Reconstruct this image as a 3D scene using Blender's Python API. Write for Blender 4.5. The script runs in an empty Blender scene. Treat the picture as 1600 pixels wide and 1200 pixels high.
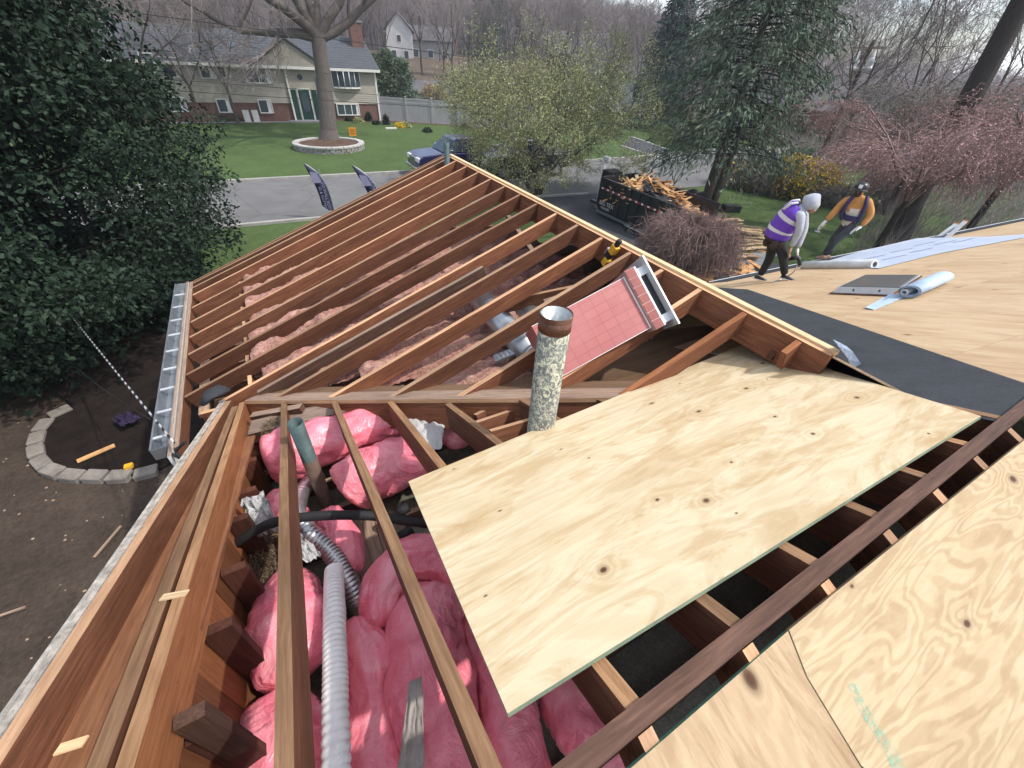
import bpy, math, random
import numpy as np
from mathutils import Vector, Matrix, noise as mn
random.seed(7); NR = np.random.default_rng(7)
SC = bpy.context.scene
COL = SC.collection
# ------------------------------------------------------------------ camera
FP = 638.2                       # focal length in pixels of a 1600 px wide picture
YAW, PIT, ROL = 0.5491, 0.6785, 0.0673
CP = np.array([-2.6454, -0.0465, 1.2659])
_f = np.array([math.sin(YAW)*math.cos(PIT), math.cos(YAW)*math.cos(PIT), -math.sin(PIT)])
_r = np.array([math.cos(YAW), -math.sin(YAW), 0.0]); _u = np.cross(_r, _f)
CR = _r*math.cos(ROL) + _u*math.sin(ROL); CU = -_r*math.sin(ROL) + _u*math.cos(ROL); CF = _f
cam = bpy.data.cameras.new('camera'); camo = bpy.data.objects.new('camera', cam); COL.objects.link(camo)
camo.matrix_world = Matrix(((CR[0], CU[0], -CF[0], CP[0]), (CR[1], CU[1], -CF[1], CP[1]), (CR[2], CU[2], -CF[2], CP[2]), (0, 0, 0, 1)))
cam.sensor_width = 36; cam.lens = FP/1600*36; cam.clip_start = 0.05; cam.clip_end = 2000
SC.camera = camo
# ------------------------------------------------------------------ light
HAZE = .0008
SUN_EL, SUN_AZ = math.radians(54), math.radians(130)      # azimuth clockwise from +Y
sd = Vector((math.sin(SUN_AZ)*math.cos(SUN_EL), math.cos(SUN_AZ)*math.cos(SUN_EL), math.sin(SUN_EL)))
sl = bpy.data.lights.new('sun', 'SUN'); sl.energy = 2.5; sl.angle = math.radians(1.2); sl.color = (1, 0.95, 0.88)
so = bpy.data.objects.new('sun', sl); COL.objects.link(so); so.rotation_euler = sd.to_track_quat('Z', 'Y').to_euler()
W = bpy.data.worlds.new('World'); SC.world = W; W.use_nodes = True
nt = W.node_tree; nt.nodes.clear()
sky = nt.nodes.new('ShaderNodeTexSky'); sky.sky_type = 'NISHITA'; sky.sun_disc = False
sky.sun_elevation = SUN_EL; sky.sun_rotation = SUN_AZ; sky.air_density = 1.0; sky.dust_density = 2.5; sky.ozone_density = 1.5
tc = nt.nodes.new('ShaderNodeTexCoord'); mp = nt.nodes.new('ShaderNodeMapping'); mp.inputs['Scale'].default_value = (1, 1, 3.5)
nz = nt.nodes.new('ShaderNodeTexNoise'); nz.inputs['Scale'].default_value = 3.2; nz.inputs['Detail'].default_value = 8; nz.inputs['Roughness'].default_value = .6
rp = nt.nodes.new('ShaderNodeValToRGB'); rp.color_ramp.elements[0].position = .46; rp.color_ramp.elements[1].position = .62
mx = nt.nodes.new('ShaderNodeMixRGB'); mx.inputs[2].default_value = (9.0, 9.3, 9.8, 1)
bg = nt.nodes.new('ShaderNodeBackground'); bg.inputs[1].default_value = 0.15; ow = nt.nodes.new('ShaderNodeOutputWorld')
L = nt.links.new
L(tc.outputs['Generated'], mp.inputs[0]); L(mp.outputs[0], nz.inputs[0]); L(nz.outputs[0], rp.inputs[0]); L(rp.outputs[0], mx.inputs[0])
L(sky.outputs[0], mx.inputs[1]); L(mx.outputs[0], bg.inputs[0]); L(bg.outputs[0], ow.inputs[0])
vs = SC.view_settings; vs.view_transform = 'Standard'; vs.look = 'None'; vs.exposure = 0.56; vs.gamma = 1.0; vs.use_curve_mapping = False
# ------------------------------------------------------------------ placing helpers: rays of the photograph met with the planes of the place
def ray(x, y): return CF*FP + CR*(x-800) - CU*(y-600)
def onz(x, y, z): d = ray(x, y); return CP + d*((z-CP[2])/d[2])
def onpl(x, y, n, c): d = ray(x, y); n = np.array(n, float); return CP + d*((c-n@CP)/(n@d))
TW, TM, ZM = math.tan(.3583), math.tan(.3783), .1283
TR = .46; CR0 = .12
def wing(x, y, o=0): return onpl(x, y, (-TW, 0, 1), o)
def mainp(x, y, o=0): return onpl(x, y, (0, TM, 1), ZM+o)
def rightp(x, y, o=0): return onpl(x, y, (0, TR, 1), CR0+o)
def backp(x, y, o=0): return onpl(x, y, (0, -TM, 1), ZM-.03+o)
def depth(P): return float((np.asarray(P)-CP)@CF)
def pxm(P, px): return px*depth(P)/FP          # metres that px pixels span at P
def sstep(a, b, x): t = np.clip((x-a)/(b-a), 0, 1); return t*t*(3-2*t)
def zg(x, y):
    x = np.asarray(x, float); y = np.asarray(y, float)
    z = -4.0 - .3*sstep(8, 16, np.hypot(np.maximum(x, 0)*.8, y)) + .2*sstep(28, 43, y)*(1-sstep(12, 30, x))
    r = np.hypot(x, y); az = np.arctan2(x, y)
    hill = np.maximum(0, r-64)*.085*(1-.85*sstep(.62, 1.0, az))
    hill = np.minimum(hill, 11)
    return z + hill
def ground(x, y):
    d = ray(x, y); t0 = 0.
    for i in range(4000):
        t = t0 + .02; t0 = t
        P = CP + d*(t*.02*(1+t*8)) if False else CP + d/np.linalg.norm(d)*(i*.08+2)
        if P[2] < zg(P[0], P[1]): break
    return np.array([P[0], P[1], float(zg(P[0], P[1]))])
def vplane(x, y, P0, off=0.):
    """ray met with the upright plane through P0 facing the viewer, shifted back by off"""
    h = np.array([P0[0]-CP[0], P0[1]-CP[1], 0.]); h /= np.linalg.norm(h)
    return onpl(x, y, h, h@np.asarray(P0)+off)
# ------------------------------------------------------------------ object helpers
WM = {}
def wmat(o): return WM.get(o.name, Matrix.Identity(4))
def tag(o, label=None, cat=None, group=None, kind=None):
    if label: o['label'] = label
    if cat: o['category'] = cat
    if group: o['group'] = group
    if kind: o['kind'] = kind
    return o
def empty(name, loc, label=None, cat=None, group=None):
    o = bpy.data.objects.new(name, None); COL.objects.link(o); o.location = Vector(loc); o.empty_display_size = .2
    WM[o.name] = Matrix.Translation(Vector(loc)); return tag(o, label, cat, group)
def link(name, me, parent=None, M=None):
    o = bpy.data.objects.new(name, me); COL.objects.link(o)
    M = M if M is not None else Matrix.Identity(4)
    WM[o.name] = M
    if parent is not None:
        o.parent = parent; o.matrix_parent_inverse = Matrix.Identity(4)
        o.matrix_basis = wmat(parent).inverted() @ M
    else: o.matrix_basis = M
    return o
def frame(o, x, up=(0, 0, 1)):
    x = Vector(x).normalized(); up = Vector(up); y = up.cross(x)
    if y.length < 1e-5: y = Vector((0, 1, 0)).cross(x)
    y.normalize(); z = x.cross(y)
    return Matrix(((x.x, y.x, z.x, o[0]), (x.y, y.y, z.y, o[1]), (x.z, y.z, z.z, o[2]), (0, 0, 0, 1)))
class MB:
    def __init__(s): s.v = []; s.f = []; s.m = []; s.uv = []; s.sm = []
    def face(s, idx, m=0, sm=False, uv=None): s.f.append(tuple(idx)); s.m.append(m); s.sm.append(sm); s.uv.append(uv)
    def box(s, a, b, m=0, M=None, top=None):
        n = len(s.v); x0, y0, z0 = a; x1, y1, z1 = b
        P = [(x0,y0,z0),(x1,y0,z0),(x1,y1,z0),(x0,y1,z0),(x0,y0,z1),(x1,y0,z1),(x1,y1,z1),(x0,y1,z1)]
        if M is not None: P = [tuple(M @ Vector(p)) for p in P]
        s.v += P
        for k, q in enumerate(((0,3,2,1),(4,5,6,7),(0,1,5,4),(1,2,6,5),(2,3,7,6),(3,0,4,7))):
            s.face([n+i for i in q], top if (k == 1 and top is not None) else m)
        return s
    def quad(s, pts, m=0, uv=None):
        n = len(s.v); s.v += [tuple(p) for p in pts]; s.face(range(n, n+len(pts)), m, False, uv); return s
    def slab(s, pts, t, m=0, nrm=None, me=None):
        """polygon extruded by t against its normal; uv in metres"""
        P = [Vector(p) for p in pts]
        N = Vector(nrm) if nrm is not None else (P[1]-P[0]).cross(P[2]-P[0]).normalized()
        e = (P[1]-P[0]).normalized(); g = N.cross(e)
        uv = [((p-P[0]).dot(e), (p-P[0]).dot(g)) for p in P]
        n = len(s.v); k = len(P); s.v += [tuple(p) for p in P] + [tuple(p-N*t) for p in P]
        s.face(range(n, n+k), m, False, uv); s.face([n+k+i for i in reversed(range(k))], m, False, uv[::-1])
        for i in range(k):
            j = (i+1) % k; s.face((n+i, n+k+i, n+k+j, n+j), m if me is None else me, False, [uv[i], uv[i], uv[j], uv[j]])
        return s
    def tube(s, pts, rad, seg=10, m=0, cap=True, sm=True, squash=1.0, fn=None):
        pts = [Vector(p) for p in pts]; n0 = len(s.v); k = len(pts)
        if not hasattr(rad, '__len__'): rad = [rad]*k
        up = Vector((0, 0, 1)); prev = None
        for i, p in enumerate(pts):
            t = (pts[min(i+1, k-1)] - pts[max(i-1, 0)]).normalized()
            if prev is None:
                a = up.cross(t)
                if a.length < .05: a = Vector((1, 0, 0)).cross(t)
            else: a = prev - t*prev.dot(t)
            a.normalize(); b = t.cross(a); prev = a
            for j in range(seg):
                th = 2*math.pi*j/seg; d = a*math.cos(th) + b*math.sin(th)
                if squash != 1: d = Vector((d.x, d.y, d.z*squash))
                q = p + d*rad[i]
                if fn: q = fn(q, d, i/(k-1), th)
                s.v.append(tuple(q))
        for i in range(k-1):
            for j in range(seg):
                a0 = n0+i*seg+j; a1 = n0+i*seg+(j+1) % seg
                s.face((a0, a1, a1+seg, a0+seg), m, sm)
        if cap:
            s.face([n0+j for j in reversed(range(seg))], m); s.face([n0+(k-1)*seg+j for j in range(seg)], m)
        return s
    def cyl(s, a, b, r, seg=16, m=0, r2=None): return s.tube([a, b], [r, r if r2 is None else r2], seg, m)
    def mesh(s, mats):
        me = bpy.data.meshes.new('m'); me.from_pydata(s.v, [], s.f)
        for m in (mats if isinstance(mats, (list, tuple)) else [mats]): me.materials.append(m)
        me.polygons.foreach_set('material_index', s.m); me.polygons.foreach_set('use_smooth', s.sm)
        if any(u is not None for u in s.uv):
            L_ = me.uv_layers.new(name='UVMap'); k = 0
            for p, u in zip(me.polygons, s.uv):
                for j in range(p.loop_total):
                    if u is not None: L_.data[p.loop_start+j].uv = u[j]
        me.update(); return me
    def build(s, name, mats, parent=None, M=None):
        me = s.mesh(mats); me.name = name; return link(name, me, parent, M)
def np_mesh(name, V, Fq, mats, smooth=False, attr=None, matidx=None):
    """fast mesh from numpy arrays: V (n,3), Fq (m,k)"""
    me = bpy.data.meshes.new(name); n, (m, k) = len(V), Fq.shape
    me.vertices.add(n); me.vertices.foreach_set('co', np.ascontiguousarray(V, dtype=np.float32).ravel())
    me.loops.add(m*k); me.loops.foreach_set('vertex_index', np.ascontiguousarray(Fq, dtype=np.int32).ravel())
    me.polygons.add(m); me.polygons.foreach_set('loop_start', np.arange(0, m*k, k, dtype=np.int32))
    try: me.polygons.foreach_set('loop_total', np.full(m, k, dtype=np.int32))
    except Exception: pass
    for a in (mats if isinstance(mats, (list, tuple)) else [mats]): me.materials.append(a)
    if matidx is not None: me.polygons.foreach_set('material_index', matidx.astype(np.int32))
    if smooth: me.polygons.foreach_set('use_smooth', np.ones(m, dtype=bool))
    if attr is not None:
        A = me.attributes.new('rnd', 'FLOAT', 'FACE'); A.data.foreach_set('value', attr.astype(np.float32))
    me.update(calc_edges=True); return me
def beam(name, a, b, w, d, mats, parent=None, up=(0, 0, 1), off=0., label=None):
    """timber whose top face is centred on a-b; w wide, d deep; local X runs along the grain"""
    a = Vector(a); b = Vector(b); M = frame(a, b-a, up); Lg = (b-a).length
    mb = MB(); n = 6; V = []; ph = random.random()*50
    for i in range(n+1):
        x = Lg*i/n; dy = .0035*mn.noise(Vector((x*1.3, ph, 0))); dz = .003*mn.noise(Vector((x*1.3, ph, 9)))
        for (yy, zz) in ((-w/2, -d), (w/2, -d), (w/2, 0), (-w/2, 0)): mb.v.append((x, yy+dy+off, zz+dz))
    for i in range(n):
        o = i*4
        for k in range(4):
            mb.face((o+k, o+(k+1) % 4, o+4+(k+1) % 4, o+4+k)[::-1], 1 if k == 2 else 0)
    mb.face((0, 3, 2, 1), 0); mb.face((n*4, n*4+1, n*4+2, n*4+3), 0)
    o = mb.build(name, mats, parent, M)
    if label: o['label'] = label
    return o
def copy_tree(o, parent=None, M=None):
    c = o.copy(); COL.objects.link(c)
    if parent is not None: c.parent = parent
    if M is not None: c.matrix_basis = M
    for ch in list(o.children): copy_tree(ch, c)
    return c
# ------------------------------------------------------------------ materials
class Mt:
    def __init__(s, name):
        s.m = bpy.data.materials.new(name); s.m.use_nodes = True; s.t = s.m.node_tree; s.b = s.t.nodes['Principled BSDF']
        s.tc = s.n('TexCoord')
    def n(s, ty, **kw):
        x = s.t.nodes.new('ShaderNode'+ty)
        for k, v in kw.items(): setattr(x, k, v)
        return x
    def l(s, a, b): s.t.links.new(a, b)
    def map(s, src='Object', scale=(1, 1, 1), loc=None):
        m = s.n('Mapping'); m.inputs['Scale'].default_value = scale
        s.l(s.tc.outputs[src], m.inputs[0])
        if src == 'Object' :
            oi = s.n('ObjectInfo'); cb = s.n('VectorMath', operation='SCALE'); cx = s.n('CombineXYZ')
            s.l(oi.outputs['Random'], cx.inputs[0]); s.l(oi.outputs['Random'], cx.inputs[1]); s.l(cx.outputs[0], cb.inputs[0]); cb.inputs['Scale'].default_value = 37.
            s.l(cb.outputs[0], m.inputs['Location'])
        return m.outputs[0]
    def noise(s, vec, scale, det=4, rough=.55, dist=0.):
        x = s.n('TexNoise'); x.inputs['Scale'].default_value = scale; x.inputs['Detail'].default_value = det
        x.inputs['Roughness'].default_value = rough; x.inputs['Distortion'].default_value = dist; s.l(vec, x.inputs['Vector']); return x.outputs[0]
    def ramp(s, fac, stops, interp='LINEAR'):
        r = s.n('ValToRGB'); cr = r.color_ramp; cr.interpolation = interp
        while len(cr.elements) < len(stops): cr.elements.new(.5)
        for e, (p, c) in zip(cr.elements, stops):
            e.position = p; e.color = (c if hasattr(c, '__len__') else (c, c, c)) + ((1,) if hasattr(c, '__len__') and len(c) == 3 else ()) if hasattr(c, '__len__') else (c, c, c, 1)
        s.l(fac, r.inputs[0]); return r.outputs[0]
    def mix(s, fac, a, b, mode='MIX'):
        x = s.n('MixRGB', blend_type=mode)
        for v, i in ((fac, 0), (a, 1), (b, 2)):
            if isinstance(v, (int, float)): x.inputs[i].default_value = v if i == 0 else (v, v, v, 1)
            elif isinstance(v, tuple): x.inputs[i].default_value = v + (1,)
            else: s.l(v, x.inputs[i])
        return x.outputs[0]
    def math(s, op, a, b=None, c=None):
        x = s.n('Math', operation=op)
        for i, v in enumerate((a, b, c)):
            if v is None: continue
            if isinstance(v, (int, float)): x.inputs[i].default_value = v
            else: s.l(v, x.inputs[i])
        return x.outputs[0]
    def bump(s, h, strength=.3, dist=.01):
        b = s.n('Bump'); b.inputs['Strength'].default_value = strength; b.inputs['Distance'].default_value = dist
        s.l(h, b.inputs['Height']); s.l(b.outputs[0], s.b.inputs['Normal']); return s
    def col(s, c):
        if isinstance(c, tuple): s.b.inputs['Base Color'].default_value = c + (1,)
        else: s.l(c, s.b.inputs['Base Color'])
        return s
    def set(s, **kw):
        for k, v in kw.items():
            k = k.replace('_', ' ')
            if isinstance(v, (int, float)): s.b.inputs[k].default_value = v
            elif isinstance(v, tuple): s.b.inputs[k].default_value = v
            else: s.l(v, s.b.inputs[k])
        return s
def simple(name, c, rough=.7, var=.25, scale=6, metal=0., bump=.15, src='Object', stretch=(1, 1, 1), spec=.4, bd=.01, fine=0.):
    """base colour with mottling, fine relief"""
    t = Mt(name); v = t.map(src, stretch); n = t.noise(v, scale, 6, .65)
    lo = tuple(max(0, k*(1-var)) for k in c); hi = tuple(min(1, k*(1+var)) for k in c)
    cc = t.ramp(n, [(.3, lo), (.7, hi)])
    if fine:
        n2 = t.noise(v, scale*14, 3, .7); cc = t.mix(fine, cc, t.ramp(n2, [(.3, .25), (.7, 1.)]), 'MULTIPLY')
    t.col(cc).set(Roughness=rough, Metallic=metal, Specular_IOR_Level=spec); t.bump(t.noise(v, scale*8, 4, .7), bump, bd); return t.m
def timber(name, base, dark, pale, grain=1.0, rough=.75, stain=.5):
    t = Mt(name); v = t.map('Object', (1, 14, 14)); v2 = t.map('Object', (1, 1, 1)); v3 = t.map('Object', (.6, 3, 3))
    g = t.noise(v, 5, 5, .6, .6); big = t.noise(v3, 1.6, 3, .6); sp = t.noise(v2, 9, 5, .7)
    c = t.ramp(g, [(.25, dark), (.5, base), (.78, pale)])
    c = t.mix(t.math('MULTIPLY', t.ramp(big, [(.42, 0.), (.66, 1.)]), stain), c, tuple(k*.38 for k in base))
    oi = t.n('ObjectInfo'); r = t.ramp(oi.outputs['Random'], [(0, (.55, .50, .47)), (.35, (.85, .85, .86)), (.65, (1.05, 1.0, .95)), (1, (1.4, 1.32, 1.22))])
    c = t.mix(1., c, r, 'MULTIPLY')
    c = t.mix(t.ramp(sp, [(.66, 0.), (.74, .7)]), c, tuple(k*.25 for k in base))
    t.col(c).set(Roughness=rough, Specular_IOR_Level=.25); t.bump(g, .25*grain, .004); return t.m
def plywood(name, pale, tan, knotc, sx=1., knots=1.6, contrast=1., grey=None, seed=0., ringw=.22, rings=62.):
    """rotary-cut veneer: contour lines of a stretched field, drawn round knots; UV in metres, u along the grain"""
    t = Mt(name); m = t.n('Mapping'); m.inputs['Location'].default_value = (seed, seed*.7, 0); t.l(t.tc.outputs['UV'], m.inputs[0]); uv = m.outputs[0]
    def sc(x, y):
        k = t.n('Mapping'); k.inputs['Scale'].default_value = (x, y, 1); t.l(uv, k.inputs[0]); return k.outputs[0]
    wv = t.noise(sc(2.2, 5), 1.0, 3, .5)
    f = t.noise(sc(.85*sx, 4.2*sx), 1.0, 3, .52, .55)
    fine = t.noise(sc(4, 70), 1.0, 4, .7)
    vo = t.n('TexVoronoi'); vo.voronoi_dimensions = '2D'; vo.feature = 'F1'; vo.inputs['Scale'].default_value = 1.; vo.inputs['Randomness'].default_value = 1.
    t.l(sc(knots*.75, knots*1.15), vo.inputs['Vector']); d = vo.outputs['Distance']
    bumpk = t.math('MULTIPLY', t.math('POWER', 2.718, t.math('MULTIPLY', d, -9.)), .55)
    sc_ = t.n('SeparateColor'); t.l(vo.outputs['Color'], sc_.inputs[0]); sel = t.ramp(sc_.outputs[0], [(.0, .10), (.55, .22), (.75, .8)])
    bumpk = t.math('MULTIPLY', bumpk, sel)
    field = t.math('ADD', t.math('ADD', f, bumpk), t.math('MULTIPLY', wv, .12))
    ring = t.math('SINE', t.math('MULTIPLY', field, rings))
    ring = t.math('ADD', ring, t.math('MULTIPLY', fine, .9))
    blotch = t.noise(sc(1.5*sx, 6.5*sx), 1., 10, .72, .8); blotch = t.math('ADD', blotch, t.math('MULTIPLY', t.math('SUBTRACT', fine, .5), .09)); blotch = t.math('ADD', blotch, t.math('MULTIPLY', bumpk, .25))
    a = t.ramp(ring, [(.05, 0.), (.55, .55), (1., 1.)])
    b = t.ramp(blotch, [(.485, 0.), (.53, .7), (.62, 1.)]); b2 = t.ramp(t.noise(sc(2.6, 11), 1., 6, .7, .4), [(.54, 0.), (.62, 1.)])
    b = t.mix(.35, b, b2)
    fac = t.math('MULTIPLY', t.math('ADD', t.math('MULTIPLY', a, ringw), t.math('MULTIPLY', b, 1-ringw)), contrast)
    c = t.mix(fac, pale, tan)
    c = t.mix(.30, c, t.ramp(fine, [(.35, .72), (.62, 1.)]), 'MULTIPLY')
    dd_ = t.math('DIVIDE', d, t.math('ADD', sel, .25)); kn = t.ramp(dd_, [(.012, 1.), (.024, .85), (.034, 0.)]); ko = t.ramp(dd_, [(.02, 0.), (.035, .5), (.06, 0.)])
    c = t.mix(ko, c, tuple(k*.55 for k in tan)); c = t.mix(kn, c, knotc)
    st = t.noise(sc(1.1, 1.3), 1.3, 4, .6)
    c = t.mix(t.ramp(st, [(.50, 0.), (.75, .35)]), c, grey or tuple(k*.8 for k in tan))
    t.col(c).set(Roughness=.72, Specular_IOR_Level=.25); t.bump(t.math('ADD', fine, t.math('MULTIPLY', ring, .25)), .12, .003); return t.m
def leafm(name, lo, hi, rough=.55, trans=.25, spec=.35):
    t = Mt(name); a = t.n('Attribute'); a.attribute_name = 'rnd'; c = t.ramp(a.outputs['Fac'], [(0., lo), (1., hi)])
    t.col(c).set(Roughness=rough, Specular_IOR_Level=spec)
    return t.m
M = {}
M['rafter'] = timber('aged_rafter_wood', (.18, .076, .042), (.095, .038, .021), (.28, .13, .072))
M['rafter_dark'] = timber('dark_old_wood', (.10, .055, .04), (.05, .027, .02), (.18, .105, .075))
M['rafter_top'] = timber('fresh_edge_wood', (.50, .31, .185), (.34, .19, .105), (.64, .44, .29), stain=.45)
M['main_top'] = timber('brown_edge_wood', (.33, .19, .10), (.20, .105, .055), (.46, .29, .165), stain=.6)
M['orange_wood'] = timber('orange_sheathing', (.27, .11, .048), (.17, .065, .03), (.36, .165, .075), stain=.4)
M['brown_board'] = timber('brown_soffit_board', (.20, .095, .05), (.12, .055, .03), (.28, .14, .075), stain=.3)
M['stud'] = timber('shade_darkened_red_stud', (.10, .038, .025), (.06, .022, .015), (.15, .065, .04))  # red stud wood, darkened in colour for the shadow they stand in
M['grey_wood'] = timber('weathered_wood', (.30, .22, .17), (.16, .11, .08), (.42, .33, .26))
M['pale_wood'] = timber('pale_new_wood', (.62, .46, .28), (.45, .31, .17), (.74, .6, .42), stain=.15)
M['ply_main'] = plywood('pale_plywood', (.66, .56, .375), (.50, .355, .19), (.09, .04, .02), knots=2.9, contrast=1.15)
M['ply_swirl'] = plywood('swirl_plywood', (.49, .385, .24), (.345, .24, .13), (.07, .03, .015), sx=1.5, knots=2.1, contrast=.95, seed=3., ringw=.5, rings=85.)
M['ply_grey'] = plywood('streaked_plywood', (.47, .35, .215), (.27, .17, .09), (.07, .03, .015), sx=1.3, knots=1.6, contrast=.9, seed=9.)
M['ply_far'] = plywood('far_plywood', (.56, .42, .26), (.40, .25, .135), (.14, .07, .03), sx=.6, knots=.8, contrast=.8, seed=5.)  # warm tan veneer of the right hand sheets
M['ply_edge'] = simple('plywood_edge', (.42, .33, .22), stretch=(1, 1, 30))
M['green_paint'] = simple('green_edge_paint', (.13, .36, .27), .7, .3)
M['floor_deck'] = simple('old_brown_deck', (.20, .12, .07), .8, .3, 3, stretch=(.5, 4, 1), fine=.4)
M['black_felt'] = simple('black_roofing_membrane', (.045, .05, .058), .8, .25, 5, fine=.5, spec=.3)
M['galv'] = simple('galvanised_steel', (.42, .45, .47), .38, .25, 5, .8, .05)
M['alu'] = simple('white_aluminium', (.62, .64, .66), .4, .15, 4, .3, .05)
M['black_metal'] = simple('black_painted_steel', (.012, .014, .02), .35, .3, 4, spec=.5)
M['white_paint'] = simple('white_painted_trim', (.70, .69, .66), .6, .12, 5)
M['white_plastic'] = simple('white_plastic', (.74, .73, .72), .35, .1, 8, bump=.3)
M['rubber'] = simple('black_rubber', (.018, .018, .02), .7, .3, 9)
M['glass'] = Mt('window_glass').col((.05, .07, .09)).set(Roughness=.08, Specular_IOR_Level=.9).m
# ================================================================== TERRAIN AND STREET
def sheet_grid(name, A, B, n, m, mat, off, mod=None):
    """sheet between two polylines lying on the terrain"""
    def samp(P, t):
        P = [np.array(p, float) for p in P]; d = [0]
        for i in range(1, len(P)): d.append(d[-1]+np.linalg.norm(P[i]-P[i-1]))
        d = np.array(d)/d[-1]; return np.array([np.interp(t, d, [p[0] for p in P]), np.interp(t, d, [p[1] for p in P])]).T
    t = np.linspace(0, 1, n); a = samp(A, t); b = samp(B, t); V = []
    for j in range(m):
        s_ = j/(m-1); V.append(a*(1-s_)+b*s_)
    V = np.array(V).reshape(-1, 2); V = np.c_[V, zg(V[:, 0], V[:, 1])+off]
    i, j = np.meshgrid(np.arange(n-1), np.arange(m-1)); q = (j*n+i).ravel()
    F_ = np.c_[q, q+1, q+n+1, q+n]
    nz_ = np.cross(V[F_[0, 1]]-V[F_[0, 0]], V[F_[0, 3]]-V[F_[0, 0]])
    if nz_[2] < 0: F_ = F_[:, ::-1]
    o = link(name, np_mesh(name, V, F_, mat)); return tag(o, kind='structure')
def grass_mat(name, lo, hi, dry=.25):
    t = Mt(name); v = t.map('Object'); n1 = t.noise(v, .35, 6, .65); n2 = t.noise(v, 9, 5, .75); n3 = t.noise(v, 1.3, 5, .7)
    c = t.ramp(n2, [(.3, lo), (.7, hi)]); c = t.mix(t.ramp(n1, [(.4, 0.), (.7, .5)]), c, tuple(k*.6 for k in lo))
    c = t.mix(t.ramp(n3, [(.58, 0.), (.75, dry)]), c, (.17, .14, .06)); t.col(c).set(Roughness=.9, Specular_IOR_Level=.15); t.bump(n2, .7, .06); return t.m
def dirt_mat(name, a, b, scale=1.2):
    t = Mt(name); v = t.map('Object'); n1 = t.noise(v, scale, 8, .7); n2 = t.noise(v, scale*14, 5, .75); n3 = t.noise(v, scale*.3, 3, .6)
    c = t.ramp(n1, [(.3, a), (.7, b)]); c = t.mix(.6, c, t.ramp(n2, [(.3, .45), (.65, 1.2)]), 'MULTIPLY'); c = t.mix(t.ramp(n3, [(.45, 0.), (.65, .5)]), c, tuple(k*.55 for k in a))
    t.col(c).set(Roughness=.95, Specular_IOR_Level=.15); t.bump(n2, .8, .04); return t.m
M['grass'] = grass_mat('lawn_grass', (.050, .088, .028), (.105, .155, .052))
M['grass_dry'] = grass_mat('rough_grass', (.045, .085, .028), (.10, .13, .05), .6)
M['dirt'] = dirt_mat('shade_darkened_dirt', (.050, .037, .029), (.095, .072, .056))  # soil colour darkened to stand in for shade on the left ground
M['forest'] = dirt_mat('leaf_litter', (.10, .075, .055), (.17, .13, .095), .5)
M['mulch'] = dirt_mat('shade_darkened_mulch', (.016, .011, .010), (.036, .026, .022), 5)  # brown-black mulch, with the shade over the bed put into its colour
M['mulch_brown'] = dirt_mat('brown_mulch', (.10, .062, .045), (.17, .11, .08), 5)
def asphalt(name, c, scale=.8):
    t = Mt(name); v = t.map('Object'); n1 = t.noise(v, scale, 6, .6); n2 = t.noise(v, 45, 3, .7)
    vo = t.n('TexVoronoi'); vo.feature = 'DISTANCE_TO_EDGE'; vo.inputs['Scale'].default_value = .35; t.l(t.map('Object'), vo.inputs['Vector'])
    cc = t.ramp(n1, [(.3, tuple(k*.82 for k in c)), (.7, tuple(k*1.15 for k in c))]); cc = t.mix(.5, cc, t.ramp(n2, [(.3, .6), (.7, 1.1)]), 'MULTIPLY')
    cc = t.mix(t.ramp(vo.outputs['Distance'], [(.0, .55), (.012, 0.)]), cc, tuple(k*.45 for k in c))
    t.col(cc).set(Roughness=.9, Specular_IOR_Level=.2); t.bump(n2, .4, .01); return t.m
M['asphalt'] = asphalt('worn_asphalt', (.165, .165, .165)); M['drive'] = asphalt('dark_driveway', (.075, .078, .085)); M['kerbm'] = simple('kerb_concrete', (.34, .33, .31), .85, .2, 3)
M['concrete'] = simple('grey_concrete', (.25, .26, .26), .85, .2, 2, fine=.3)
def terrain():
    rs = np.r_[np.arange(0, 30, .75), np.arange(30, 70, 1.5), np.arange(70, 160, 4), np.arange(160, 520, 24), [900, 1500]]
    ths = np.linspace(0, 2*math.pi, 289)[:-1]; V = []
    for r in rs:
        for th in ths: V.append((r*math.sin(th), r*math.cos(th)))
    V = np.array(V); z = zg(V[:, 0], V[:, 1]); r = np.hypot(V[:, 0], V[:, 1]); back = (V[:, 1] < -25)
    Vv = np.c_[V, z]; n = len(ths); i, j = np.meshgrid(np.arange(n), np.arange(len(rs)-1)); i = i.ravel(); j = j.ravel()
    F_ = np.c_[j*n+i, j*n+(i+1) % n, (j+1)*n+(i+1) % n, (j+1)*n+i][:, ::-1]
    cx = Vv[F_].mean(1); rr = np.hypot(cx[:, 0], cx[:, 1])
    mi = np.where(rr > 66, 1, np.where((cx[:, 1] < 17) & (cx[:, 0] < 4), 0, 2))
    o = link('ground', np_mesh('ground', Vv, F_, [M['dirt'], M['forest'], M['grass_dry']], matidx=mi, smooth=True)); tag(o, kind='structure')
terrain()
NEAR = [(-60, 18.8), (-30, 18.5), (-3.1, 18.4), (0, 18.3), (9.2, 18.3), (12.3, 18.0), (15, 17.6), (20, 17.4), (26, 17.6), (33, 18.7)]
FAR = [(-60, 25.6), (-30, 25.4), (-3.2, 25.3), (4.2, 25.1), (12, 25.1), (21.8, 25.3), (30, 26.3), (38, 26.4), (41.6, 25.0), (41.2, 21.8), (36, 19.4)]
sheet_grid('street', NEAR, FAR, 110, 10, M['asphalt'], .02)
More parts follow.
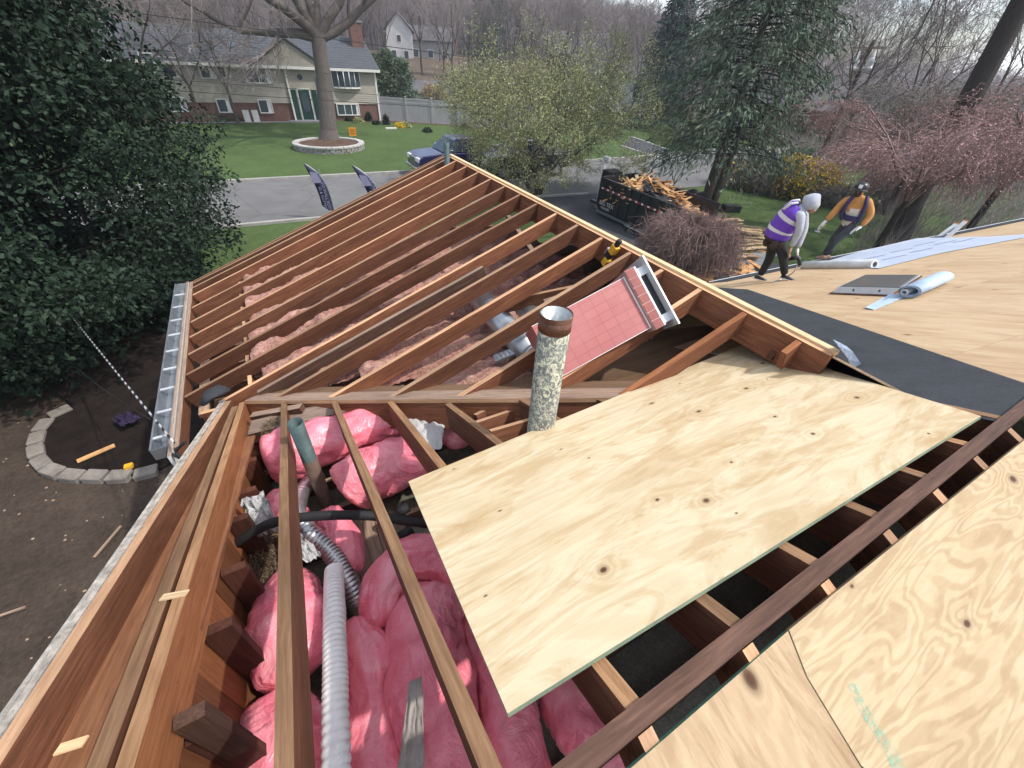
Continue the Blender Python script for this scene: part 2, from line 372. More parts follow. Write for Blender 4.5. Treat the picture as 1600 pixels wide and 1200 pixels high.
def kerb(name, line, w, h):
    t = np.linspace(0, 1, 150); P = np.array(line, float); d = np.r_[0, np.cumsum(np.linalg.norm(np.diff(P, axis=0), axis=1))]; d /= d[-1]
    X = np.interp(t, d, P[:, 0]); Y = np.interp(t, d, P[:, 1]); mb = MB(); prev = None
    for i in range(len(t)):
        a = max(i-1, 0); b = min(i+1, len(t)-1); tx, ty = X[b]-X[a], Y[b]-Y[a]; l = math.hypot(tx, ty); nx, ny = -ty/l*w/2, tx/l*w/2; z = float(zg(X[i], Y[i]))
        n = len(mb.v); mb.v += [(X[i]-nx, Y[i]-ny, z-.1), (X[i]+nx, Y[i]+ny, z-.1), (X[i]+nx, Y[i]+ny, z+h), (X[i]-nx, Y[i]-ny, z+h)]
        if prev is not None:
            for k in range(4): mb.face((prev+k, prev+(k+1) % 4, n+(k+1) % 4, n+k)[::-1])
        prev = n
    o = mb.build(name, M['kerbm']); tag(o, kind='structure')
kerb('kerb', [(x, y-.0) for x, y in NEAR[:6]], .16, .11)
kerb('kerb', FAR, .2, .13)
# lawns
sheet_grid('lawn', [(x, y+.1) for x, y in FAR[1:8]], [(-34, 50), (-14, 47), (-6, 45.4), (9, 45.2), (16, 42), (28, 38), (38, 35)], 90, 26, M['grass'], .025)
sheet_grid('lawn', [(-60, 12.8), (-30, 13.0), (-12, 13.2), (-3.4, 13.4), (3, 13.4), (8.4, 13.2)], [(x, y-.1) for x, y in NEAR[:5]], 60, 8, M['grass'], .02)
sheet_grid('lawn', [(13.2, 3.6), (16, 3), (24, 1.5), (40, -3)], [(13.4, 17.4), (20, 17.2), (28, 17.6), (40, 18.8)], 40, 20, M['grass'], .022)
sheet_grid('lawn', [(37, 17.5), (41.2, 19.5), (43, 23), (43, 28)], [(90, 5), (90, 20), (90, 34), (80, 50)], 30, 20, M['grass_dry'], .03)
sheet_grid('driveway', [(8.9, 4), (9.0, 12), (9.1, 18.4)], [(13.0, 4), (13.0, 11), (13.1, 17.9)], 30, 8, M['drive'], .035)
dpa = [ground(*p)[:2] for p in ((1045, 236), (1031, 231), (1008, 222), (987, 215))]; dpb = [ground(*p)[:2] for p in ((1040, 252), (1019, 244), (1000, 239), (970, 229))]
sheet_grid('far_driveway', dpa, dpb, 24, 5, M['drive'], .05)
kerb('kerb', dpa, .3, .09); kerb('kerb', dpb, .3, .09)
sheet_grid('side_road', [ground(*p)[:2] for p in ((1240, 231), (1300, 243), (1380, 262), (1440, 285))], [ground(*p)[:2] for p in ((1243, 237), (1300, 251), (1375, 272), (1430, 298))], 30, 5, M['asphalt'], .05)
sheet_grid('mulch_border', [(6.0, 43.3), (9.2, 42.8), (13, 41.2), (16.5, 39.2)], [(6.0, 44.6), (9.2, 44.4), (14.2, 43.0), (18, 41)], 20, 5, M['mulch_brown'], .04)
sheet_grid('front_path', [(-8, 43.3), (-3, 43.2), (4.2, 43.3)], [(-7.8, 44.0), (-2.8, 43.9), (4.2, 44.0)], 14, 3, M['concrete'], .05)

# ================================================================== THE HOUSE BEING REROOFED
house = empty('house', (0, 0, -4), 'timber framed house stripped for reroofing with its brown rafters bare', 'house')
R_ = [M['rafter'], M['rafter_top']]; RG = [M['rafter'], M['grey_wood']]; RD = [M['rafter_dark'], M['grey_wood']]; OW = [M['orange_wood'], M['rafter_top']]
Y0, SW, YG, XE = .9132, .3822, 6.509, -3.818
def wz(x): return x*TW if x < 0 else -x*.5
def mz(y): return ZM - y*TM
def valx(y): return (ZM-y*TM)/TW
NUP = Vector((-TW, 0, 1)).normalized(); MUP = Vector((0, TM, 1)).normalized()
# wing rafters
for k in range(-2, 15):
    y = Y0+k*SW
    if k < 0: continue
    x1 = XE if y > 3.8 else max(XE, valx(y)+.02)
    if k == 7: x1 = -3.5
    if k == 0: x1 = float(wing(1214, 545)[0])
    jit = random.uniform(-.012, .012)
    xr = -.022
    beam('rafter', (xr, y, wz(xr)), (x1, y+jit, wz(x1)), .038, .142, R_ if k > 1 else [M['rafter'], M['orange_wood']], house, NUP)
# sistered rafter piece and a shifted splice near the ridge
a = wing(754, 416); b = wing(402, 612); beam('rafter', a, b, .040, .185, RD, house, NUP, off=.0, label='short dark sister rafter bolted along a wing rafter')
YR0 = float(onpl(1306, 547, (1, 0, 0), 0)[1])
beam('ridge_board', (0, YR0, -.002), (0, YG, -.002), .038, .22, R_, house)
beam('ridge_nailer', (.045, YR0, .015), (.045, YG+.12, .015), .05, .03, [M['pale_wood'], M['pale_wood']], house)
# gable end: last rafter, flying rafter, lookouts
for yy, w in ((YG-.02, .04), (YG+.13, .045), (YG+.20, .022)):
    beam('gable_rafter', (0, yy, wz(0)+.004), (XE-.04, yy, wz(XE-.04)+.004), w, .17, R_, house, NUP)
for k in range(14):      # wing rafters of the far slope
    y = Y0+k*SW+.1
    beam('rafter', (.03, y, wz(.03)-.03), (4.0, y, wz(4.0)-.03), .038, .17, R_, house, (.5, 0, 1))
# eave: subfascia, fascia
zE = wz(XE)
beam('subfascia', (XE-.03, 3.28, zE-.004), (XE-.03, YG+.2, zE-.004), .035, .17, RG, house)
beam('fascia_board', (XE-.075, 3.18, zE+.004), (XE-.075, YG+.2, zE+.004), .022, .19, [M['white_paint'], M['grey_wood']], house)
beam('subfascia', (XE+.10, 3.85, zE-.16), (XE+.10, YG, zE-.16), .09, .04, RD, house)
# gutter
g = MB(); gx0, gx1, gz = XE-.092, XE-.225, zE-.012
prof = [(gx0, gz), (gx0, gz-.10), (gx0-.03, gz-.12), (gx1+.025, gz-.12), (gx1, gz-.06), (gx1-.004, gz), (gx1+.012, gz), (gx1+.008, gz-.008), (gx1+.004, gz-.055), (gx1+.028, gz-.112), (gx0-.03, gz-.112), (gx0-.008, gz-.095), (gx0-.008, gz)]
ya, yb = 3.34, YG+.22
n = len(prof); g.v = [(x, ya, z) for x, z in prof] + [(x, yb, z) for x, z in prof]
for i in range(n): j = (i+1) % n; g.face((i, j, n+j, n+i)[::-1])
for yy in (ya, yb): g.box((gx1, yy-.002, gz-.118), (gx0, yy+.002, gz-.004))
gut = g.build('gutter', M['galv'], house)
for k in range(9):
    y = 3.48+k*.36; h = MB(); h.box((gx1+.003, y, gz-.012), (gx0, y+.028, gz-.004)); h.build('hanger', M['alu'], gut)
# main roof rafters
X0, SM = -2.9446, .3635
def valy(x): return (ZM - x*TW)/TM if x < 0 else ZM/TM
tops = [(443.5, 627, 443.5, 1200), (522, 627, 767, 1200), (609.5, 627, 697, 732), (699, 630, 792, 697)]
for i in range(9):
    X = X0+i*SM
    if i < 2:
        x0_, y0_, x1_, y1_ = tops[i]; a = mainp(x0_, y0_); b = mainp(x0_+(x1_-x0_)*.97, y0_+(y1_-y0_)*.97)
        d = b-a; b = a + d*(a[1]/(a[1]-b[1])) + 0*d
    elif i < 4:
        x0_, y0_, x1_, y1_ = tops[i]; a = mainp(x0_, y0_); b = mainp(x1_, y1_); d = b-a; b = a + d*(a[1]/(a[1]-b[1]))
        b[0] = X+.0
    else: a = np.array([X, max(.3, valy(X)-.02), 0]); a[2] = mz(a[1]); b = np.array([X, 0, mz(0)])
    b[1] = .022; b[2] = mz(.022)
    beam('rafter', b, a, .042, .185, [M['rafter'], M['main_top']], house, MUP)
# ridge of the main roof (dark old timber) and the back slope
ra = np.array([-2.3, 0, ZM]); rb = np.array([2.6, 0, ZM]); dd = (rb-ra)/np.linalg.norm(rb-ra)
beam('ridge_board', ra-dd*1.6, rb+dd*11, .046, .24, [M['rafter_dark'], M['rafter_dark']], house, label='dark weathered main ridge board')
for i in range(9):
    X = X0+i*SM; beam('rafter', (X, -.026, ZM-.01-.03), (X, -2.6, ZM-.04-2.6*TM), .042, .18, R_, house, (0, -TM, 1))
# valley boards
va = mainp(383, 628); vb = mainp(965, 624); vd = (vb-va); vb = va+vd*1.06
NV = Vector((0, TM, 1)).normalized()
side = Vector(vd).normalized().cross(NV); side = -side if side.y > 0 else side
beam('valley_board', Vector(va)-side*.085+NV*.012, Vector(vb)-side*.085+NV*.012, .17, .03, [M['rafter_top'], M['grey_wood']], house, NV)
beam('valley_board', Vector(va)-side*.245+NV*.004, Vector(vb)-side*.245+NV*.004, .14, .028, [M['floor_deck'], M['floor_deck']], house, NV)
beam('valley_rafter', Vector(va)-side*.03-NV*.025, Vector(vb)-side*.03-NV*.025, .042, .21, R_, house, NV)
# old deck of the main slope that runs on below the wing
mb = MB(); pts = []
for px, py in ((395, 619), (1330, 600), (1330, 520), (1130, 505), (800, 545), (640, 565), (470, 612)): pts.append(mainp(px, py, -.13))
mb.slab(pts[::-1] if (Vector(pts[1])-Vector(pts[0])).cross(Vector(pts[2])-Vector(pts[0])).z < 0 else pts, .015, 0)
mb.build('deck_panel', M['floor_deck'], house, None)
# low boards under the valley, next to the pink bags
for (p, q, w) in (((390, 668), (560, 628), .16), ((392, 648), (470, 634), .06)):
    beam('blocking', onz(p[0], p[1], -1.12), onz(q[0], q[1], -1.0), w, .05, RD, house)
for (p, q) in (((742, 660), (838, 628)), ((766, 673), (850, 648)), ((742, 648), (835, 600))):
    beam('collar_tie', mainp(p[0], p[1], -.09), mainp(q[0], q[1], -.09), .038, .12, [M['rafter'], M['rafter_top']], house, MUP)
beam('header', mainp(1222, 640, -.02), mainp(1575, 655, -.02), .05, .18, R_, house, MUP)
# left rake box: inner double rafter, soffit board, flying rafter, fascia
XI = -3.27
def line_pts(y0_, y1_, xf, dz=0): return (xf(y0_), y0_, mz(y0_)+dz), (xf(y1_), y1_, mz(y1_)+dz)
M['old_white'] = simple('peeling_white_paint', (.46, .42, .37), .8, .5, 22, fine=.4)
xo = lambda y: -3.46-(3.45-y)*.068
a, b = line_pts(3.35, -.6, lambda y: XI-.02); beam('gable_rafter', b, a, .042, .19, [M['orange_wood'], M['main_top']], house, MUP)
a, b = line_pts(3.28, -.6, lambda y: XI-.072-(3.5-y)*.004); beam('gable_rafter', b, a, .046, .17, [M['rafter'], M['main_top']], house, MUP)
a, b = line_pts(3.50, -.6, lambda y: xo(y)+.045); beam('flying_rafter', b, a, .042, .16, R_, house, MUP)
a, b = line_pts(3.54, -.6, lambda y: xo(y)+.008, .004); beam('fascia_board', b, a, .02, .2, [M['old_white'], M['old_white']], house, MUP)
a, b = line_pts(3.56, -.6, lambda y: xo(y)-.010, .010); beam('drip_edge', b, a, .014, .03, [M['old_white'], M['old_white']], house, MUP)
s = MB(); P = [(XI-.07, 3.25, mz(3.25)-.15), (xo(3.4)+.03, 3.4, mz(3.4)-.15), (xo(-.6)+.03, -.6, mz(-.6)-.15), (XI-.07, -.6, mz(-.6)-.15)]
sob = beam('soffit_board', Vector(P[3])*.5+Vector(P[2])*.5, Vector(P[0])*.5+Vector(P[1])*.5, .40, .018, [M['rafter'], M['brown_board']], house, MUP)
# gable wall below: vertical sheathing boards and studs
ZF = -1.58
for k in range(10):
    y = -.75+k*.405; zt = mz(y+.2)-.19
    b_ = MB(); b_.box((0, 0, 0), (zt-ZF+.0, .395, .018)); Mx = Matrix(((0, 0, -1, XI-.034), (0, 1, 0, y), (1, 0, 0, ZF), (0, 0, 0, 1))); b_.build('sheathing_board', M['orange_wood'], house, Mx)
for k in range(9):
    y = .25+k*.37; zt = mz(y)-.07-.05*(k % 2)
    b_ = MB(); b_.box((0, 0, 0), (zt-.16-ZF, .038, .10)); Mx = Matrix(((0, 0, 1, XI+.003-.03), (0, 1, 0, y), (1, 0, 0, ZF), (0, 0, 0, 1))); b_.build('stud', M['stud'], house, Mx)
pp = mainp(268, 1085, -.06); b_ = MB(); b_.box((0, 0, 0), (.40, .04, .075)); b_.build('stud', M['rafter_dark'], house, frame((pp[0], pp[1]-.05, pp[2]-.42), (0, 0, 1), (1, 0, 0)))['label'] = 'grey weathered block nailed to the gable rafter'
# attic floor: boards and joists
mb = MB(); mb.box((-3.26, -2.6, ZF-.03), (4.0, 3.3, ZF-.005)); mb.build('attic_floor', simple('haze_grey_attic_floor', (.24, .235, .19), .95, .35, 4, bump=.6, bd=.03, fine=.5), house)  # floor colour lifted to grey-green in place of the haze veil over the gaps
for k in range(12): beam('joist', (-3.25, .1+k*.29, ZF+.10), (3.6, .1+k*.29, ZF+.10), .04, .11, RD, house)
for k in range(5):
    p = onz(548+k*22, 905-k*6, ZF+.125); beam('floor_board', (p[0], p[1]-.55, ZF+.125), (p[0]+.03, p[1]+.45, ZF+.125), .085, .02, RD if k % 2 else RG, house)
mb = MB(); mb.box((XE+.12, 3.5, -1.80), (3.9, YG, -1.78)); mb.build('ceiling', M['floor_deck'], house)
for k in range(9): y = Y0+(k+6.5)*SW; beam('joist', (XE+.1, y, -1.52), (1.8, y, -1.52), .04, .14, R_, house)
for k in range(14):        # blocking at the plate between the rafters
    y = Y0+(k+7)*SW-.36
    if y < YG-.4: beam('blocking', (-3.25, y, wz(-3.25)-.12), (-3.25, y+.33, wz(-3.25)-.12), .035, .12, [M['orange_wood'], M['rafter_top']], house)
for (p, q) in (((600, 296), (760, 330)),): pass
for (p, q) in (((790, 330), (835, 395)), ((850, 470), (905, 452)), ((690, 355), (770, 352)), ((545, 372), (630, 350))):
    beam('brace', wing(p[0], p[1], -.16), wing(q[0], q[1], -.16), .05, .03, RG, house)
beam('collar_tie', wing(785, 470, -.2), wing(905, 445, -.2), .04, .12, R_, house); beam('collar_tie', wing(455, 640, -.0)-np.array([0, 0, .35]), wing(620, 590)-np.array([0, 0, .35]), .09, .03, RD, house)
# outer walls, seen only from other places
for (p, q) in (((-3.34, -6, 0), (-3.30, 3.3, 0)), ((-3.4, 3.32, 0), (-3.36, 6.4, 0)), ((-3.4, 6.36, 0), (3.4, 6.4, 0)), ((3.4, 3.2, 0), (3.44, 6.4, 0)), ((3.44, 3.16, 0), (15, 3.2, 0)), ((-3.34, -6, 0), (16, -5.96, 0))):
    mb = MB(); mb.box((p[0], p[1], -4.7), (q[0], q[1], ZF-.04)); mb.build('wall', M['white_paint'], house)
# right hand slope of the wing (seen edge on)
def panel(name, pts, t, mat, edge=None, label=None, parent=house, flip=None):
    P = [Vector(p) for p in pts]; N = (P[1]-P[0]).cross(P[2]-P[0])
    if N.z < 0: P = [P[0]]+P[:0:-1]
    mb = MB(); mb.slab(P, t, 0, None, 1 if edge else None); o = mb.build(name, [mat]+([edge] if edge else []), parent)
    if label: o['label'] = label
    return o
for k in range(3):
    ya_, yb_ = 2.35+k*1.62, 2.35+(k+1)*1.62-.004
    for j in range(2): panel('plywood_sheet', [(.022+j*2.02, ya_, wz(.022+j*2.02)), (.022+j*2.02, min(yb_, YG+.2), wz(.022+j*2.02)), (2.035+j*2.02, min(yb_, YG+.2), wz(2.035+j*2.02)), (2.035+j*2.02, ya_, wz(2.035+j*2.02))], .012, M['ply_far'], M['pale_wood'])
panel('plywood_sheet', [(.022, .1, wz(.022)), (.022, 2.34, wz(.022)), (4.1, 2.34, wz(4.1)), (.6, .1, wz(.6))], .012, M['ply_far'], M['pale_wood'])
panel('membrane_strip', [(.10, YR0, wz(.10)+.006), (.06, 2.9, wz(.06)+.006), (4.2, 4.1, wz(4.2)+.006), (.7, YR0, wz(.7)+.006)], .003, M['black_felt'])
# right hand main slope
def RP(L_, o=0): return [rightp(x, y, o) for x, y in L_]
e0 = rightp(1115, 440); eY = e0[1]
def eavept(x, off=0, dz=0): return None
def rz(y): return CR0-TR*y
XR = 14.0
xa = e0[0]
# courses of 8 ft sheets
E1_ = rightp(1480, 366); EX = (Vector(E1_)-Vector(e0)).normalized(); NRP = Vector((0, TR, 1)).normalized(); EY = NRP.cross(EX).normalized()
if EY.y > 0: EY = -EY            # EY runs up the slope
def ev(u, v, o=0): return Vector(e0)+EX*u+EY*v+NRP*o
def clipx(P, x0):
    out = []
    for i in range(len(P)):
        a, b = P[i], P[(i+1) % len(P)]; ia, ib = a.x >= x0, b.x >= x0
        if ia: out.append(a)
        if ia != ib: out.append(a.lerp(b, (x0-a.x)/(b.x-a.x)))
    return out
def clipy(P, y0):
    out = []
    for i in range(len(P)):
        a, b = P[i], P[(i+1) % len(P)]; ia, ib = a.y >= y0, b.y >= y0
        if ia: out.append(a)
        if ia != ib: out.append(a.lerp(b, (y0-a.y)/(b.y-a.y)))
    return out
for r_i in range(5):
    u = -8.6+(1.22 if r_i % 2 else 0); v0, v1 = r_i*1.222, r_i*1.222+1.219
    while u < 17:
        P = clipy([ev(u, v0), ev(u+2.436, v0), ev(u+2.436, v1), ev(u, v1)], .03)
        P = clipx(P, .30)
        if len(P) > 2: panel('plywood_sheet', P, .013, M['ply_far'], M['ply_edge'])
        u += 2.44
def eavept(x, off=0, dz=0):
    u = (x-e0[0])/EX.x; p = ev(u, -off); return np.array([p.x, p.y, p.z+dz])
blk = RP([(1085, 447), (1168, 452), (1600, 598), (1760, 650), (1900, 720), (1600, 668), (1540, 655), (1480, 640), (1400, 625), (1330, 596), (1250, 545)], .007)
blk = clipy([Vector(tuple(p)) for p in blk], .012)
panel('membrane_strip', blk[::-1], .003, M['black_felt'], label='wide black membrane strip laid down the valley')
panel('membrane_strip', [ev(-.2, 0, .009), ev(15, 0, .009), ev(15, .34, .009), ev(0, .34, .009)], .003, M['black_felt'])
beam('drip_edge', eavept(xa-.1, .006, .012), eavept(XR, .006, .012), .03, .05, [M['alu'], M['alu']], house)
beam('fascia_board', eavept(xa-.1, .0, -.014), eavept(XR, .0, -.014), .03, .18, [M['white_paint'], M['white_paint']], house)
M['blue'] = None
t = Mt('pale_blue_underlayment'); n1 = t.noise(t.map('Object', (1, 1, 1)), 2.5, 5, .6, 1.)
c = t.ramp(n1, [(.3, (.40, .46, .58)), (.7, (.52, .58, .69))]); t.col(c).set(Roughness=.5, Specular_IOR_Level=.35); t.bump(n1, .5, .03); M['blue'] = t.m
bl = RP([(1292, 408), (1340, 394), (1433, 372), (1547, 369.5), (1600, 366), (1600, 371), (1470, 395), (1373, 419), (1300, 415)], .013)
V = [Vector(p) for p in bl]
und = MB(); P = V if (V[1]-V[0]).cross(V[2]-V[0]).z > 0 else V[::-1]
und.slab(P, .003); und = und.build('underlayment_strip', M['blue'], house); und['label'] = 'pale blue underlayment rolled out along the eave'
# faint dark print on the underlayment
t = Mt('print_blue'); M['print'] = t.col((.24, .28, .38)).set(Roughness=.6).m
def text_on(name, s_, org, xdir, nrm, size, mat, parent=None, ext=.0008, align='CENTER'):
    cu = bpy.data.curves.new(name, 'FONT'); cu.body = s_; cu.size = size; cu.extrude = ext; cu.align_x = align; cu.align_y = 'CENTER'
    tmp = bpy.data.objects.new(name, cu); COL.objects.link(tmp); bpy.context.view_layer.update()
    me = bpy.data.meshes.new_from_object(tmp.evaluated_get(bpy.context.evaluated_depsgraph_get())); bpy.data.objects.remove(tmp)
    me.materials.clear(); me.materials.append(mat); x = Vector(xdir).normalized(); z = Vector(nrm).normalized(); y = z.cross(x).normalized(); x = y.cross(z)
    return link(name, me, parent, Matrix(((x.x, y.x, z.x, org[0]), (x.y, y.y, z.y, org[1]), (x.z, y.z, z.z, org[2]), (0, 0, 0, 1))))
NRM = Vector((0, TR, 1)).normalized()
for px, py in ((1365, 402), (1398, 402), (1410, 391), (1440, 391), (1444, 381), (1477, 379), (1505, 376)):
    p = rightp(px, py, .016); text_on('print', 'UNDERLAYMENT', p, tuple(EX), NRM, .075, M['print'], und)
# blue strip draped over the ridge end
dr = MB(); A = [(1303, 532), (1318, 545), (1332, 562), (1340, 592)]; B = [(1323, 541), (1336, 552), (1347, 568), (1353, 597)]
pa = [onpl(x, y, (0, 1, 0), YR0-o) for x, y, o in ((1302, 530, -.02), (1311, 541, .02), (1325, 560, .03), (1336, 590, .03))]
pb = [onpl(x, y, (0, 1, 0), YR0-o) for x, y, o in ((1323, 541, -.02), (1333, 550, .02), (1345, 568, .03), (1353, 598, .03))]
for p in pa+pb: dr.v.append(tuple(p))
for i in range(3): dr.face((i, i+1, 5+i, 4+i))
t = Mt('worn_blue_strip'); n1 = t.noise(t.map('Object'), 30, 5, .7); t.col(t.ramp(n1, [(.35, (.10, .15, .24)), (.65, (.30, .36, .45))])).set(Roughness=.6)
o = dr.build('drape_strip', t.m, house); so_ = o.modifiers.new('solid', 'SOLIDIFY'); so_.thickness = .004
# back slope sheets under the viewer
def bpt(x, y, o=.012): return np.array([x, y, ZM-.03+y*TM+o])
for k in range(4): panel('plywood_sheet', [bpt(2.45+k*2.44, -.06), bpt(2.45+k*2.44, -2.5), bpt(4.88+k*2.44, -2.5), bpt(4.88+k*2.44, -.06)], .014, M['ply_swirl'], M['ply_edge'])
s1 = panel('plywood_sheet', [backp(1233, 984, .012), backp(1600, 688, .012), bpt(2.44, -.10), bpt(2.44, -2.5), bpt(-.6, -2.5), backp(1346, 1196, .012), backp(1262, 1058, .012)], .014, M['ply_swirl'], M['ply_edge'], 'swirl grained plywood sheet on the near slope')
s2 = panel('plywood_sheet', [backp(900, 1275, .008), backp(1231, 986, .008), backp(1260, 1058, .008), backp(1344, 1197, .008), backp(1600, 1600, .008), backp(1000, 1500, .008)], .014, M['ply_grey'], M['green_paint'], 'streaky grained plywood sheet with green painted edge on the near slope')
# green spray mark: short overspray dabs
t = Mt('green_spray'); n1 = t.noise(t.map('Object'), 60, 4, .8); t.col((.20, .50, .38)).set(Roughness=.8, Alpha=t.ramp(n1, [(.42, 0.), (.62, .5)])); M['spray'] = t.m
sp = MB(); path = [(1330, 1068), (1345, 1098), (1362, 1128), (1382, 1158), (1398, 1185), (1410, 1215)]
for i in range(5):
    (x0_, y0_), (x1_, y1_) = path[i], path[i+1]; w_ = 7+i*1.0
    sp.quad([backp(x0_-w_, y0_, .0135), backp(x0_+w_, y0_, .0135), backp(x1_+w_+1, y1_, .0135), backp(x1_-w_-1, y1_, .0135)][::-1])
sp.build('spray_mark', M['spray'], s1)
# ================================================================== LOOSE THINGS ON THE ROOF
def uvslab(name, pts, t, mats, uvs, label, cat):
    P = [Vector(p) for p in pts]; N = (P[1]-P[0]).cross(P[2]-P[0]).normalized(); mb = MB(); k = 4
    if N.z < 0: P = P[::-1]; uvs = uvs[::-1]; N = -N
    mb.v = [tuple(p) for p in P]+[tuple(p-N*t) for p in P]; mb.face(range(4), 0, False, uvs); mb.face([7, 6, 5, 4], 0, False, uvs[::-1])
    for i in range(4):
        j = (i+1) % 4; mb.face((i, 4+i, 4+j, j), 1, False, [uvs[i], uvs[i], uvs[j], uvs[j]])
    return tag(mb.build(name, mats), label, cat)
SH = [mainp(638, 752, .024), mainp(1165, 537, .024), mainp(1533, 650, .024), mainp(793, 1115, .024)]
M['edge_green'] = simple('green_tinted_edge', (.20, .25, .17), .8, .4, 6)
uvslab('plywood_sheet', SH, .015, [M['ply_main'], M['edge_green']], [(0, 1.22), (2.44, 1.22), (2.44, 0), (0, 0)], 'large pale plywood sheet lying loose across the bare rafters in front of the ridge', 'plywood')
# flue
fl = onpl(869, 490, (0, 1, 0), 1.05)
def pipe(name, top, ztop, zbot, r, mats, label, cat, collar=None, seg=28):
    e = empty(name, (top[0], top[1], zbot), label, cat); mb = MB(); x, y = top[0], top[1]
    def ring(R, z): return [(x+R*math.cos(2*math.pi*i/seg), y+R*math.sin(2*math.pi*i/seg), z) for i in range(seg)]
    P = [(r, zbot), (r, ztop), (r*.93, ztop), (r*.93, zbot)]; mb.v = sum([ring(R, z) for R, z in P], [])
    for a in range(3):
        for i in range(seg): j = (i+1) % seg; mb.face((a*seg+i, a*seg+j, (a+1)*seg+j, (a+1)*seg+i), 1 if a == 2 else 0, True)
    mb.build('pipe', mats, e)
    if collar:
        h, R2, m_ = collar; mb = MB(); zz = [ztop+.004, ztop-.02, ztop-.035, ztop-.05, ztop-.065, ztop-.08, ztop-h, ztop-h, ztop+.004]; rr = [R2, R2, R2*.985, R2, R2*.985, R2, R2, r*.95, r*.95]
        mb.v = sum([ring(R, z) for R, z in zip(rr, zz)], [])
        for a in range(8):
            for i in range(seg): j = (i+1) % seg; mb.face((a*seg+i, a*seg+j, (a+1)*seg+j, (a+1)*seg+i)[::-1], 0, a != 6)
        mb.build('collar', [m_], e)
    return e
t = Mt('mottled_zinc'); v = t.map('Object', (1, 1, .75)); n1 = t.noise(v, 42, 6, .72, 1.2); n2 = t.noise(v, 5, 3, .6)
c = t.ramp(n1, [(.44, (.115, .125, .115)), (.50, (.19, .195, .165)), (.535, (.47, .45, .31)), (.62, (.58, .56, .42))]); c = t.mix(t.ramp(n2, [(.4, 0.), (.65, .6)]), c, (.16, .18, .19))
t.col(c).set(Roughness=.65, Metallic=.15); t.bump(n1, .25, .004); M['zinc'] = t.m
M['rust'] = simple('rusted_collar', (.16, .075, .05), .8, .5, 14, bump=.4); M['inner'] = simple('bare_flue_lining', (.50, .52, .52), .35, .3, 12, .6)
f0 = onpl(845, 668, (0, TM, 1), ZM)        # where it leaves the rafters
zt = vplane(869, 490, f0)[2]
fr = pxm(vplane(869, 490, f0), 26.5)*.98
pipe('flue_pipe', f0, zt, -1.4, fr, [M['zinc'], M['inner']], 'wide mottled zinc flue with rusty collar standing through the rafters', 'flue', (.16*zt/zt*.13/.13*.11, fr*1.03, M['rust']))
gp = onpl(500, 795, (0, 0, 1), -1.02); gt = vplane(461, 660, gp); tt = Mt('verdigris_pipe'); n1 = tt.noise(tt.map('Object'), 18, 5, .7)
sx = tt.n('SeparateXYZ'); tt.l(tt.tc.outputs['Object'], sx.inputs[0])
ggt = onpl(461, 660, (0, TM, 1), ZM+.16)
def inclined_pipe(name, a, b, r, label, cat, mat_top, mat_low, cut=.35):
    a = Vector(a); b = Vector(b); e = empty(name, b, label, cat); ax = (b-a); mb = MB(); Mx = frame(a, ax); Lg = ax.length; seg = 24
    def ring(R, x): return [tuple(Mx @ Vector((x, R*math.cos(2*math.pi*i/seg), R*math.sin(2*math.pi*i/seg)))) for i in range(seg)]
    for R, x in ((r*.9, Lg*.6), (r*.9, 0), (r, 0), (r, Lg*cut), (r*1.02, Lg*cut), (r*1.0, Lg)): mb.v += ring(R, x)
    for k in range(5):
        for i in range(seg): j = (i+1) % seg; mb.face((k*seg+i, k*seg+j, (k+1)*seg+j, (k+1)*seg+i), 0 if k < 3 else 1, True)
    mb.build('pipe', [mat_top, mat_low], e); return e
M['verdigris'] = simple('green_grey_copper', (.05, .085, .085), .6, .35, 12); M['oldpipe'] = simple('brown_stained_pipe', (.12, .075, .06), .7, .4, 12)
zb = vplane(515, 800, ggt)
inclined_pipe('vent_pipe', ggt, (ggt[0]+.0, ggt[1]+.0, -1.5), pxm(ggt, 11.8), 'narrow green grey vent pipe standing among the pink bags', 'vent pipe', M['verdigris'], M['oldpipe'])
gr = onpl(699, 262, (0, 1, 0), YG-.12); grt = vplane(694, 222, gr)
inclined_pipe('vent_pipe', (gr[0], gr[1], grt[2]), (gr[0], gr[1], -1.2), .042, 'dark green vent pipe at the far gable peak', 'vent pipe', M['verdigris'], M['verdigris'])
# chimney chase
CH = [wing(974, 434, .14), wing(1013, 508, .14), wing(898, 575, .14), wing(885, 470, .14)]
near = wing(1030, 516, .05); ax = Vector((1, 0, TW)).normalized()
chimney = empty('chimney_housing', wing(950, 520), 'red tile patterned metal chimney housing lying on its side across the wing rafters', 'chimney')
t = Mt('red_block_sheet'); uv = t.n('Mapping'); t.l(t.tc.outputs['UV'], uv.inputs[0])
br = t.n('TexBrick'); br.offset = 0; br.inputs['Scale'].default_value = 1.; br.inputs['Brick Width'].default_value = .095; br.inputs['Row Height'].default_value = .062; br.inputs['Mortar Size'].default_value = .0022; br.inputs['Mortar Smooth'].default_value = .3
t.l(uv.outputs[0], br.inputs['Vector']); br.inputs['Color1'].default_value = (.36, .105, .10, 1); br.inputs['Color2'].default_value = (.40, .125, .115, 1); br.inputs['Mortar'].default_value = (.25, .07, .065, 1)
n1 = t.noise(t.map('Object'), 3, 4, .6); t.col(t.mix(t.ramp(n1, [(.35, 0.), (.7, .4)]), br.outputs[0], (.47, .19, .175))).set(Roughness=.5); t.bump(br.outputs['Fac'], .2, .002); M['block'] = t.m
M['brick_red'] = simple('brick_red_sheet', (.27, .08, .07), .55, .2, 8)
# local frame: x along the slope to the ridge, y towards the street, z off the roof
A = wing(1018, 507, .0); B = wing(975, 434, 0)
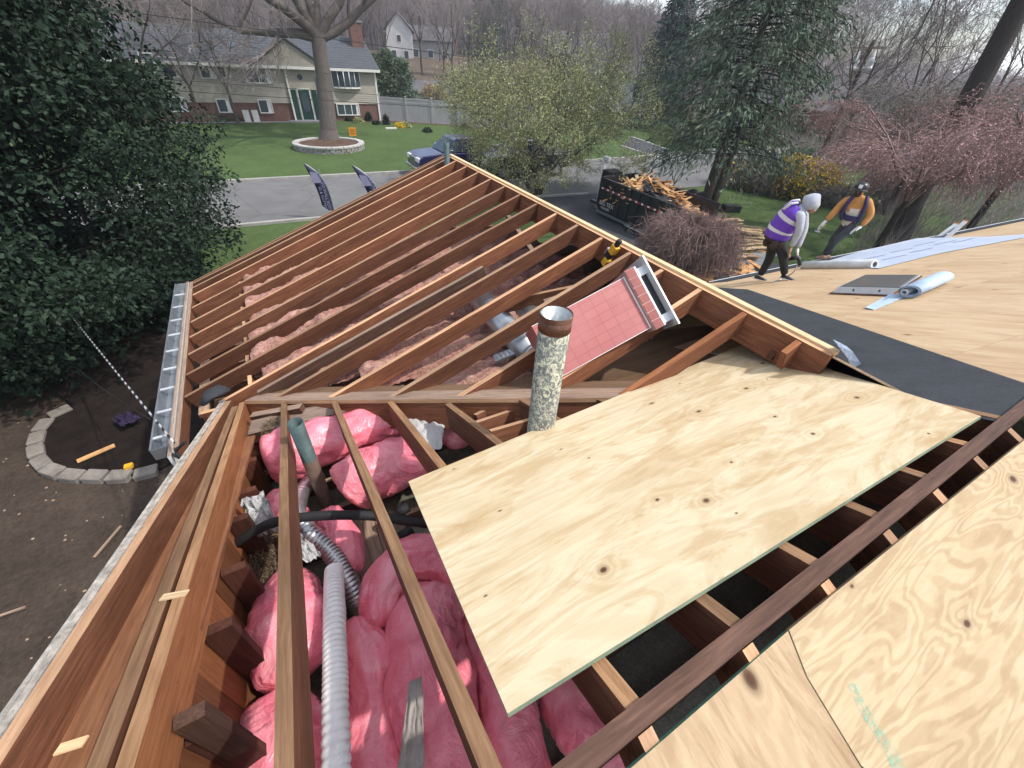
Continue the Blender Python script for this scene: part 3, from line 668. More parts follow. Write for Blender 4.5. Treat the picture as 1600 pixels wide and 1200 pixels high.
# front face corners photo: (974,434) top right, (1013,508) bottom right, (898,575) bottom left
o_ = Vector(wing(1016, 512, .03)); ex = (Vector(wing(898, 577, .03))-o_).normalized(); up_ = NUP
ey = up_.cross(ex).normalized()
if ey.y < 0: ey = -ey
topr = Vector(onpl(974, 434, tuple(ex), float(ex.dot(o_))))      # same end plane
d_ = topr-o_; hh = d_.length
ez = (d_ - ex*d_.dot(ex)).normalized(); ey = ez.cross(ex) if ez.cross(ex).y > 0 else ex.cross(ez)
def cm(x, y, z): return o_+ex*x+ey*y+ez*z
Lc = (Vector(wing(898, 577, .03))-o_).length+.12; Dp = .34
def chbox(name, x0, x1, y0, y1, z0, z1, mat, uvm=True):
    mb = MB(); c = [cm(x, y, z) for z in (z0, z1) for y in (y0, y1) for x in (x0, x1)]
    mb.v = [tuple(p) for p in c]
    for q in ((0, 1, 5, 4), (2, 6, 7, 3), (4, 5, 7, 6), (0, 2, 3, 1), (0, 4, 6, 2), (1, 3, 7, 5)):
        P = [c[i] for i in q]; e = (P[1]-P[0]).length; f = (P[3]-P[0]).length
        mb.face(q, 0, False, [(0, 0), (e, 0), (e, f), (0, f)])
    return mb.build(name, mat, chimney)
chbox('shaft', 0, Lc, 0, Dp, 0, hh, M['block'])
for z_ in (0, hh): chbox('corner_trim', -.002, Lc+.002, -.002, .003, z_-.002, z_+.002, M['white_paint'])
chbox('corner_trim', -.006, .004, -.006, .002, -.004, hh+.004, M['white_paint'])
cw = -.085
M['mortar'] = simple('pale_mortar', (.55, .36, .33)); chbox('corbel', -.085, -.012, -.03, Dp+.03, -.03, hh+.03, M['mortar'])
nb = 7
for i in range(nb):      # bricks of the corbel, proud of its face
    z0 = -.03+(hh+.06)*i/nb; chbox('brick', -.082, -.014, -.036, -.029, z0+.003, z0+(hh+.06)/nb-.003, M['brick_red'])
for i in range(6): chbox('brick', -.082, -.014, (Dp+.06)*i/6-.027, (Dp+.06)*(i+1)/6-.033, hh+.029, hh+.036, M['brick_red'])
for (y0, y1, z0, z1) in ((-.02, 0, -.01, hh+.02), (Dp-.02, Dp, -.01, hh+.02)): pass
chbox('cap_base', -.100, -.086, -.03, Dp+.03, -.03, hh+.03, M['alu'])
for y_ in (-.015, Dp-.005):
    for z_ in (-.02, hh-.05): chbox('cap_post', -.165, -.100, y_, y_+.02, z_, z_+.06, M['alu'])
chbox('cap_screen', -.160, -.102, .005, Dp-.005, .01, hh-.0, M['black_metal'])
chbox('cap_lid', -.178, -.165, -.06, Dp+.06, -.07, hh+.07, M['alu'])
# two rafters that carry the chimney stay where they are; underlayment rolls
M['rollwhite'] = simple('pale_roll_wrap', (.56, .58, .58), .5, .2, 5); M['rollblue'] = simple('blue_roll_wrap', (.42, .54, .68), .45, .12, 5)
a = rightp(1256, 415, .055); b = rightp(1367, 413, .055); r = pxm(a, 6.5)
e = empty('underlayment_roll', a, 'long pale underlayment roll lying along the eave by the workers', 'roll'); mb = MB()
mb.tube([a, a+(b-a)*.33, a+(b-a)*.66, b], r, 20, 0, True); mb.build('roll', M['rollwhite'], e)
ux = (b-a)/np.linalg.norm(b-a); mb = MB(); mb.cyl(b+ux*.001, b+ux*.004, r*.5, 16); mb.build('core', M['black_metal'], e)
a = rightp(1421, 456, .075); b = rightp(1473, 433, .075); r = pxm(a, 12); ux = Vector(b-a).normalized()
e = empty('underlayment_roll', a, 'partly used blue underlayment roll with open dark core beside the skylight frame', 'roll'); mb = MB()
Mx = frame(a, ux, NRM); Lr = (Vector(b)-Vector(a)).length
prof = []
for i in range(60):   # spiral wound sheet
    th = 2*math.pi*3*i/59; R = r*(1-.32*i/59); prof.append((R*math.cos(th)*1.25, R*math.sin(th)*.85))
mb.v = [tuple(Mx @ Vector((0, y, z))) for y, z in prof]+[tuple(Mx @ Vector((Lr, y, z))) for y, z in prof]
for i in range(59): mb.face((i, i+1, 61+i, 60+i), 0, True)
o = mb.build('roll', M['rollblue'], e); s_ = o.modifiers.new('s', 'SOLIDIFY'); s_.thickness = .004
mb = MB(); q0 = Vector(a)+Mx.to_3x3() @ Vector((0, r*.7, -r*.55))
mb.tube([tuple(Mx @ Vector((-.004+k, r*.55, -.1*r))) for k in (0, Lr)], r*.42, 20, 0, False); o = mb.build('core', M['rollwhite'], e); s_ = o.modifiers.new('s', 'SOLIDIFY'); s_.thickness = .012
tg = [rightp(1405, 452, .03), rightp(1418, 462, .012), rightp(1366, 484, .006), rightp(1352, 480, .02), ]
mb = MB(); mb.slab([Vector(p) for p in tg] if (Vector(tg[1])-Vector(tg[0])).cross(Vector(tg[2])-Vector(tg[0])).z > 0 else [Vector(p) for p in tg[::-1]], .004); mb.build('loose_end', M['rollblue'], e)
# skylight frame
M['dark_glass'] = Mt('smoked_skylight').col((.10, .105, .10)).set(Roughness=.25).m
q = [rightp(1299, 458, .012), rightp(1344, 437, .012), rightp(1436, 438, .012), rightp(1404, 462, .012)]
sk = empty('skylight_frame', q[0], 'old metal skylight lying on the sunlit plywood', 'skylight')
def inset(L_, f, dz): c = sum(L_)/len(L_); return [c+(p-c)*f+np.array([0, 0, dz]) for p in L_]
def loft(name, A, B, mat, parent, cap=True):
    mb = MB(); n = len(A); mb.v = [tuple(p) for p in A]+[tuple(p) for p in B]
    for i in range(n): j = (i+1) % n; mb.face((i, j, n+j, n+i))
    if cap: mb.face(range(n, 2*n)); mb.face(range(n)[::-1])
    return mb.build(name, mat, parent)
loft('base_flange', inset(q, 1.04, -.005), inset(q, 1.04, .004), M['rust'], sk); loft('curb', inset(q, .98, .006), inset(q, .93, .075), M['alu'], sk); loft('pane', inset(q, .90, .077), inset(q, .84, .085), M['dark_glass'], sk)
p0 = inset(q, .955, .045)
for f in (.3, .7):
    p = p0[0]*(1-f)+p0[3]*f; mb = MB(); mb.cyl(p+np.array([0, -.012, 0]), p+np.array([0, .0, 0]), .012, 10); mb.build('screw', M['black_metal'], sk)
wb = [rightp(1396, 458, .09), rightp(1412, 449, .11), rightp(1440, 430, .10), rightp(1430, 436, .09)]
wd = MB(); wd.slab([Vector(p) for p in wb], .02); tag(wd.build('board_offcut', M['rafter']), 'dark broken board offcut leaning over the skylight frame by the blue roll', 'board')
# ladder top over the eave
lad = empty('ladder', eavept(rightp(1490, 366)[0], .3, -.6), 'extension ladder with orange tips reaching over the far eave', 'ladder')
la = rightp(1478, 370); lz = [(1468, 372, 1497, 351), (1480, 374, 1511, 347)]
M['tip'] = simple('orange_tip', (.55, .2, .06), .6); RT = []
for (x0, y0, x1, y1) in lz:
    a = rightp(x0, y0, .03); P0 = eavept(a[0]+.6, .04, .05); t1 = vplane(x1, y1, P0, .3); t0 = vplane(x0, y0, P0, .05); dirv = (t1-t0); bot = t0-dirv*6.5
    rl = beam('rail', bot, t1, .035, .07, [M['alu'], M['alu']], lad, (0, -1, .3)); beam('rail_tip', t1, t1+dirv*.06, .04, .075, [M['tip'], M['tip']], lad, (0, -1, .3)); RT.append((bot, t1))
for k in range(12):
    f = k/12+.05; a = RT[0][0]*(1-f)+RT[0][1]*f; b = RT[1][0]*(1-f)+RT[1][1]*f; mb = MB(); mb.cyl(a, b, .014, 8); mb.build('rung', M['alu'], lad)
# scrap boards lying on the rake box
for (x0, y0, x1, y1, lb) in ((252, 933, 292, 925, 'small pale wood splinter on the double gable rafter'), (88, 1172, 132, 1158, 'pale torn wood scrap lying on the soffit board')):
    a = mainp(x0, y0, .008 if y0 < 1000 else -.10); b = mainp(x1, y1, .008 if y0 < 1000 else -.10); o = beam('wood_scrap', a, b, .028, .006, [M['pale_wood']]*2, None, MUP); tag(o, lb, 'wood scrap')
# white cable along the gable
cb = [(350, 806, -.25), (330, 835, -.15), (318, 880, -.12), (300, 935, -.12), (278, 1000, -.10), (262, 1060, -.10), (245, 1120, -.10), (225, 1210, -.10)]
pts = [mainp(x, y, o) for x, y, o in cb]; mb = MB(); mb.tube(pts, .0045, 8); tag(mb.build('cable', M['galv']), 'thin white electric cable stapled loosely along the gable rafter', 'cable')
# ------------------------------------------------------------------ attic: pink bags
t = Mt('pink_film'); v = t.map('Object', (1, 1, 1)); n1 = t.noise(v, 3.5, 5, .6, 1.5); n2 = t.noise(v, 16, 5, .65, 2.5); n3 = t.noise(v, 7, 3, .5, 3.)
c = t.ramp(n1, [(.3, (.74, .14, .20)), (.5, (.87, .24, .31)), (.75, (.93, .42, .46))]); c = t.mix(t.ramp(n2, [(.55, 0.), (.75, .35)]), c, (.85, .45, .45))
rd = t.math('SUBTRACT', 1., t.math('ABSOLUTE', t.math('SUBTRACT', t.math('MULTIPLY', n3, 2.), 1.)))
t.col(c).set(Roughness=.33, Specular_IOR_Level=.5, Coat_Weight=.35, Coat_Roughness=.25, Subsurface_Weight=.25, Subsurface_Radius=(.08, .03, .03))
t.bump(t.math('ADD', t.math('MULTIPLY', n2, .6), t.math('POWER', rd, 6.)), .26, .02); M['pink'] = t.m
BAGG = 'pink bagged insulation lying in the attic'
def bag(path, rad, label, cinch=.25, sd=0, zt=-1.12):
    """film covered batt: lumpy tube with creases that run along it and folds across it"""
    P = []
    for (x, y, *z) in path:
        P.append(onz(x, y, z[0] if z else zt))
    rm = [pxm(p, r) for p, r in zip(P, rad)]
    k = 44; seg = 56; t = np.linspace(0, len(P)-1, k); pts = []; rr = []
    for tt_ in t:
        i = min(int(tt_), len(P)-2); f = tt_-i; p0 = P[max(i-1, 0)]; p1 = P[i]; p2 = P[i+1]; p3 = P[min(i+2, len(P)-1)]
        pts.append(.5*((2*p1)+(-p0+p2)*f+(2*p0-5*p1+4*p2-p3)*f*f+(-p0+3*p1-3*p2+p3)*f**3)); rr.append(rm[i]*(1-f)+rm[i+1]*f)
    rr = np.array(rr); e = np.linspace(0, 1, k); endf = np.minimum(1, np.sqrt(np.clip(1-(1-np.minimum(e, 1-e)/.13).clip(0)**2, 0, 1))+.02); rr2 = rr*endf
    def fn(q, d, u, th):
        r0 = rr[int(round(u*(k-1)))]
        s1 = mn.noise(Vector((q.x*4+sd, q.y*4, q.z*4))); s2 = mn.noise(Vector((q.x*9, q.y*9+sd, q.z*9)))
        cr = 1-abs(mn.noise(Vector((math.cos(th)*2.4, math.sin(th)*2.4, u*2.2+sd)))*2.2); cr2 = 1-abs(mn.noise(Vector((math.cos(th)*1.2, math.sin(th)*1.2, u*9+sd*3)))*2.6)
        h = .20*s1+.09*s2-.10*max(0, cr)**6-.09*max(0, cr2)**8+.05*mn.noise(Vector((math.cos(th)*5, math.sin(th)*5, u*3+sd)))
        z = d*(r0*h); q = q+z
        if q.z < -1.50: q.z = -1.50+(q.z+1.50)*.15
        return q
    mb = MB(); mb.tube(pts, list(rr2), seg, 0, True, True, .9, fn)
    return tag(mb.build('insulation_bag', M['pink']), label, 'insulation', BAGG)
bag([(412, 722), (470, 700), (560, 672), (648, 655)], [44, 44, 36, 26], 'long pink bag stretched under the top of the first three rafters', sd=1)
bag([(545, 640, -1.1), (610, 632, -1.1), (690, 660, -1.1), (728, 692, -1.1)], [20, 24, 30, 26], 'small pink bag tucked furthest back beneath the valley board', sd=2)
bag([(540, 770, -1.22), (575, 742, -1.15), (620, 724, -1.1), (680, 712, -1.05)], [44, 46, 40, 30], 'pink bag behind the green vent pipe, over the silver duct', sd=3)
bag([(446, 770, -1.2), (440, 800, -1.2), (470, 820, -1.2)], [22, 26, 24], 'small pink fold of bag beside the white crumpled film', sd=4)
bag([(508, 800, -1.2), (540, 850, -1.2), (552, 900, -1.25)], [20, 26, 18], 'narrow pink bag beside the silver duct above the floor boards', sd=5)
bag([(482, 890, -1.1), (455, 930), (450, 985, -1.0), (470, 1060, -1.0)], [30, 48, 62, 48], 'fat pink bag beside the first rafter, left of the white hose', sd=6)
bag([(425, 1090, -1.), (440, 1160, -1.0), (450, 1290, -.95)], [40, 72, 80], 'pink bag at the bottom left corner by the wall studs', sd=7)
bag([(548, 975, -1.05), (578, 1040, -1.), (590, 1130, -1.), (590, 1260, -1.)], [22, 44, 48, 52], 'pink bag between the white hose and the grey paper', sd=8)
bag([(598, 985, -1.05), (600, 920, -1.), (640, 875, -1.), (700, 880, -1.), (735, 930, -1.05)], [28, 38, 38, 34, 28], 'pink bag bent like an arch left of the second rafter', sd=9)
bag([(690, 925, -1.05), (668, 985, -.98), (672, 1070, -.95), (690, 1180, -.95), (705, 1290, -.95)], [40, 60, 66, 60, 55], 'largest pink bag under the second rafter', sd=10)
bag([(735, 960, -1.1), (775, 1050, -1.05), (800, 1150, -1.05), (830, 1260, -1.05)], [38, 44, 50, 50], 'pink bag beside the loose sheet corner', sd=11)
bag([(860, 1060, -1.15), (910, 1110, -1.1), (960, 1170, -1.1), (1010, 1240, -1.1)], [40, 58, 60, 50], 'dusky pink bag in the shade beneath the loose sheet', sd=12)
bag([(640, 1150, -1.1), (650, 1210, -1.1), (655, 1290, -1.1)], [30, 46, 50], 'pink bag with grey paper showing at the bottom edge', sd=13)
# grey kraft paper showing, white film
M['paper'] = simple('grey_paper', (.36, .32, .29), .8, .35, 9, bump=.5); M['film'] = simple('white_film', (.66, .66, .66), .35, .12, 9, bump=.9, bd=.02)
def crumple(name, pts, z, mat, label, cat, amp=.03, sd=0, n=18, sub=None):
    C = [onz(x, y, zz) for (x, y), zz in zip(pts, z)]; mb = MB()
    for i in range(n+1):
        for j in range(n+1):
            u, w = i/n, j/n; p = C[0]*(1-u)*(1-w)+C[1]*u*(1-w)+C[2]*u*w+C[3]*(1-u)*w
            s_ = 1-abs(mn.noise(Vector((u*4+sd, w*4, 1)))*2); h = amp*(s_*1.3+mn.noise(Vector((u*9, w*9+sd, 4))))
            mb.v.append((p[0]+amp*.5*mn.noise(Vector((u*5, w*5, sd+7))), p[1]+amp*.5*mn.noise(Vector((u*5, w*5, sd+11))), p[2]+h))
    for i in range(n):
        for j in range(n): a = i*(n+1)+j; mb.face((a, a+n+1, a+n+2, a+1), 0, True)
    o = mb.build(name, mat); s_ = o.modifiers.new('s', 'SOLIDIFY'); s_.thickness = .002; return tag(o, label, cat)
crumple('kraft_paper', [(640, 1066), (660, 1058), (664, 1215), (618, 1235)], [-.66, -.64, -.60, -.62], M['paper'], 'torn strip of grey paper backing lying among the pink bags', 'paper', .009, 3)
crumple('plastic_film', [(628, 652), (697, 650), (690, 705), (655, 705)], [-.95, -.93, -.9, -.9], M['film'], 'white sheet of film folded over the pink bag under the third rafter', 'plastic film', .02, 5)
crumple('plastic_film', [(385, 792), (418, 778), (440, 835), (388, 842)], [-.92, -.88, -.95, -1.0], M['film'], 'crumpled white film ball beside the first rafter and black hose', 'plastic film', .06, 8)
crumple('plastic_film', [(432, 828), (455, 818), (505, 872), (482, 885)], [-1.0, -.95, -.93, -.95], M['film'], 'narrow white film strip lying by the silver duct', 'plastic film', .03, 12)
# straw nest
M['straw'] = leafm('straw', (.09, .065, .045), (.28, .20, .125), .9)
def strands(n, cen, ext, ln, w, mat, name, label, cat, flat=1.0, kind=None, group=None):
    c = np.array(cen); g = NR.normal(size=(n, 3)); g /= np.linalg.norm(g, axis=1)[:, None]; g *= (NR.random((n, 1))**.4); P = c+g*np.array(ext)
    d = NR.normal(size=(n, 3)); d[:, 2] *= flat; d /= np.linalg.norm(d, axis=1)[:, None]; s_ = np.cross(d, NR.normal(size=(n, 3))); s_ /= np.linalg.norm(s_, axis=1)[:, None]
    l_ = ln*(.5+NR.random((n, 1))); A = P-d*l_/2-s_*w/2; B = P-d*l_/2+s_*w/2; C_ = P+d*l_/2+s_*w/2; D = P+d*l_/2-s_*w/2
    V = np.stack([A, B, C_, D], 1).reshape(-1, 3); F_ = np.arange(4*n).reshape(n, 4); o = link(name, np_mesh(name, V, F_, mat, attr=NR.random(n)))
    return tag(o, label, cat, group, kind)
nc = onz(405, 875, -1.22); strands(5000, nc, (.20, .20, .13), .06, .0035, M['straw'], 'straw_nest', 'brown straw nest below the black hose by the wall', 'nest')
nc = onz(430, 672, -1.15); strands(1500, nc, (.10, .10, .08), .05, .004, M['straw'], 'straw_tuft', 'tan straw tuft behind the end of the longest pink bag', 'straw')
nc = onz(432, 1000, -1.3)
# hoses and ducts
def spline(P, k):
    P = [np.array(p) for p in P]; out = []
    for tt_ in np.linspace(0, len(P)-1, k):
        i = min(int(tt_), len(P)-2); f = tt_-i; p0 = P[max(i-1, 0)]; p1 = P[i]; p2 = P[i+1]; p3 = P[min(i+2, len(P)-1)]
        out.append(.5*((2*p1)+(-p0+p2)*f+(2*p0-5*p1+4*p2-p3)*f*f+(-p0+3*p1-3*p2+p3)*f**3))
    return out
def hose(name, path, r, mat, label, cat, ribs=0, amp=.1, seg=20):
    P = [onz(x, y, z) for x, y, z in path]; k = max(40, ribs*8); pts = spline(P, k); rr = [r*(1+(amp*(abs(math.sin(math.pi*ribs*i/k))-.6) if ribs else 0)) for i in range(k)]
    e = MB(); e.tube(pts, rr, seg, 0, True, True, 1.0, (lambda q, d, u, th: q+d*(r*.05*mn.noise(q*9)))); return tag(e.build(name, mat), label, cat)
M['hose_white'] = simple('ribbed_white_vinyl', (.86, .84, .82), .5, .10, 12, bump=.4); M['foil'] = simple('foil_duct', (.52, .53, .54), .3, .25, 14, .85, .2)
wp = [(522, 892, -.98), (522, 930, -.86), (523, 1010, -.74), (524, 1100, -.70), (527, 1260, -.68)]
hose('flexible_duct', wp, pxm(onz(524, 1050, -.72), 18.5), M['hose_white'], 'white ribbed flexible duct running down between the first two rafters', 'duct', 40, .12, 24)
hose('flexible_duct', [(498, 745, -1.3), (474, 764, -1.2), (464, 800, -1.05), (480, 828, -1.02), (515, 862, -1.08), (540, 900, -1.12), (562, 945, -1.2)], pxm(onz(480, 830, -1), 14), M['foil'], 'silver foil duct curling past the green vent pipe', 'duct', 48, .10, 24)
hose('drain_hose', [(352, 862, -1.0), (385, 838, -.9), (430, 816, -.82), (500, 806, -.80), (580, 806, -.85), (640, 815, -.92), (700, 822, -1.0)], pxm(onz(500, 806, -.8), 7.5), M['rubber'], 'black rubber hose crossing the attic below the rafters', 'hose', 0, 0, 16)
for (x, y, lb) in ((628, 800, 'black plastic fitting at the end of the hose beside the sheet'), (634, 836, 'lower black plastic fitting on the attic boards')):
    p = onz(x, y, -1.2); mb = MB(); mb.cyl(p+np.array([-.04, 0, 0]), p+np.array([.05, .01, .02]), .035, 14); mb.cyl(p+np.array([0, 0, -.05]), p+np.array([0, 0, .04]), .022, 12); tag(mb.build('pipe_fitting', M['rubber']), lb, 'pipe fitting')
# rigid ducts in the wing
for (a, b, c, lb) in (((728, 440), (770, 490), (838, 560), 'upper long galvanised duct over the loose insulation in the wing'), ((822, 478), (840, 505), (850, 530), 'short galvanised duct behind the zinc flue')):
    P = [wing(*a, -.42), wing(*b, -.42), wing(*c, -.42)]; P = [np.array(p) for p in P]; r = pxm(P[1], 19)
    e = empty('round_duct', P[0], lb, 'duct'); mb = MB(); mb.tube(P, r, 24); mb.build('pipe', M['galv'], e)
    for f in (.02, .5, .98):
        q_ = P[0]*(1-f)+P[2]*f; dv = (P[2]-P[0])/np.linalg.norm(P[2]-P[0])*.02; mb = MB(); mb.cyl(q_-dv, q_+dv, r*1.05, 24); mb.build('joint_band', M['galv'], e)
b0 = wing(772, 560, -.40); b1 = wing(838, 535, -.40); e = empty('floor_grille', b0, 'grimy metal grille strip lying at the foot of the galvanised ducts', 'grille')
beam('tray', b0, b1, .10, .025, [M['galv']]*2, e)
for k in range(9):
    f = .1+.1*k; p = b0*(1-f)+b1*f+np.array([0, 0, .006]); beam('slat', p+np.array([0, -.03, 0]), p+np.array([0, .03, 0]), .008, .006, [M['alu']]*2, e)
# yellow and black framing tool hanging at the ridge
M['yellow'] = simple('yellow_plastic', (.72, .38, .03), .45, .12)
p = Vector(onpl(955, 400, (1, 0, 0), -.10)); tl = empty('nail_gun', p, 'yellow and black power tool hanging against the wing ridge', 'power tool')
tx = Vector(onpl(937, 420, (1, 0, 0), -.10))-Vector(onpl(967, 375, (1, 0, 0), -.10)); tx.normalize(); q = Vector(onpl(967, 378, (1, 0, 0), -.10))
def tbox(nm, x0, x1, y0, y1, z0, z1, mat):
    Mx = frame(q, tx, (1, 0, 0)); mb = MB(); mb.box((x0, y0, z0), (x1, y1, z1)); o = mb.build(nm, mat, tl, Mx); bv = o.modifiers.new('b', 'BEVEL'); bv.width = .008; bv.segments = 2
tbox('handle', -.02, .06, -.02, .02, -.02, .02, M['rubber']); tbox('motor_housing', .045, .13, -.035, .03, -.03, .03, M['yellow']); tbox('grip', .13, .20, -.02, .05, -.02, .02, M['rubber']); tbox('magazine', .12, .19, .03, .06, -.02, .02, M['galv']); tbox('battery', .20, .27, -.04, .02, -.035, .035, M['yellow'])
# ------------------------------------------------------------------ loose pink batts in the wing, one per joist bay
t = Mt('salmon_batt'); v = t.map('Object'); n1 = t.noise(v, 7, 6, .75, 1.2); n2 = t.noise(v, 26, 5, .8, .8)
c = t.ramp(n1, [(.28, (.30, .13, .10)), (.46, (.58, .30, .24)), (.62, (.72, .44, .35)), (.8, (.80, .58, .48))]); c = t.mix(.75, c, t.ramp(n2, [(.3, .35), (.6, 1.15)]), 'MULTIPLY')
t.col(c).set(Roughness=.95, Specular_IOR_Level=.1); t.bump(t.math('ADD', n1, n2), .9, .05); M['batt'] = t.m
def batt(y0, x0, x1, z, sd, lb):
    nx = int((x1-x0)/.03); ny = 13; mb = MB()
    for i in range(nx+1):
        for j in range(ny+1):
            u, w = i/nx, j/ny; x = x0+(x1-x0)*u; y = y0+.345*w; ed = min(1, min(w, 1-w)*6, min(u, 1-u)*nx/3+.3)
            z_ = z+.27*float(sstep(-3.15, -2.0, x)); h = .06*mn.noise(Vector((x*3.3+sd, y*3.3, 0)))+.045*mn.noise(Vector((x*9, y*9, sd)))+.02*mn.noise(Vector((x*26, y*26, sd)))
            mb.v.append((x, y, z_-.12+.12*ed**.5+h))
    for i in range(nx):
        for j in range(ny): a = i*(ny+1)+j; mb.face((a, a+ny+1, a+ny+2, a+1), 0, True)
    n0 = len(mb.v); mb.box((x0+.01, y0+.01, z-.2), (x1-.01, y0+.335, z-.13))
    return tag(mb.build('insulation_batt', M['batt']), lb, 'insulation', 'salmon batts between the wing joists')
ORD = 'first second third fourth fifth sixth seventh eighth ninth tenth eleventh twelfth thirteenth'.split()
for k in range(13):
    y = Y0+(k+2)*SW+.024
    if y > YG-.3: break
    x0 = max(-3.2, valx(y)+.35) if y < 3.9 else -3.2
    batt(y, x0+.02*random.random(), .9, -1.20-.02*(k % 3), k*3.1, 'salmon pink insulation batt in the '+ORD[k]+' joist bay from the valley')
# ash plank debris
for k in range(26):
    x = random.uniform(-2.2, -.9); y = random.uniform(2.3, 4.2); 
    if x < valx(y)+.3: continue
    a = np.array([x, y, -1.13]); th = random.uniform(0, 3.1); d = np.array([math.cos(th), math.sin(th), .1])*random.uniform(.08, .3)
    o = beam('wood_scrap', a, a+d, .03, .01, RG); tag(o, 'small broken wood scrap scattered on the salmon insulation', 'wood scrap', 'wood scraps on the wing insulation')
# black felt flap at the valley foot
p = onpl(335, 618, (0, 0, 1), -1.14); mb = MB(); mb.tube([p+np.array([-.10, -.03, -.04]), p+np.array([-.03, .0, .02]), p+np.array([.05, .02, .03]), p+np.array([.11, .03, 0])], [.03, .07, .08, .03], 18, 0, True, True, .35); tag(mb.build('felt_scrap', M['black_felt']), 'dark round felt scrap at the low corner of the valley', 'felt')
# overhead service cable to the house corner
P = [onz(272, 692, -1.30), ]; a = Vector(P[0]); far = Vector(ray(55, 422)).normalized(); b = Vector(CP)+far*16.0
mb = MB(); pts = []
for i in range(60):
    f = i/59; p = a.lerp(b, f); p.z -= .35*4*f*(1-f)*.5; pts.append(p)
M['cable_twist'] = Mt('twisted_service_cable'); t = M['cable_twist']; wv = t.n('TexWave'); wv.inputs['Scale'].default_value = 4.5; wv.inputs['Distortion'].default_value = 1.; t.l(t.map('Object'), wv.inputs['Vector'])
t.col(t.ramp(wv.outputs[0], [(.42, (.03, .03, .032)), (.62, (.50, .50, .51))])).set(Roughness=.4); M['cable_twist'] = t.m
mb.tube(pts, .009, 8); svc = tag(mb.build('service_cable', M['cable_twist']), 'twisted black and silver service cable dropping to the gutter corner', 'cable')
pts = [Vector(onz(290, 690, -1.2)), Vector(onz(275, 705, -1.28)), Vector(onz(283, 716, -1.35)), Vector(onz(262, 706, -1.5))]; mb = MB(); mb.tube(spline(pts, 20), .012, 8); tag(mb.build('cable_loop', M['rubber']), 'short black cable loop hanging at the gutter end', 'cable')
pts = [Vector(onz(432, 652+0, -1.3))]; b2 = Vector(CP)+Vector(ray(60, 520)).normalized()*13; a2 = Vector(onz(235, 655, -2.0))
mb = MB(); mb.tube([a2.lerp(b2, i/20)-Vector((0, 0, .3*math.sin(math.pi*i/20))) for i in range(21)], .006, 6); tag(mb.build('phone_cable', M['rubber']), 'thin dark phone cable sagging beneath the service cable', 'cable')
# ================================================================== PLANTS
def seg_mesh(name, segs, mats, n=4, matidx=None):
    """segs: array (k,8): p0 p1 r0 r1 -> tapering prisms"""
    S = np.asarray(segs, float); A, B, ra, rb = S[:, :3], S[:, 3:6], S[:, 6:7], S[:, 7:8]
    d = B-A; d /= np.linalg.norm(d, axis=1)[:, None]+1e-9; h = np.where(np.abs(d[:, 2:3]) > .9, [[1., 0, 0]], [[0, 0, 1.]])
    u = np.cross(h, d); u /= np.linalg.norm(u, axis=1)[:, None]+1e-9; v = np.cross(d, u); rings = []
    for P, r in ((A, ra), (B, rb)):
        for k in range(n):
            th = 2*math.pi*k/n; rings.append(P+(u*math.cos(th)+v*math.sin(th))*r)
    V = np.stack(rings, 1).reshape(-1, 3); K = len(S); b = np.arange(K)[:, None]*2*n
    F_ = np.concatenate([b+np.array([[k, (k+1) % n, n+(k+1) % n, n+k]]) for k in range(n)], 0)
    mi = None if matidx is None else np.tile(matidx, n)
    return np_mesh(name, V, F_, mats, smooth=True, matidx=mi)
def grow(P, D, L_, r, depth_, rng, spread=.5, up=.15, kids=(2, 4), curve=.25, ratio=.72, rr=.6, droop=0., minr=.004, out=None, tips=None, along=True):
    """recursive bare branching"""
    if out is None: out = []
    n = 4 if depth_ > 2 else 3; p = np.array(P, float); d = np.array(D, float); d /= np.linalg.norm(d)
    for i in range(n):
        d = d+rng.normal(size=3)*curve*.5; d[2] += up*.35-droop*(1-depth_*.1); d /= np.linalg.norm(d)
        q = p+d*L_/n; r1 = r*(1-.42*(i+1)/n); out.append((*p, *q, r*(1-.42*i/n), r1)); p = q
        if along and depth_ > 0 and i > 0 and (rng.random() < .75):
            dd = d+rng.normal(size=3)*spread*1.2; grow(p, dd, L_*ratio*rng.uniform(.6, 1.), max(minr, r1*rr*.8), depth_-1, rng, spread, up, kids, curve, ratio, rr, droop, minr, out, tips, along)
    if depth_ > 0:
        for k in range(rng.integers(kids[0], kids[1])):
            dd = d+rng.normal(size=3)*spread; grow(p, dd, L_*ratio*rng.uniform(.75, 1.1), max(minr, r1*rr), depth_-1, rng, spread, up, kids, curve, ratio, rr, droop, minr, out, tips, along)
    elif tips is not None: tips.append(p)
    return out
def leaf_mesh(name, P, size, mat, rng, aspect=1.6, down=0., attr=None, dirs=None, wid=None):
    n = len(P); P = np.asarray(P); a = dirs if dirs is not None else rng.normal(size=(n, 3)); a = a+0; a[:, 2] -= down; a /= np.linalg.norm(a, axis=1)[:, None]
    b = np.cross(a, rng.normal(size=(n, 3))); b /= np.linalg.norm(b, axis=1)[:, None]; s = size*(.6+.8*rng.random((n, 1)))
    w = s/aspect/2; V = np.stack([P-b*w*.2, P+a*s*.5-b*w, P+a*s, P+a*s*.5+b*w], 1).reshape(-1, 3); F_ = np.arange(4*n).reshape(n, 4)
    return np_mesh(name, V, F_, mat, attr=rng.random(n) if attr is None else attr)
M['bark'] = simple('grey_brown_bark', (.13, .105, .09), .95, .35, 4, bump=.8, stretch=(6, 6, 1), bd=.03, fine=.5)
M['bark_dark'] = simple('dark_bark', (.055, .045, .04), .95, .35, 4, bump=.8, stretch=(6, 6, 1), bd=.03, fine=.4)
M['bark_lt'] = simple('pale_grey_bark', (.17, .145, .13), .95, .3, 4, bump=.8, stretch=(6, 6, 1), bd=.03, fine=.5)
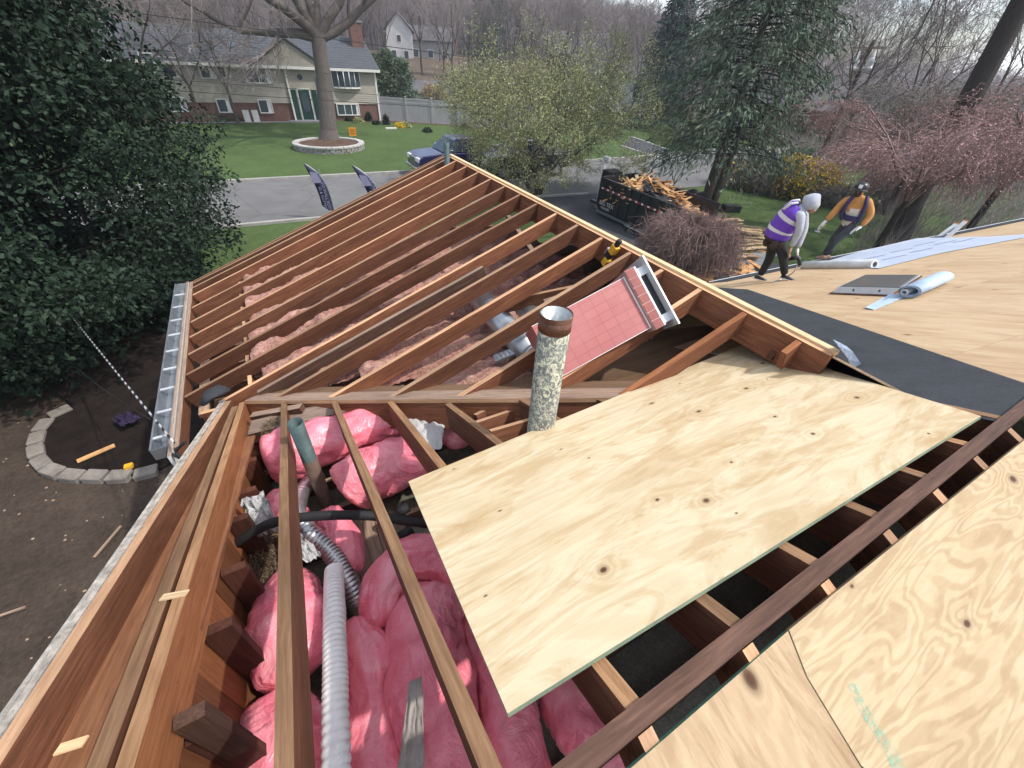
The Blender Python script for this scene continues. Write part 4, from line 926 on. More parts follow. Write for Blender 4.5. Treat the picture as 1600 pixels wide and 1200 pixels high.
M['twig'] = simple('grey_twigs', (.25, .215, .205), .95, .25, 1.5)
M['twig_dark'] = simple('dark_twigs', (.14, .12, .11), .95, .25, 1.5)
M['twig_far'] = simple('purple_grey_twigs', (.30, .26, .265), .95, .2, .4)
M['twig_red'] = simple('reddish_twigs', (.25, .17, .155), .95, .25, 2)
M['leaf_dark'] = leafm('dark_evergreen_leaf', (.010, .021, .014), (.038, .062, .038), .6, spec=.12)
M['needle'] = leafm('spruce_needles', (.06, .10, .065), (.18, .235, .15), .7)
M['needle_far'] = leafm('far_conifer_needles', (.022, .05, .045), (.055, .10, .08), .8)
M['leaf_spring'] = leafm('spring_leaflets', (.22, .24, .10), (.42, .44, .20), .6)
M['bud_pink'] = leafm('pink_buds', (.34, .17, .17), (.60, .38, .36), .8)
M['flower_yellow'] = leafm('yellow_blossom', (.45, .30, .01), (.75, .58, .03), .7)
M['flower_white'] = leafm('white_blossom', (.55, .52, .52), (.75, .72, .72), .7)
M['bush_leaf'] = leafm('bush_leaf', (.03, .06, .02), (.10, .14, .05), .7)
def tree_root(name, x, y, label, group=None, cat='tree'): return empty(name, (x, y, float(zg(x, y))), label, cat, group)
def put(me, name, root): return link(name, me, root, Matrix.Identity(4))
# big dark evergreen beside the house
def big_evergreen():
    rng = np.random.default_rng(3); cx, cy = -9.3, 12.9; z0 = float(zg(cx, cy)); root = tree_root('evergreen_tree', cx, cy, 'huge dark broadleaf evergreen tree beside the gutter, filling the left edge')
    segs = [(cx, cy, z0-.3, cx, cy, z0+4, .32, .2)]; C = []
    # clumps on an uneven crown
    for i in range(2300):
        z = rng.uniform(.2, 11.5); f = z/11.5; R = 6.9*(1-f**1.2*.64)*(.55+.45*min(1, z/2.2)); th = rng.uniform(0, 2*math.pi)
        R *= 1+.10*mn.noise(Vector((math.cos(th)*1.6, math.sin(th)*1.6, z*.5)))+.10*mn.noise(Vector((math.cos(th)*4, math.sin(th)*4, z*1.3)))
        rad = R*((.70+.30*rng.random()**.5) if i % 3 else rng.uniform(.25, .75)); C.append((cx+rad*math.cos(th), cy+rad*math.sin(th), z0+z, rng.uniform(.35, .8)))
    C = np.array(C)
    for c in C[::7]: segs.append((cx+(c[0]-cx)*.2, cy+(c[1]-cy)*.2, max(z0+.5, c[2]-1.5), c[0], c[1], c[2], .03, .008))
    put(seg_mesh('branches', segs, M['bark_dark'], 5), 'branches', root)
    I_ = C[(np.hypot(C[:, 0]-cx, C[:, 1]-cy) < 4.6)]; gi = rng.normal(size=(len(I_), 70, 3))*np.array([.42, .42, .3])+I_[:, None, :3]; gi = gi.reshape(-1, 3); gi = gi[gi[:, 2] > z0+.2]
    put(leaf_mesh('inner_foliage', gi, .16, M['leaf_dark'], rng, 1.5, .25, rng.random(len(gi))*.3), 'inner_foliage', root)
    n = 160; k = len(C); g = rng.normal(size=(k, n, 3)); g /= np.linalg.norm(g, axis=2)[:, :, None]; rr = rng.random((k, n, 1))**.35
    P = C[:, None, :3]+g*rr*C[:, None, 3:4]*np.array([1, 1, .62]); at = np.clip(.35*rng.random((k, n))+.65*rng.random((k, 1))**1.5, 0, 1)
    P = P.reshape(-1, 3); at = at.reshape(-1); P[:, 2] = np.maximum(P[:, 2], zg(P[:, 0], P[:, 1])+.03)
    dirs = g.reshape(-1, 3)+rng.normal(size=P.shape)*.6
    keep = ~((P[:, 0] > -4.3) & (P[:, 1] < 8.0))
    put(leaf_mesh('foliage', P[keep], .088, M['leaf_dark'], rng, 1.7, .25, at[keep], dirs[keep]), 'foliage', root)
big_evergreen()
def bare_tree(name, x, y, label, h, r, seed, mat=None, twig=None, group=None, lean=(0, 0), dep=5, spread=.5, fork=.35, up=.2, minr=.006, cat='tree', z=None, trunkdirs=None, curve=.25, ratio=.72):
    rng = np.random.default_rng(seed); root = tree_root(name, x, y, label, group, cat); z0 = float(zg(x, y)); p = np.array([x, y, z0-.15])
    out = []; hf = h*fork; n = 6; d = np.array([lean[0], lean[1], 1.]); d /= np.linalg.norm(d); tr = []
    for i in range(n):
        q = p+d*(hf+.15)/n; flare = 1.35 if i == 0 else 1.; tr.append((*p, *q, r*flare*(1-.05*i), r*(1-.05*(i+1)))); p = q; d = d+rng.normal(size=3)*.03; d /= np.linalg.norm(d)
    put(seg_mesh('trunk', tr, mat or M['bark'], 10), 'trunk', root)
    for k in range(rng.integers(4, 6) if trunkdirs is None else len(trunkdirs)):
        th = k*1.57+rng.uniform(-.4, .4); dd = d+np.array([math.cos(th), math.sin(th), 0])*spread*1.1 if trunkdirs is None else np.array(trunkdirs[k])
        grow(p-np.array([0, 0, r*.5]), dd, h*.27, r*.55, dep, rng, spread, up, (2, 4), curve, ratio, .62, 0, minr, out)
    S = np.array(out); big = S[:, 6] > r*.09
    put(seg_mesh('branches', S[big], mat or M['bark'], 6), 'branches', root)
    if (~big).any(): put(seg_mesh('twigs', S[~big], twig or M['twig'], 3), 'twigs', root)
    return root, S
# tree in the ring of the far lawn
pt = ground(515, 224)
bare_tree('bare_tree', pt[0], pt[1], 'big leafless shade tree growing in the stone ringed bed', 16.5, .58, 11, mat=M['bark_lt'], lean=(.12, 0), dep=5, spread=.55, fork=.36, up=.14, minr=.012, trunkdirs=[(-1.6, .1, .45), (-.5, .3, 1.1), (.05, .2, 1.4), (.8, -.1, .9), (.35, .5, 1.2), (-.9, -.4, .85), (1.1, .4, .6)])
# stone ring with its blocks
def ring_bed():
    ctr = ground(516, 232); R = 2.05; root = empty('planter_ring', ctr, 'low curved stone wall round the big leafless tree on the far lawn', 'planter'); z0 = float(zg(*ctr[:2]))
    for row in range(3):
        n = 40
        for i in range(n):
            th = 2*math.pi*(i+.5*(row % 2))/n; c = Vector((ctr[0]+R*math.cos(th), ctr[1]+R*.92*math.sin(th), z0-.10+row*.19)); Mx = Matrix.Translation(c) @ Matrix.Rotation(th, 4, 'Z')
            if row == 2 and math.sin(th) > .5: pass
            mb = MB(); w = 2*math.pi*R/n/2-.012; j = rng_.uniform(-.02, .02); mb.box((-.14+j, -w, 0), (.14+j, w, .18)) if row < 2 else mb.box((-.18, -w-.004, 0), (.18, w+.004, .09)); mb.build('stone', M['stone'] if row < 2 else M['capstone'], root, Mx)
    mb = MB(); mb.cyl(Vector((ctr[0], ctr[1], z0)), Vector((ctr[0], ctr[1], z0+.30)), R*.92, 40); mb.build('mulch', M['mulch_brown'], root)
    return ctr
rng_ = random.Random(5); M['stone'] = simple('grey_wall_stone', (.33, .32, .30), .9, .35, 3, fine=.4); M['capstone'] = simple('pale_cap_stone', (.45, .44, .42), .9, .2, 3)
rc = ring_bed()
# small ornamental / hillside trees in front of far house left
for (x, y, s_, lb) in ((330, 190, 21, 'slim leafless tree in front of the left windows of the far house'), (272, 200, 22, 'leafless tree leaning over the far lawn behind the dark evergreen'), (385, 190, 23, 'thin leafless tree beside the low windows of the far house')):
    p = ground(x, y); bare_tree('bare_tree', p[0]-.6, p[1]-1.5, lb, 9.5 if s_ != 22 else 12, .13, s_, dep=4, spread=.55, fork=.25, up=.15, minr=.010)
# green spring tree on the verge
def spring_tree():
    p = ground(838, 305); rng = np.random.default_rng(31); root = tree_root('spring_tree', p[0], p[1], 'wide spreading tree in fine yellow green spring leaf at the kerb'); z0 = float(zg(p[0], p[1])); out = []
    base = np.array([p[0], p[1], z0-.1]); tr = []
    for (dx, dy, dz, L_, r) in ((-.75, .2, 1.0, 1.9, .15), (.05, 0, 1.0, 2.0, .17), (.35, -.15, 1.0, 1.8, .13)):
        q = base+np.array([dx*.35, dy*.3, 0]); d = np.array([dx*.35, dy, dz]); d /= np.linalg.norm(d)
        for i in range(5): 
            q2 = q+d*L_/5; tr.append((*q, *q2, r*(1-.06*i), r*(1-.06*(i+1)))); q = q2; d = d+rng.normal(size=3)*.09; d /= np.linalg.norm(d)
        for k in range(6):
            th = k*1.05+rng.uniform(-.3, .3); grow(q-d*rng.uniform(0, .6), d*.5+np.array([math.cos(th)*1.15, math.sin(th)*1.15, .18]), 2.35, r*.5, 4, rng, .5, .13, (2, 4), .32, .74, .62, .0, .006, out)
    put(seg_mesh('trunk', tr, M['bark_dark'], 8), 'trunk', root); S = np.array(out)
    put(seg_mesh('branches', S, M['twig_dark'], 3), 'branches', root)
    tw = S[S[:, 6] < .02]; k = 10; i = rng.integers(0, len(tw), 100000); f = rng.random((len(i), 1)); P = tw[i, :3]*(1-f)+tw[i, 3:6]*f+rng.normal(size=(len(i), 3))*.10
    put(leaf_mesh('leaves', P, .062, M['leaf_spring'], rng, 2.0, .1), 'leaves', root)
spring_tree()
# conifers
def conifer(name, x, y, label, h, R, seed, mat, nb=260, droop=.25, base=.08, need=.20, dens=26, bare=0., group=None, shape=.8, trunkr=.2, twin=False, nw=.055):
    rng = np.random.default_rng(seed); root = tree_root(name, x, y, label, group); z0 = float(zg(x, y)); segs = []; P = []; Dr = []
    tr = [(x, y, z0-.1, x, y, z0+h*.5, trunkr, trunkr*.6), (x, y, z0+h*.5, x, y, z0+h, trunkr*.6, .02)]
    if twin: tr += [(x+.45, y-.15, z0-.1, x+.75, y-.1, z0+h*.35, trunkr*.85, trunkr*.6)]
    for i in range(nb):
        f = base+(1-base)*(i/nb)**.95; th = i*2.399+rng.uniform(-.3, .3); Lb = R*((1-f)**shape)*rng.uniform(.62, 1.12)+.25
        p = np.array([x, y, z0+h*f]); d = np.array([math.cos(th), math.sin(th), rng.uniform(.0, .25)]); n = 7
        for k in range(n):
            q = p+d*Lb/n; segs.append((*p, *q, .028*(1-k/n)+.006, .024*(1-(k+1)/n)+.005))
            if k >= 1+bare*2:
                m = int(dens*(.5+.5*k/n)); ff = rng.random((m, 1)); c = p*(1-ff)+q*ff; lat = np.cross(d, [0, 0, 1.])*rng.normal(size=(m, 1))*Lb*.13*(1-.4*k/n); c = c+lat+rng.normal(size=(m, 3))*[.08, .08, .10]; c[:, 2] -= np.abs(rng.normal(size=m))*.22*droop*4*.5
                P.append(c); Dr.append(np.tile(d, (m, 1))*.7+rng.normal(size=(m, 3))*.5-np.array([0, 0, droop*1.5]))
            p = q; d = d+np.array([0, 0, -droop*.35+.10*k/n])+rng.normal(size=3)*.05; d /= np.linalg.norm(d)
    P = np.concatenate(P); Dr = np.concatenate(Dr); cl = np.array([mn.noise(Vector(tuple(c*1.3))) for c in P[::1]]) if len(P) < 60000 else rng.random(len(P))*.6-.3
    at = np.clip(.45+cl*.55+rng.normal(size=len(P))*.18, 0, 1)
    put(seg_mesh('trunk', tr, M['bark'], 8), 'trunk', root); put(seg_mesh('branches', segs, M['bark_dark'], 3), 'branches', root)
    put(leaf_mesh('needles', P, need, mat, rng, need/nw, 0, at, Dr), 'needles', root); return root
p = ground(1100, 327); conifer('spruce_tree', p[0]+.3, p[1]+.3, 'tall shaggy spruce with two bare grey trunks beside the lawn', 15.5, 4.4, 41, M['needle'], 420, .35, .15, .26, 24, .15, shape=.55, trunkr=.24, twin=True)
for (x, y, dd, h, R, s, lb) in ((1020, 200, 0, 13, 4.0, 42, 'dense blue green spruce left of the shaggy spruce, by the far driveway'), (768, 160, 18, 21, 5.5, 43, 'dark tall spruce rising behind the green spring tree'), ):
    p = ground(x, y); h0 = np.array([p[0], p[1]]); h0 = h0*(1+dd/np.linalg.norm(h0)); conifer('spruce_tree', h0[0], h0[1], lb, h, R, s, M['needle_far'], 300, .3, .05, .38, 15, 0, shape=.75, nw=.06)
p = ground(640, 170)
for k, (x, hh_, lb) in enumerate(((600, 4.6, 'leftmost clipped conifer of the hedge behind the pale fence'), (617, 5.0, 'middle clipped conifer of the hedge behind the pale fence'), (636, 4.4, 'rightmost clipped conifer of the hedge behind the pale fence'))):
    q = ground(x, 186); v = q[:2]*1.07; conifer('hedge_conifer', v[0], v[1], lb, hh_, 1.5, 50+k, M['leaf_far'] if 'leaf_far' in M else M['needle'], 120, .05, .02, .25, 14, 0, shape=.5, nw=.07)
# weeping bare shrub by the trailer
def mound(name, x, y, label, R, H, n, seed, mat, leafmat=None, leafn=0, lsize=.04, cat='shrub', twr=.006, inner=None, group=None, zo=0):
    rng = np.random.default_rng(seed); root = empty(name, (x, y, float(zg(x, y))+zo), label, cat, group); z0 = float(zg(x, y))+zo; segs = []
    for i in range(n):
        th = rng.uniform(0, 2*math.pi); L_ = R*rng.uniform(.5, 1.05); top = H*rng.uniform(.72, 1.05); p = np.array([x, y, z0+.3*H*rng.random()]); m = 7; bend = rng.uniform(-.5, .5)
        for k in range(1, m+1):
            f = k/m; a = th+bend*f; q = np.array([x+math.cos(a)*L_*f**.8, y+math.sin(a)*L_*f**.8, z0+top*(math.sin(min(1., f*1.25)*math.pi*.5))-max(0, f-.55)*H*rng.uniform(.5, 1.9)])+rng.normal(size=3)*.03*R
            q[2] = max(q[2], z0+.03); segs.append((*p, *q, twr*(1.9-f), twr*(1.7-f))); p = q
            if k > 3 and rng.random() < .9:
                for _ in range(2):
                    d = rng.normal(size=3)*.35*R*.35; d[2] -= .05*R; segs.append((*q, *(q+d), twr*.7, twr*.4))
    S = np.array(segs); put(seg_mesh('twigs', S, mat, 3), 'twigs', root)
    if leafmat:
        i = rng.integers(0, len(S), leafn); f = rng.random((leafn, 1)); P = S[i, :3]*(1-f)+S[i, 3:6]*f+rng.normal(size=(leafn, 3))*.04; put(leaf_mesh('leaves', P, lsize, leafmat, rng, 1.6, .2), 'leaves', root)
    return root
q = ground(1072, 430); mound('weeping_shrub', q[0]+.45, q[1]+.55, 'round leafless weeping shrub with tangled reddish twigs beside the trailer', 1.75, 1.75, 1100, 61, M['twig_red'], twr=.007)
rngf = random.Random(4)
for (x, y, R, H, lm, n_, lb, tw) in ((1242, 306, 2.0, 2.0, 'flower_yellow', 15000, 'bright yellow forsythia bush behind the bent worker', 'twig'), (1190, 300, 1.8, 1.7, 'bush_leaf', 2600, 'brown green thicket left of the yellow forsythia', 'twig'), (1150, 292, 1.5, 1.5, 'flower_yellow', 900, 'sparse bush with a few yellow flowers right of the spruce trunks', 'twig'), (1285, 318, 1.5, 1.1, 'bush_leaf', 2600, 'low twiggy bush between the two workers', 'twig'), (1380, 325, 1.7, 1.8, 'bush_leaf', 3600, 'green brown bush behind the worker in the orange jacket', 'twig')):
    p = ground(x, y); mound('bush', p[0], p[1], lb, R, H, 420, rngf.randint(1, 999), M[tw], M[lm], n_, .13 if 'yellow' in lm else .08, twr=.008)
p = ground(1245, 285); conifer('dwarf_pine', p[0]+1.2, p[1]+1.0, 'dark low spreading pine at the end of the street', 1.6, 1.8, 71, M['needle'], 90, .1, .05, .2, 14, 0, shape=.4, trunkr=.06)
p = ground(1050, 300); bare_tree('bare_tree', p[0], p[1], 'small multi stemmed leafless tree between trailer and spruce', 3.6, .04, 72, dep=3, spread=.5, fork=.12, up=.25, minr=.005)
p = ground(1275, 300); bare_tree('bare_tree', p[0]+.5, p[1], 'slender sapling behind the head of the bent worker', 4.0, .04, 73, dep=3, spread=.4, fork=.3, up=.3, minr=.005)
# weeping pink budding cherry, right edge
def weeper(x, y, label, R, H, n, seed, tw, lm, ln, ls, cat='tree', trunk=.16):
    rng = np.random.default_rng(seed); root = tree_root('weeping_cherry', x, y, label, cat=cat); z0 = float(zg(x, y)); segs = []; tr = [(x, y, z0-.1, x, y, z0+H*.45, trunk, trunk*.7)]
    for b in range(26):
        th = b*2.399; L_ = R*rng.uniform(.55, 1.); p = np.array([x, y, z0+H*rng.uniform(.35, .6)]); m = 8; top = H*rng.uniform(.75, 1.0)
        pts = []
        for k in range(1, m+1):
            f = k/m; q = np.array([x+math.cos(th+.3*f)*L_*f, y+math.sin(th+.3*f)*L_*f, z0+H*.5+(top-H*.5)*math.sin(f*2.0)])+rng.normal(size=3)*.08; segs.append((*p, *q, .05*(1.1-f), .05*(1-f)+.006)); p = q; pts.append(q)
        for j in range(n//26):
            k = rng.integers(1, m); q = pts[k]+rng.normal(size=3)*.15; d = np.array([math.cos(th)+rng.normal()*.6, math.sin(th)+rng.normal()*.6, .3]); ll = rng.uniform(.25, .42)*H/6
            for s in range(6):
                q2 = q+d*ll/1.6; q2[2] = max(q2[2], z0+.1); segs.append((*q, *q2, .009-.001*s, .008-.001*s)); q = q2; d = d*.8+np.array([0, 0, -.42])+rng.normal(size=3)*.10
    S = np.array(segs); put(seg_mesh('trunk', tr, M['bark_dark'], 8), 'trunk', root); put(seg_mesh('twigs', S, tw, 3), 'twigs', root)
    sm = S[S[:, 6] < .012]; i = rng.integers(0, len(sm), ln); f = rng.random((ln, 1)); P = sm[i, :3]*(1-f)+sm[i, 3:6]*f+rng.normal(size=(ln, 3))*.025; put(leaf_mesh('buds', P, ls, lm, rng, 1.5, .3), 'buds', root)
weeper(17.5, 6.6, 'weeping cherry with dense pink buds nearest behind the roof at the right edge', 4.2, 4.9, 2000, 81, M['twig_red'], M['bud_pink'], 24000, .045)
weeper(24.0, 6.0, 'second weeping cherry with dusky pink buds further back at the right edge', 4.4, 5.6, 1500, 82, M['twig_red'], M['bud_pink'], 15000, .055)
weeper(25.5, 9.8, 'grey brown weeping tree left of the pink cherries', 4.2, 5.6, 1500, 83, M['twig'], M['bush_leaf'], 14000, .05)
D_ = 25.; d_ = ray(1568, 90); h_ = np.hypot(d_[0], d_[1]); v = np.array([CP[0]+d_[0]/h_*D_, CP[1]+d_[1]/h_*D_])
bare_tree('bare_tree', v[0], v[1]-.2, 'thick dark trunked leafless tree leaning at the top right corner', 19, .43, 85, mat=M['bark_dark'], twig=M['twig_dark'], lean=(-.02, .1), dep=4, spread=.6, fork=.55, up=.05, minr=.012, trunkdirs=[(-1.1, .6, .35), (.2, .4, 1), (-.7, -.1, .9), (.8, -.3, .8), (-1.0, -.2, .5)])
def polar(x_px, D): d = ray(x_px, 100); h = np.hypot(d[0], d[1]); return CP[0]+d[0]/h*D, CP[1]+d[1]/h*D
mid = [(1150, 47, 13), (1200, 55, 14), (1262, 44, 12), (1290, 41, 11), (1325, 48, 13), (1370, 42, 12), (1410, 50, 14), (1455, 40, 12), (1500, 46, 13), (1555, 38, 12), (1590, 48, 13), (1235, 62, 15), (1345, 60, 14), (1430, 64, 15), (1520, 60, 15), (905, 72, 14), (960, 68, 13), (1000, 60, 12), (870, 66, 13), (1080, 58, 14), (1120, 66, 15)]
lbs = ['forked', 'slim', 'tall', 'crooked', 'bushy', 'pale barked', 'spindly']
protos = []
def bare_copyset(k0):
    out = []
    for s in range(5):
        rt, S = bare_tree('bare_tree', 0, 0, 'x', 13, .17, 200+s+k0, twig=M['twig'], dep=4, spread=.42, fork=.28, up=.28, minr=.012); out.append(rt)
    return out
protos = bare_copyset(0); z00 = float(zg(0, 0)); rr_ = random.Random(9)
def place_tree(pr, x, y, h, label, group):
    c = copy_tree(pr); s = h/13.; z = float(zg(x, y)); a = rr_.uniform(0, 6.28); c.matrix_basis = Matrix.Translation((x, y, z)) @ Matrix.Rotation(a, 4, 'Z') @ Matrix.Scale(s, 4); tag(c, label, 'tree', group)
for i, (xp, D, h) in enumerate(mid):
    if xp in (1290, 1325, 1410, 1500, 1520, 1555, 1430): continue
    x, y = polar(xp, D); side_ = 'right of the shaggy spruce' if xp > 1140 else 'behind the green spring tree'
    place_tree(protos[i % 5], x, y, h, 'leafless grey tree standing %s among the houses beyond the street' % side_, 'leafless trees '+side_)
for i in range(92):       # woods up the hill
    xp = -60+i*17.6+rr_.uniform(-9, 9); D = rr_.choice([72, 80, 92, 105, 120])+rr_.uniform(-4, 4)
    if 200 < xp < 620 and D < 78: D += 10
    if xp > 1010 and i % 2: continue
    x, y = polar(xp, D); place_tree(protos[i % 5], x, y, rr_.uniform(11, 15)*(1.0 if xp < 900 else .78), 'leafless tree of the wooded hillside behind the houses', 'leafless trees on the wooded hillside')
for pr in protos:
    for ch in list(pr.children): bpy.data.objects.remove(ch)
    bpy.data.objects.remove(pr)
# distant wood that reads as one mass
rng = np.random.default_rng(99); segs = []
for i in range(5200):
    az = rng.uniform(-.35, .78); D = rng.uniform(118, 190); x = CP[0]+D*math.sin(az); y = CP[1]+D*math.cos(az); z = float(zg(x, y)); h = rng.uniform(7, 11)*(1. if az < .9 else .6); p = np.array([x, y, z]); segs.append((*p, *(p+[rng.normal()*.4, 0, h]), .13, .03))
    for k in range(14):
        f = rng.uniform(.3, 1); q = p+np.array([0, 0, h*f]); segs.append((*q, *(q+np.array([rng.normal()*1.3, rng.normal()*1.3, rng.uniform(.4, 2.4)])), .045, .012))
o = link('far_wood', seg_mesh('far_wood', segs, M['twig_far'], 3)); tag(o, 'hazy grey mass of leafless woods on the far hilltop', 'woods', None, 'stuff')
segs = []
for i in range(2600):
    az = rng.uniform(.75, 1.5); D = rng.uniform(85, 150); x = CP[0]+D*math.sin(az); y = CP[1]+D*math.cos(az); z = float(zg(x, y)); h = rng.uniform(3, 7.5); p = np.array([x, y, z]); segs.append((*p, *(p+[rng.normal()*.4, 0, h]), .09, .03))
    for k in range(12):
        f = rng.uniform(.1, 1); q = p+np.array([0, 0, h*f]); segs.append((*q, *(q+np.array([rng.normal()*1.2, rng.normal()*1.2, rng.uniform(.4, 2.)])), .04, .012))
o = link('far_wood', seg_mesh('far_wood', segs, M['twig_far'], 3)); tag(o, 'low grey brown mass of leafless woods beyond the street end', 'woods', None, 'stuff')
# leaf litter thicket along the rough right bank
rng = np.random.default_rng(98); segs = []
for i in range(9000):
    x = rng.uniform(15, 62); y = rng.uniform(-1, 34); 
    az = math.atan2(x-CP[0], y-CP[1]); D = math.hypot(x-CP[0], y-CP[1])
    if not (az > 1.22 and D > 15) and not (D > 44 and az > .85): continue
    if 20.5 < y < 30 and x < 60 and D < 52 and az < 1.05: continue
    z = float(zg(x, y)); p = np.array([x, y, z])
    for k in range(3): segs.append((*p, *(p+np.array([rng.normal()*.35, rng.normal()*.35, rng.uniform(.3, 1.5)])), .012, .004))
o = link('undergrowth', seg_mesh('undergrowth', segs, M['twig'], 3)); tag(o, 'brown leafless undergrowth covering the bank at the right', 'undergrowth', None, 'stuff')
# ================================================================== HOUSE ACROSS THE STREET
Rc = ground(594, 189); Lc_ = ground(305, 191); Rc2 = np.array([Rc[0], Rc[1], 0]); fd = np.array([Lc_[0]-Rc[0], Lc_[1]-Rc[1], 0]); fd /= np.linalg.norm(fd); fn_ = np.array([fd[1], -fd[0], 0.])
if fn_@(CP-Rc) < 0: fn_ = -fn_
zb_ = float(zg(Rc[0], Rc[1]))
def fac(x, y, o=0.): P = onpl(x, y, fn_, float(fn_@Rc)+o); return float((P-Rc)@fd), float(P[2])
def fw(s, z, o=0.): P = Rc+fd*s+fn_*o; return Vector((P[0], P[1], z))
def t_siding():
    t = Mt('beige_lap_siding'); n = t.noise(t.map('Object'), 1.5, 4, .6); t.col(t.ramp(n, [(.3, (.34, .31, .26)), (.7, (.41, .38, .32))])).set(Roughness=.7); return t.m
def t_brick():
    t = Mt('red_brick'); mp_ = t.n('Mapping'); t.l(t.tc.outputs['UV'], mp_.inputs[0]); b = t.n('TexBrick'); b.inputs['Scale'].default_value = 1; b.inputs['Brick Width'].default_value = .21; b.inputs['Row Height'].default_value = .075; b.inputs['Mortar Size'].default_value = .006
    b.inputs['Color1'].default_value = (.17, .062, .045, 1); b.inputs['Color2'].default_value = (.105, .045, .035, 1); b.inputs['Mortar'].default_value = (.22, .19, .17, 1); t.l(mp_.outputs[0], b.inputs['Vector'])
    t.col(t.mix(t.ramp(t.noise(t.map('Object'), 3, 4, .6), [(.4, 0.), (.7, .4)]), b.outputs[0], (.22, .13, .10))).set(Roughness=.85); t.bump(b.outputs['Fac'], -.4, .01); return t.m
M['siding'] = t_siding(); M['brick'] = t_brick(); M['shingle'] = simple('grey_shingles', (.085, .095, .11), .85, .25, 3, stretch=(1, 1, 3), fine=.5); M['door_green'] = simple('dark_green_door', (.012, .045, .035), .5, .2)
fh = empty('split_level_house', fw(0, zb_), 'beige sided split level house with red brick base across the street', 'house')
Lf = 18.2; zbr = zb_+1.28; zev = fac(588, 108)[1]; DEP = 8.5
def wall_slab(name, s0, s1, z0, z1, o0, o1, mat, parent, back=None):
    mb = MB(); c = [fw(s, z, o) for o in (o0, o1) for z in (z0, z1) for s in (s0, s1)]; mb.v = [tuple(p) for p in c]
    for q in ((0, 1, 3, 2), (4, 6, 7, 5), (0, 4, 5, 1), (2, 3, 7, 6), (0, 2, 6, 4), (1, 5, 7, 3)):
        P = [c[i] for i in q]; e = (P[1]-P[0]).length; f = (P[3]-P[0]).length; hz = abs((P[1]-P[0]).z) > .01
        mb.face(q, 0, False, [(0, 0), (0, e), (f, e), (f, 0)] if hz else [(0, 0), (e, 0), (e, f), (0, f)])
    return mb.build(name, mat, parent)
wall_slab('brick_wall', 0, Lf, zb_-.5, zbr, -DEP, 0, M['brick'], fh); wall_slab('siding_wall', -.03, Lf+.03, zbr, zev-.05, -DEP, .04, M['siding'], fh)
nc_ = int((zev-zbr)/.145)
for i in range(nc_):      # lap siding boards
    z = zbr+i*.145; mb = MB(); A = [fw(-.03, z, .075), fw(Lf, z, .075), fw(Lf, z+.15, .045), fw(-.03, z+.15, .045)]; B = [fw(-.03, z, .041), fw(Lf, z, .041), fw(Lf, z+.15, .041), fw(-.03, z+.15, .041)]
    loft('siding_board', B, A, M['siding'], fh)
# roof
zr = zev+2.0; ov = .45
def slope(name, s0, s1, o_e, z_e, o_r, z_r, mat, parent, t=.12):
    A = [fw(s0, z_e, o_e), fw(s1, z_e, o_e), fw(s1, z_r, o_r), fw(s0, z_r, o_r)]; B = [p-Vector((0, 0, t)) for p in A]; return loft(name, B, A, mat, parent)
slope('roof', -.4, Lf+.4, ov, zev-.02, -DEP/2, zr, M['shingle'], fh); slope('roof', -.4, Lf+.4, -DEP-ov, zev-.02, -DEP/2, zr, M['shingle'], fh)
nrow = 13
for i in range(nrow):
    f0, f1 = i/nrow, (i+1)/nrow; slope('shingle_course', -.42, Lf+.42, ov+(-DEP/2-ov)*f0, zev+(zr-zev)*f0+.015, ov+(-DEP/2-ov)*f1, zev+(zr-zev)*f1-.0+.002, M['shingle'], fh, .02)
wall_slab('fascia', -.4, Lf+.4, zev-.22, zev-.03, ov-.02, ov+.06, M['white_paint'], fh)
for s in (-.03, Lf): wall_slab('corner_board', s-.06, s+.08, zb_-.2, zev-.1, .0, .10, M['white_paint'], fh)
for s in (0, Lf):     # gable ends
    mb = MB(); A = [fw(s, zev-.1, 0), fw(s, zev-.1, -DEP), fw(s, zr-.12, -DEP/2)]; B = [p+Vector(tuple(fd))*(-.05 if s == 0 else .05) for p in A]; loft('gable_wall', A, B, M['siding'], fh)
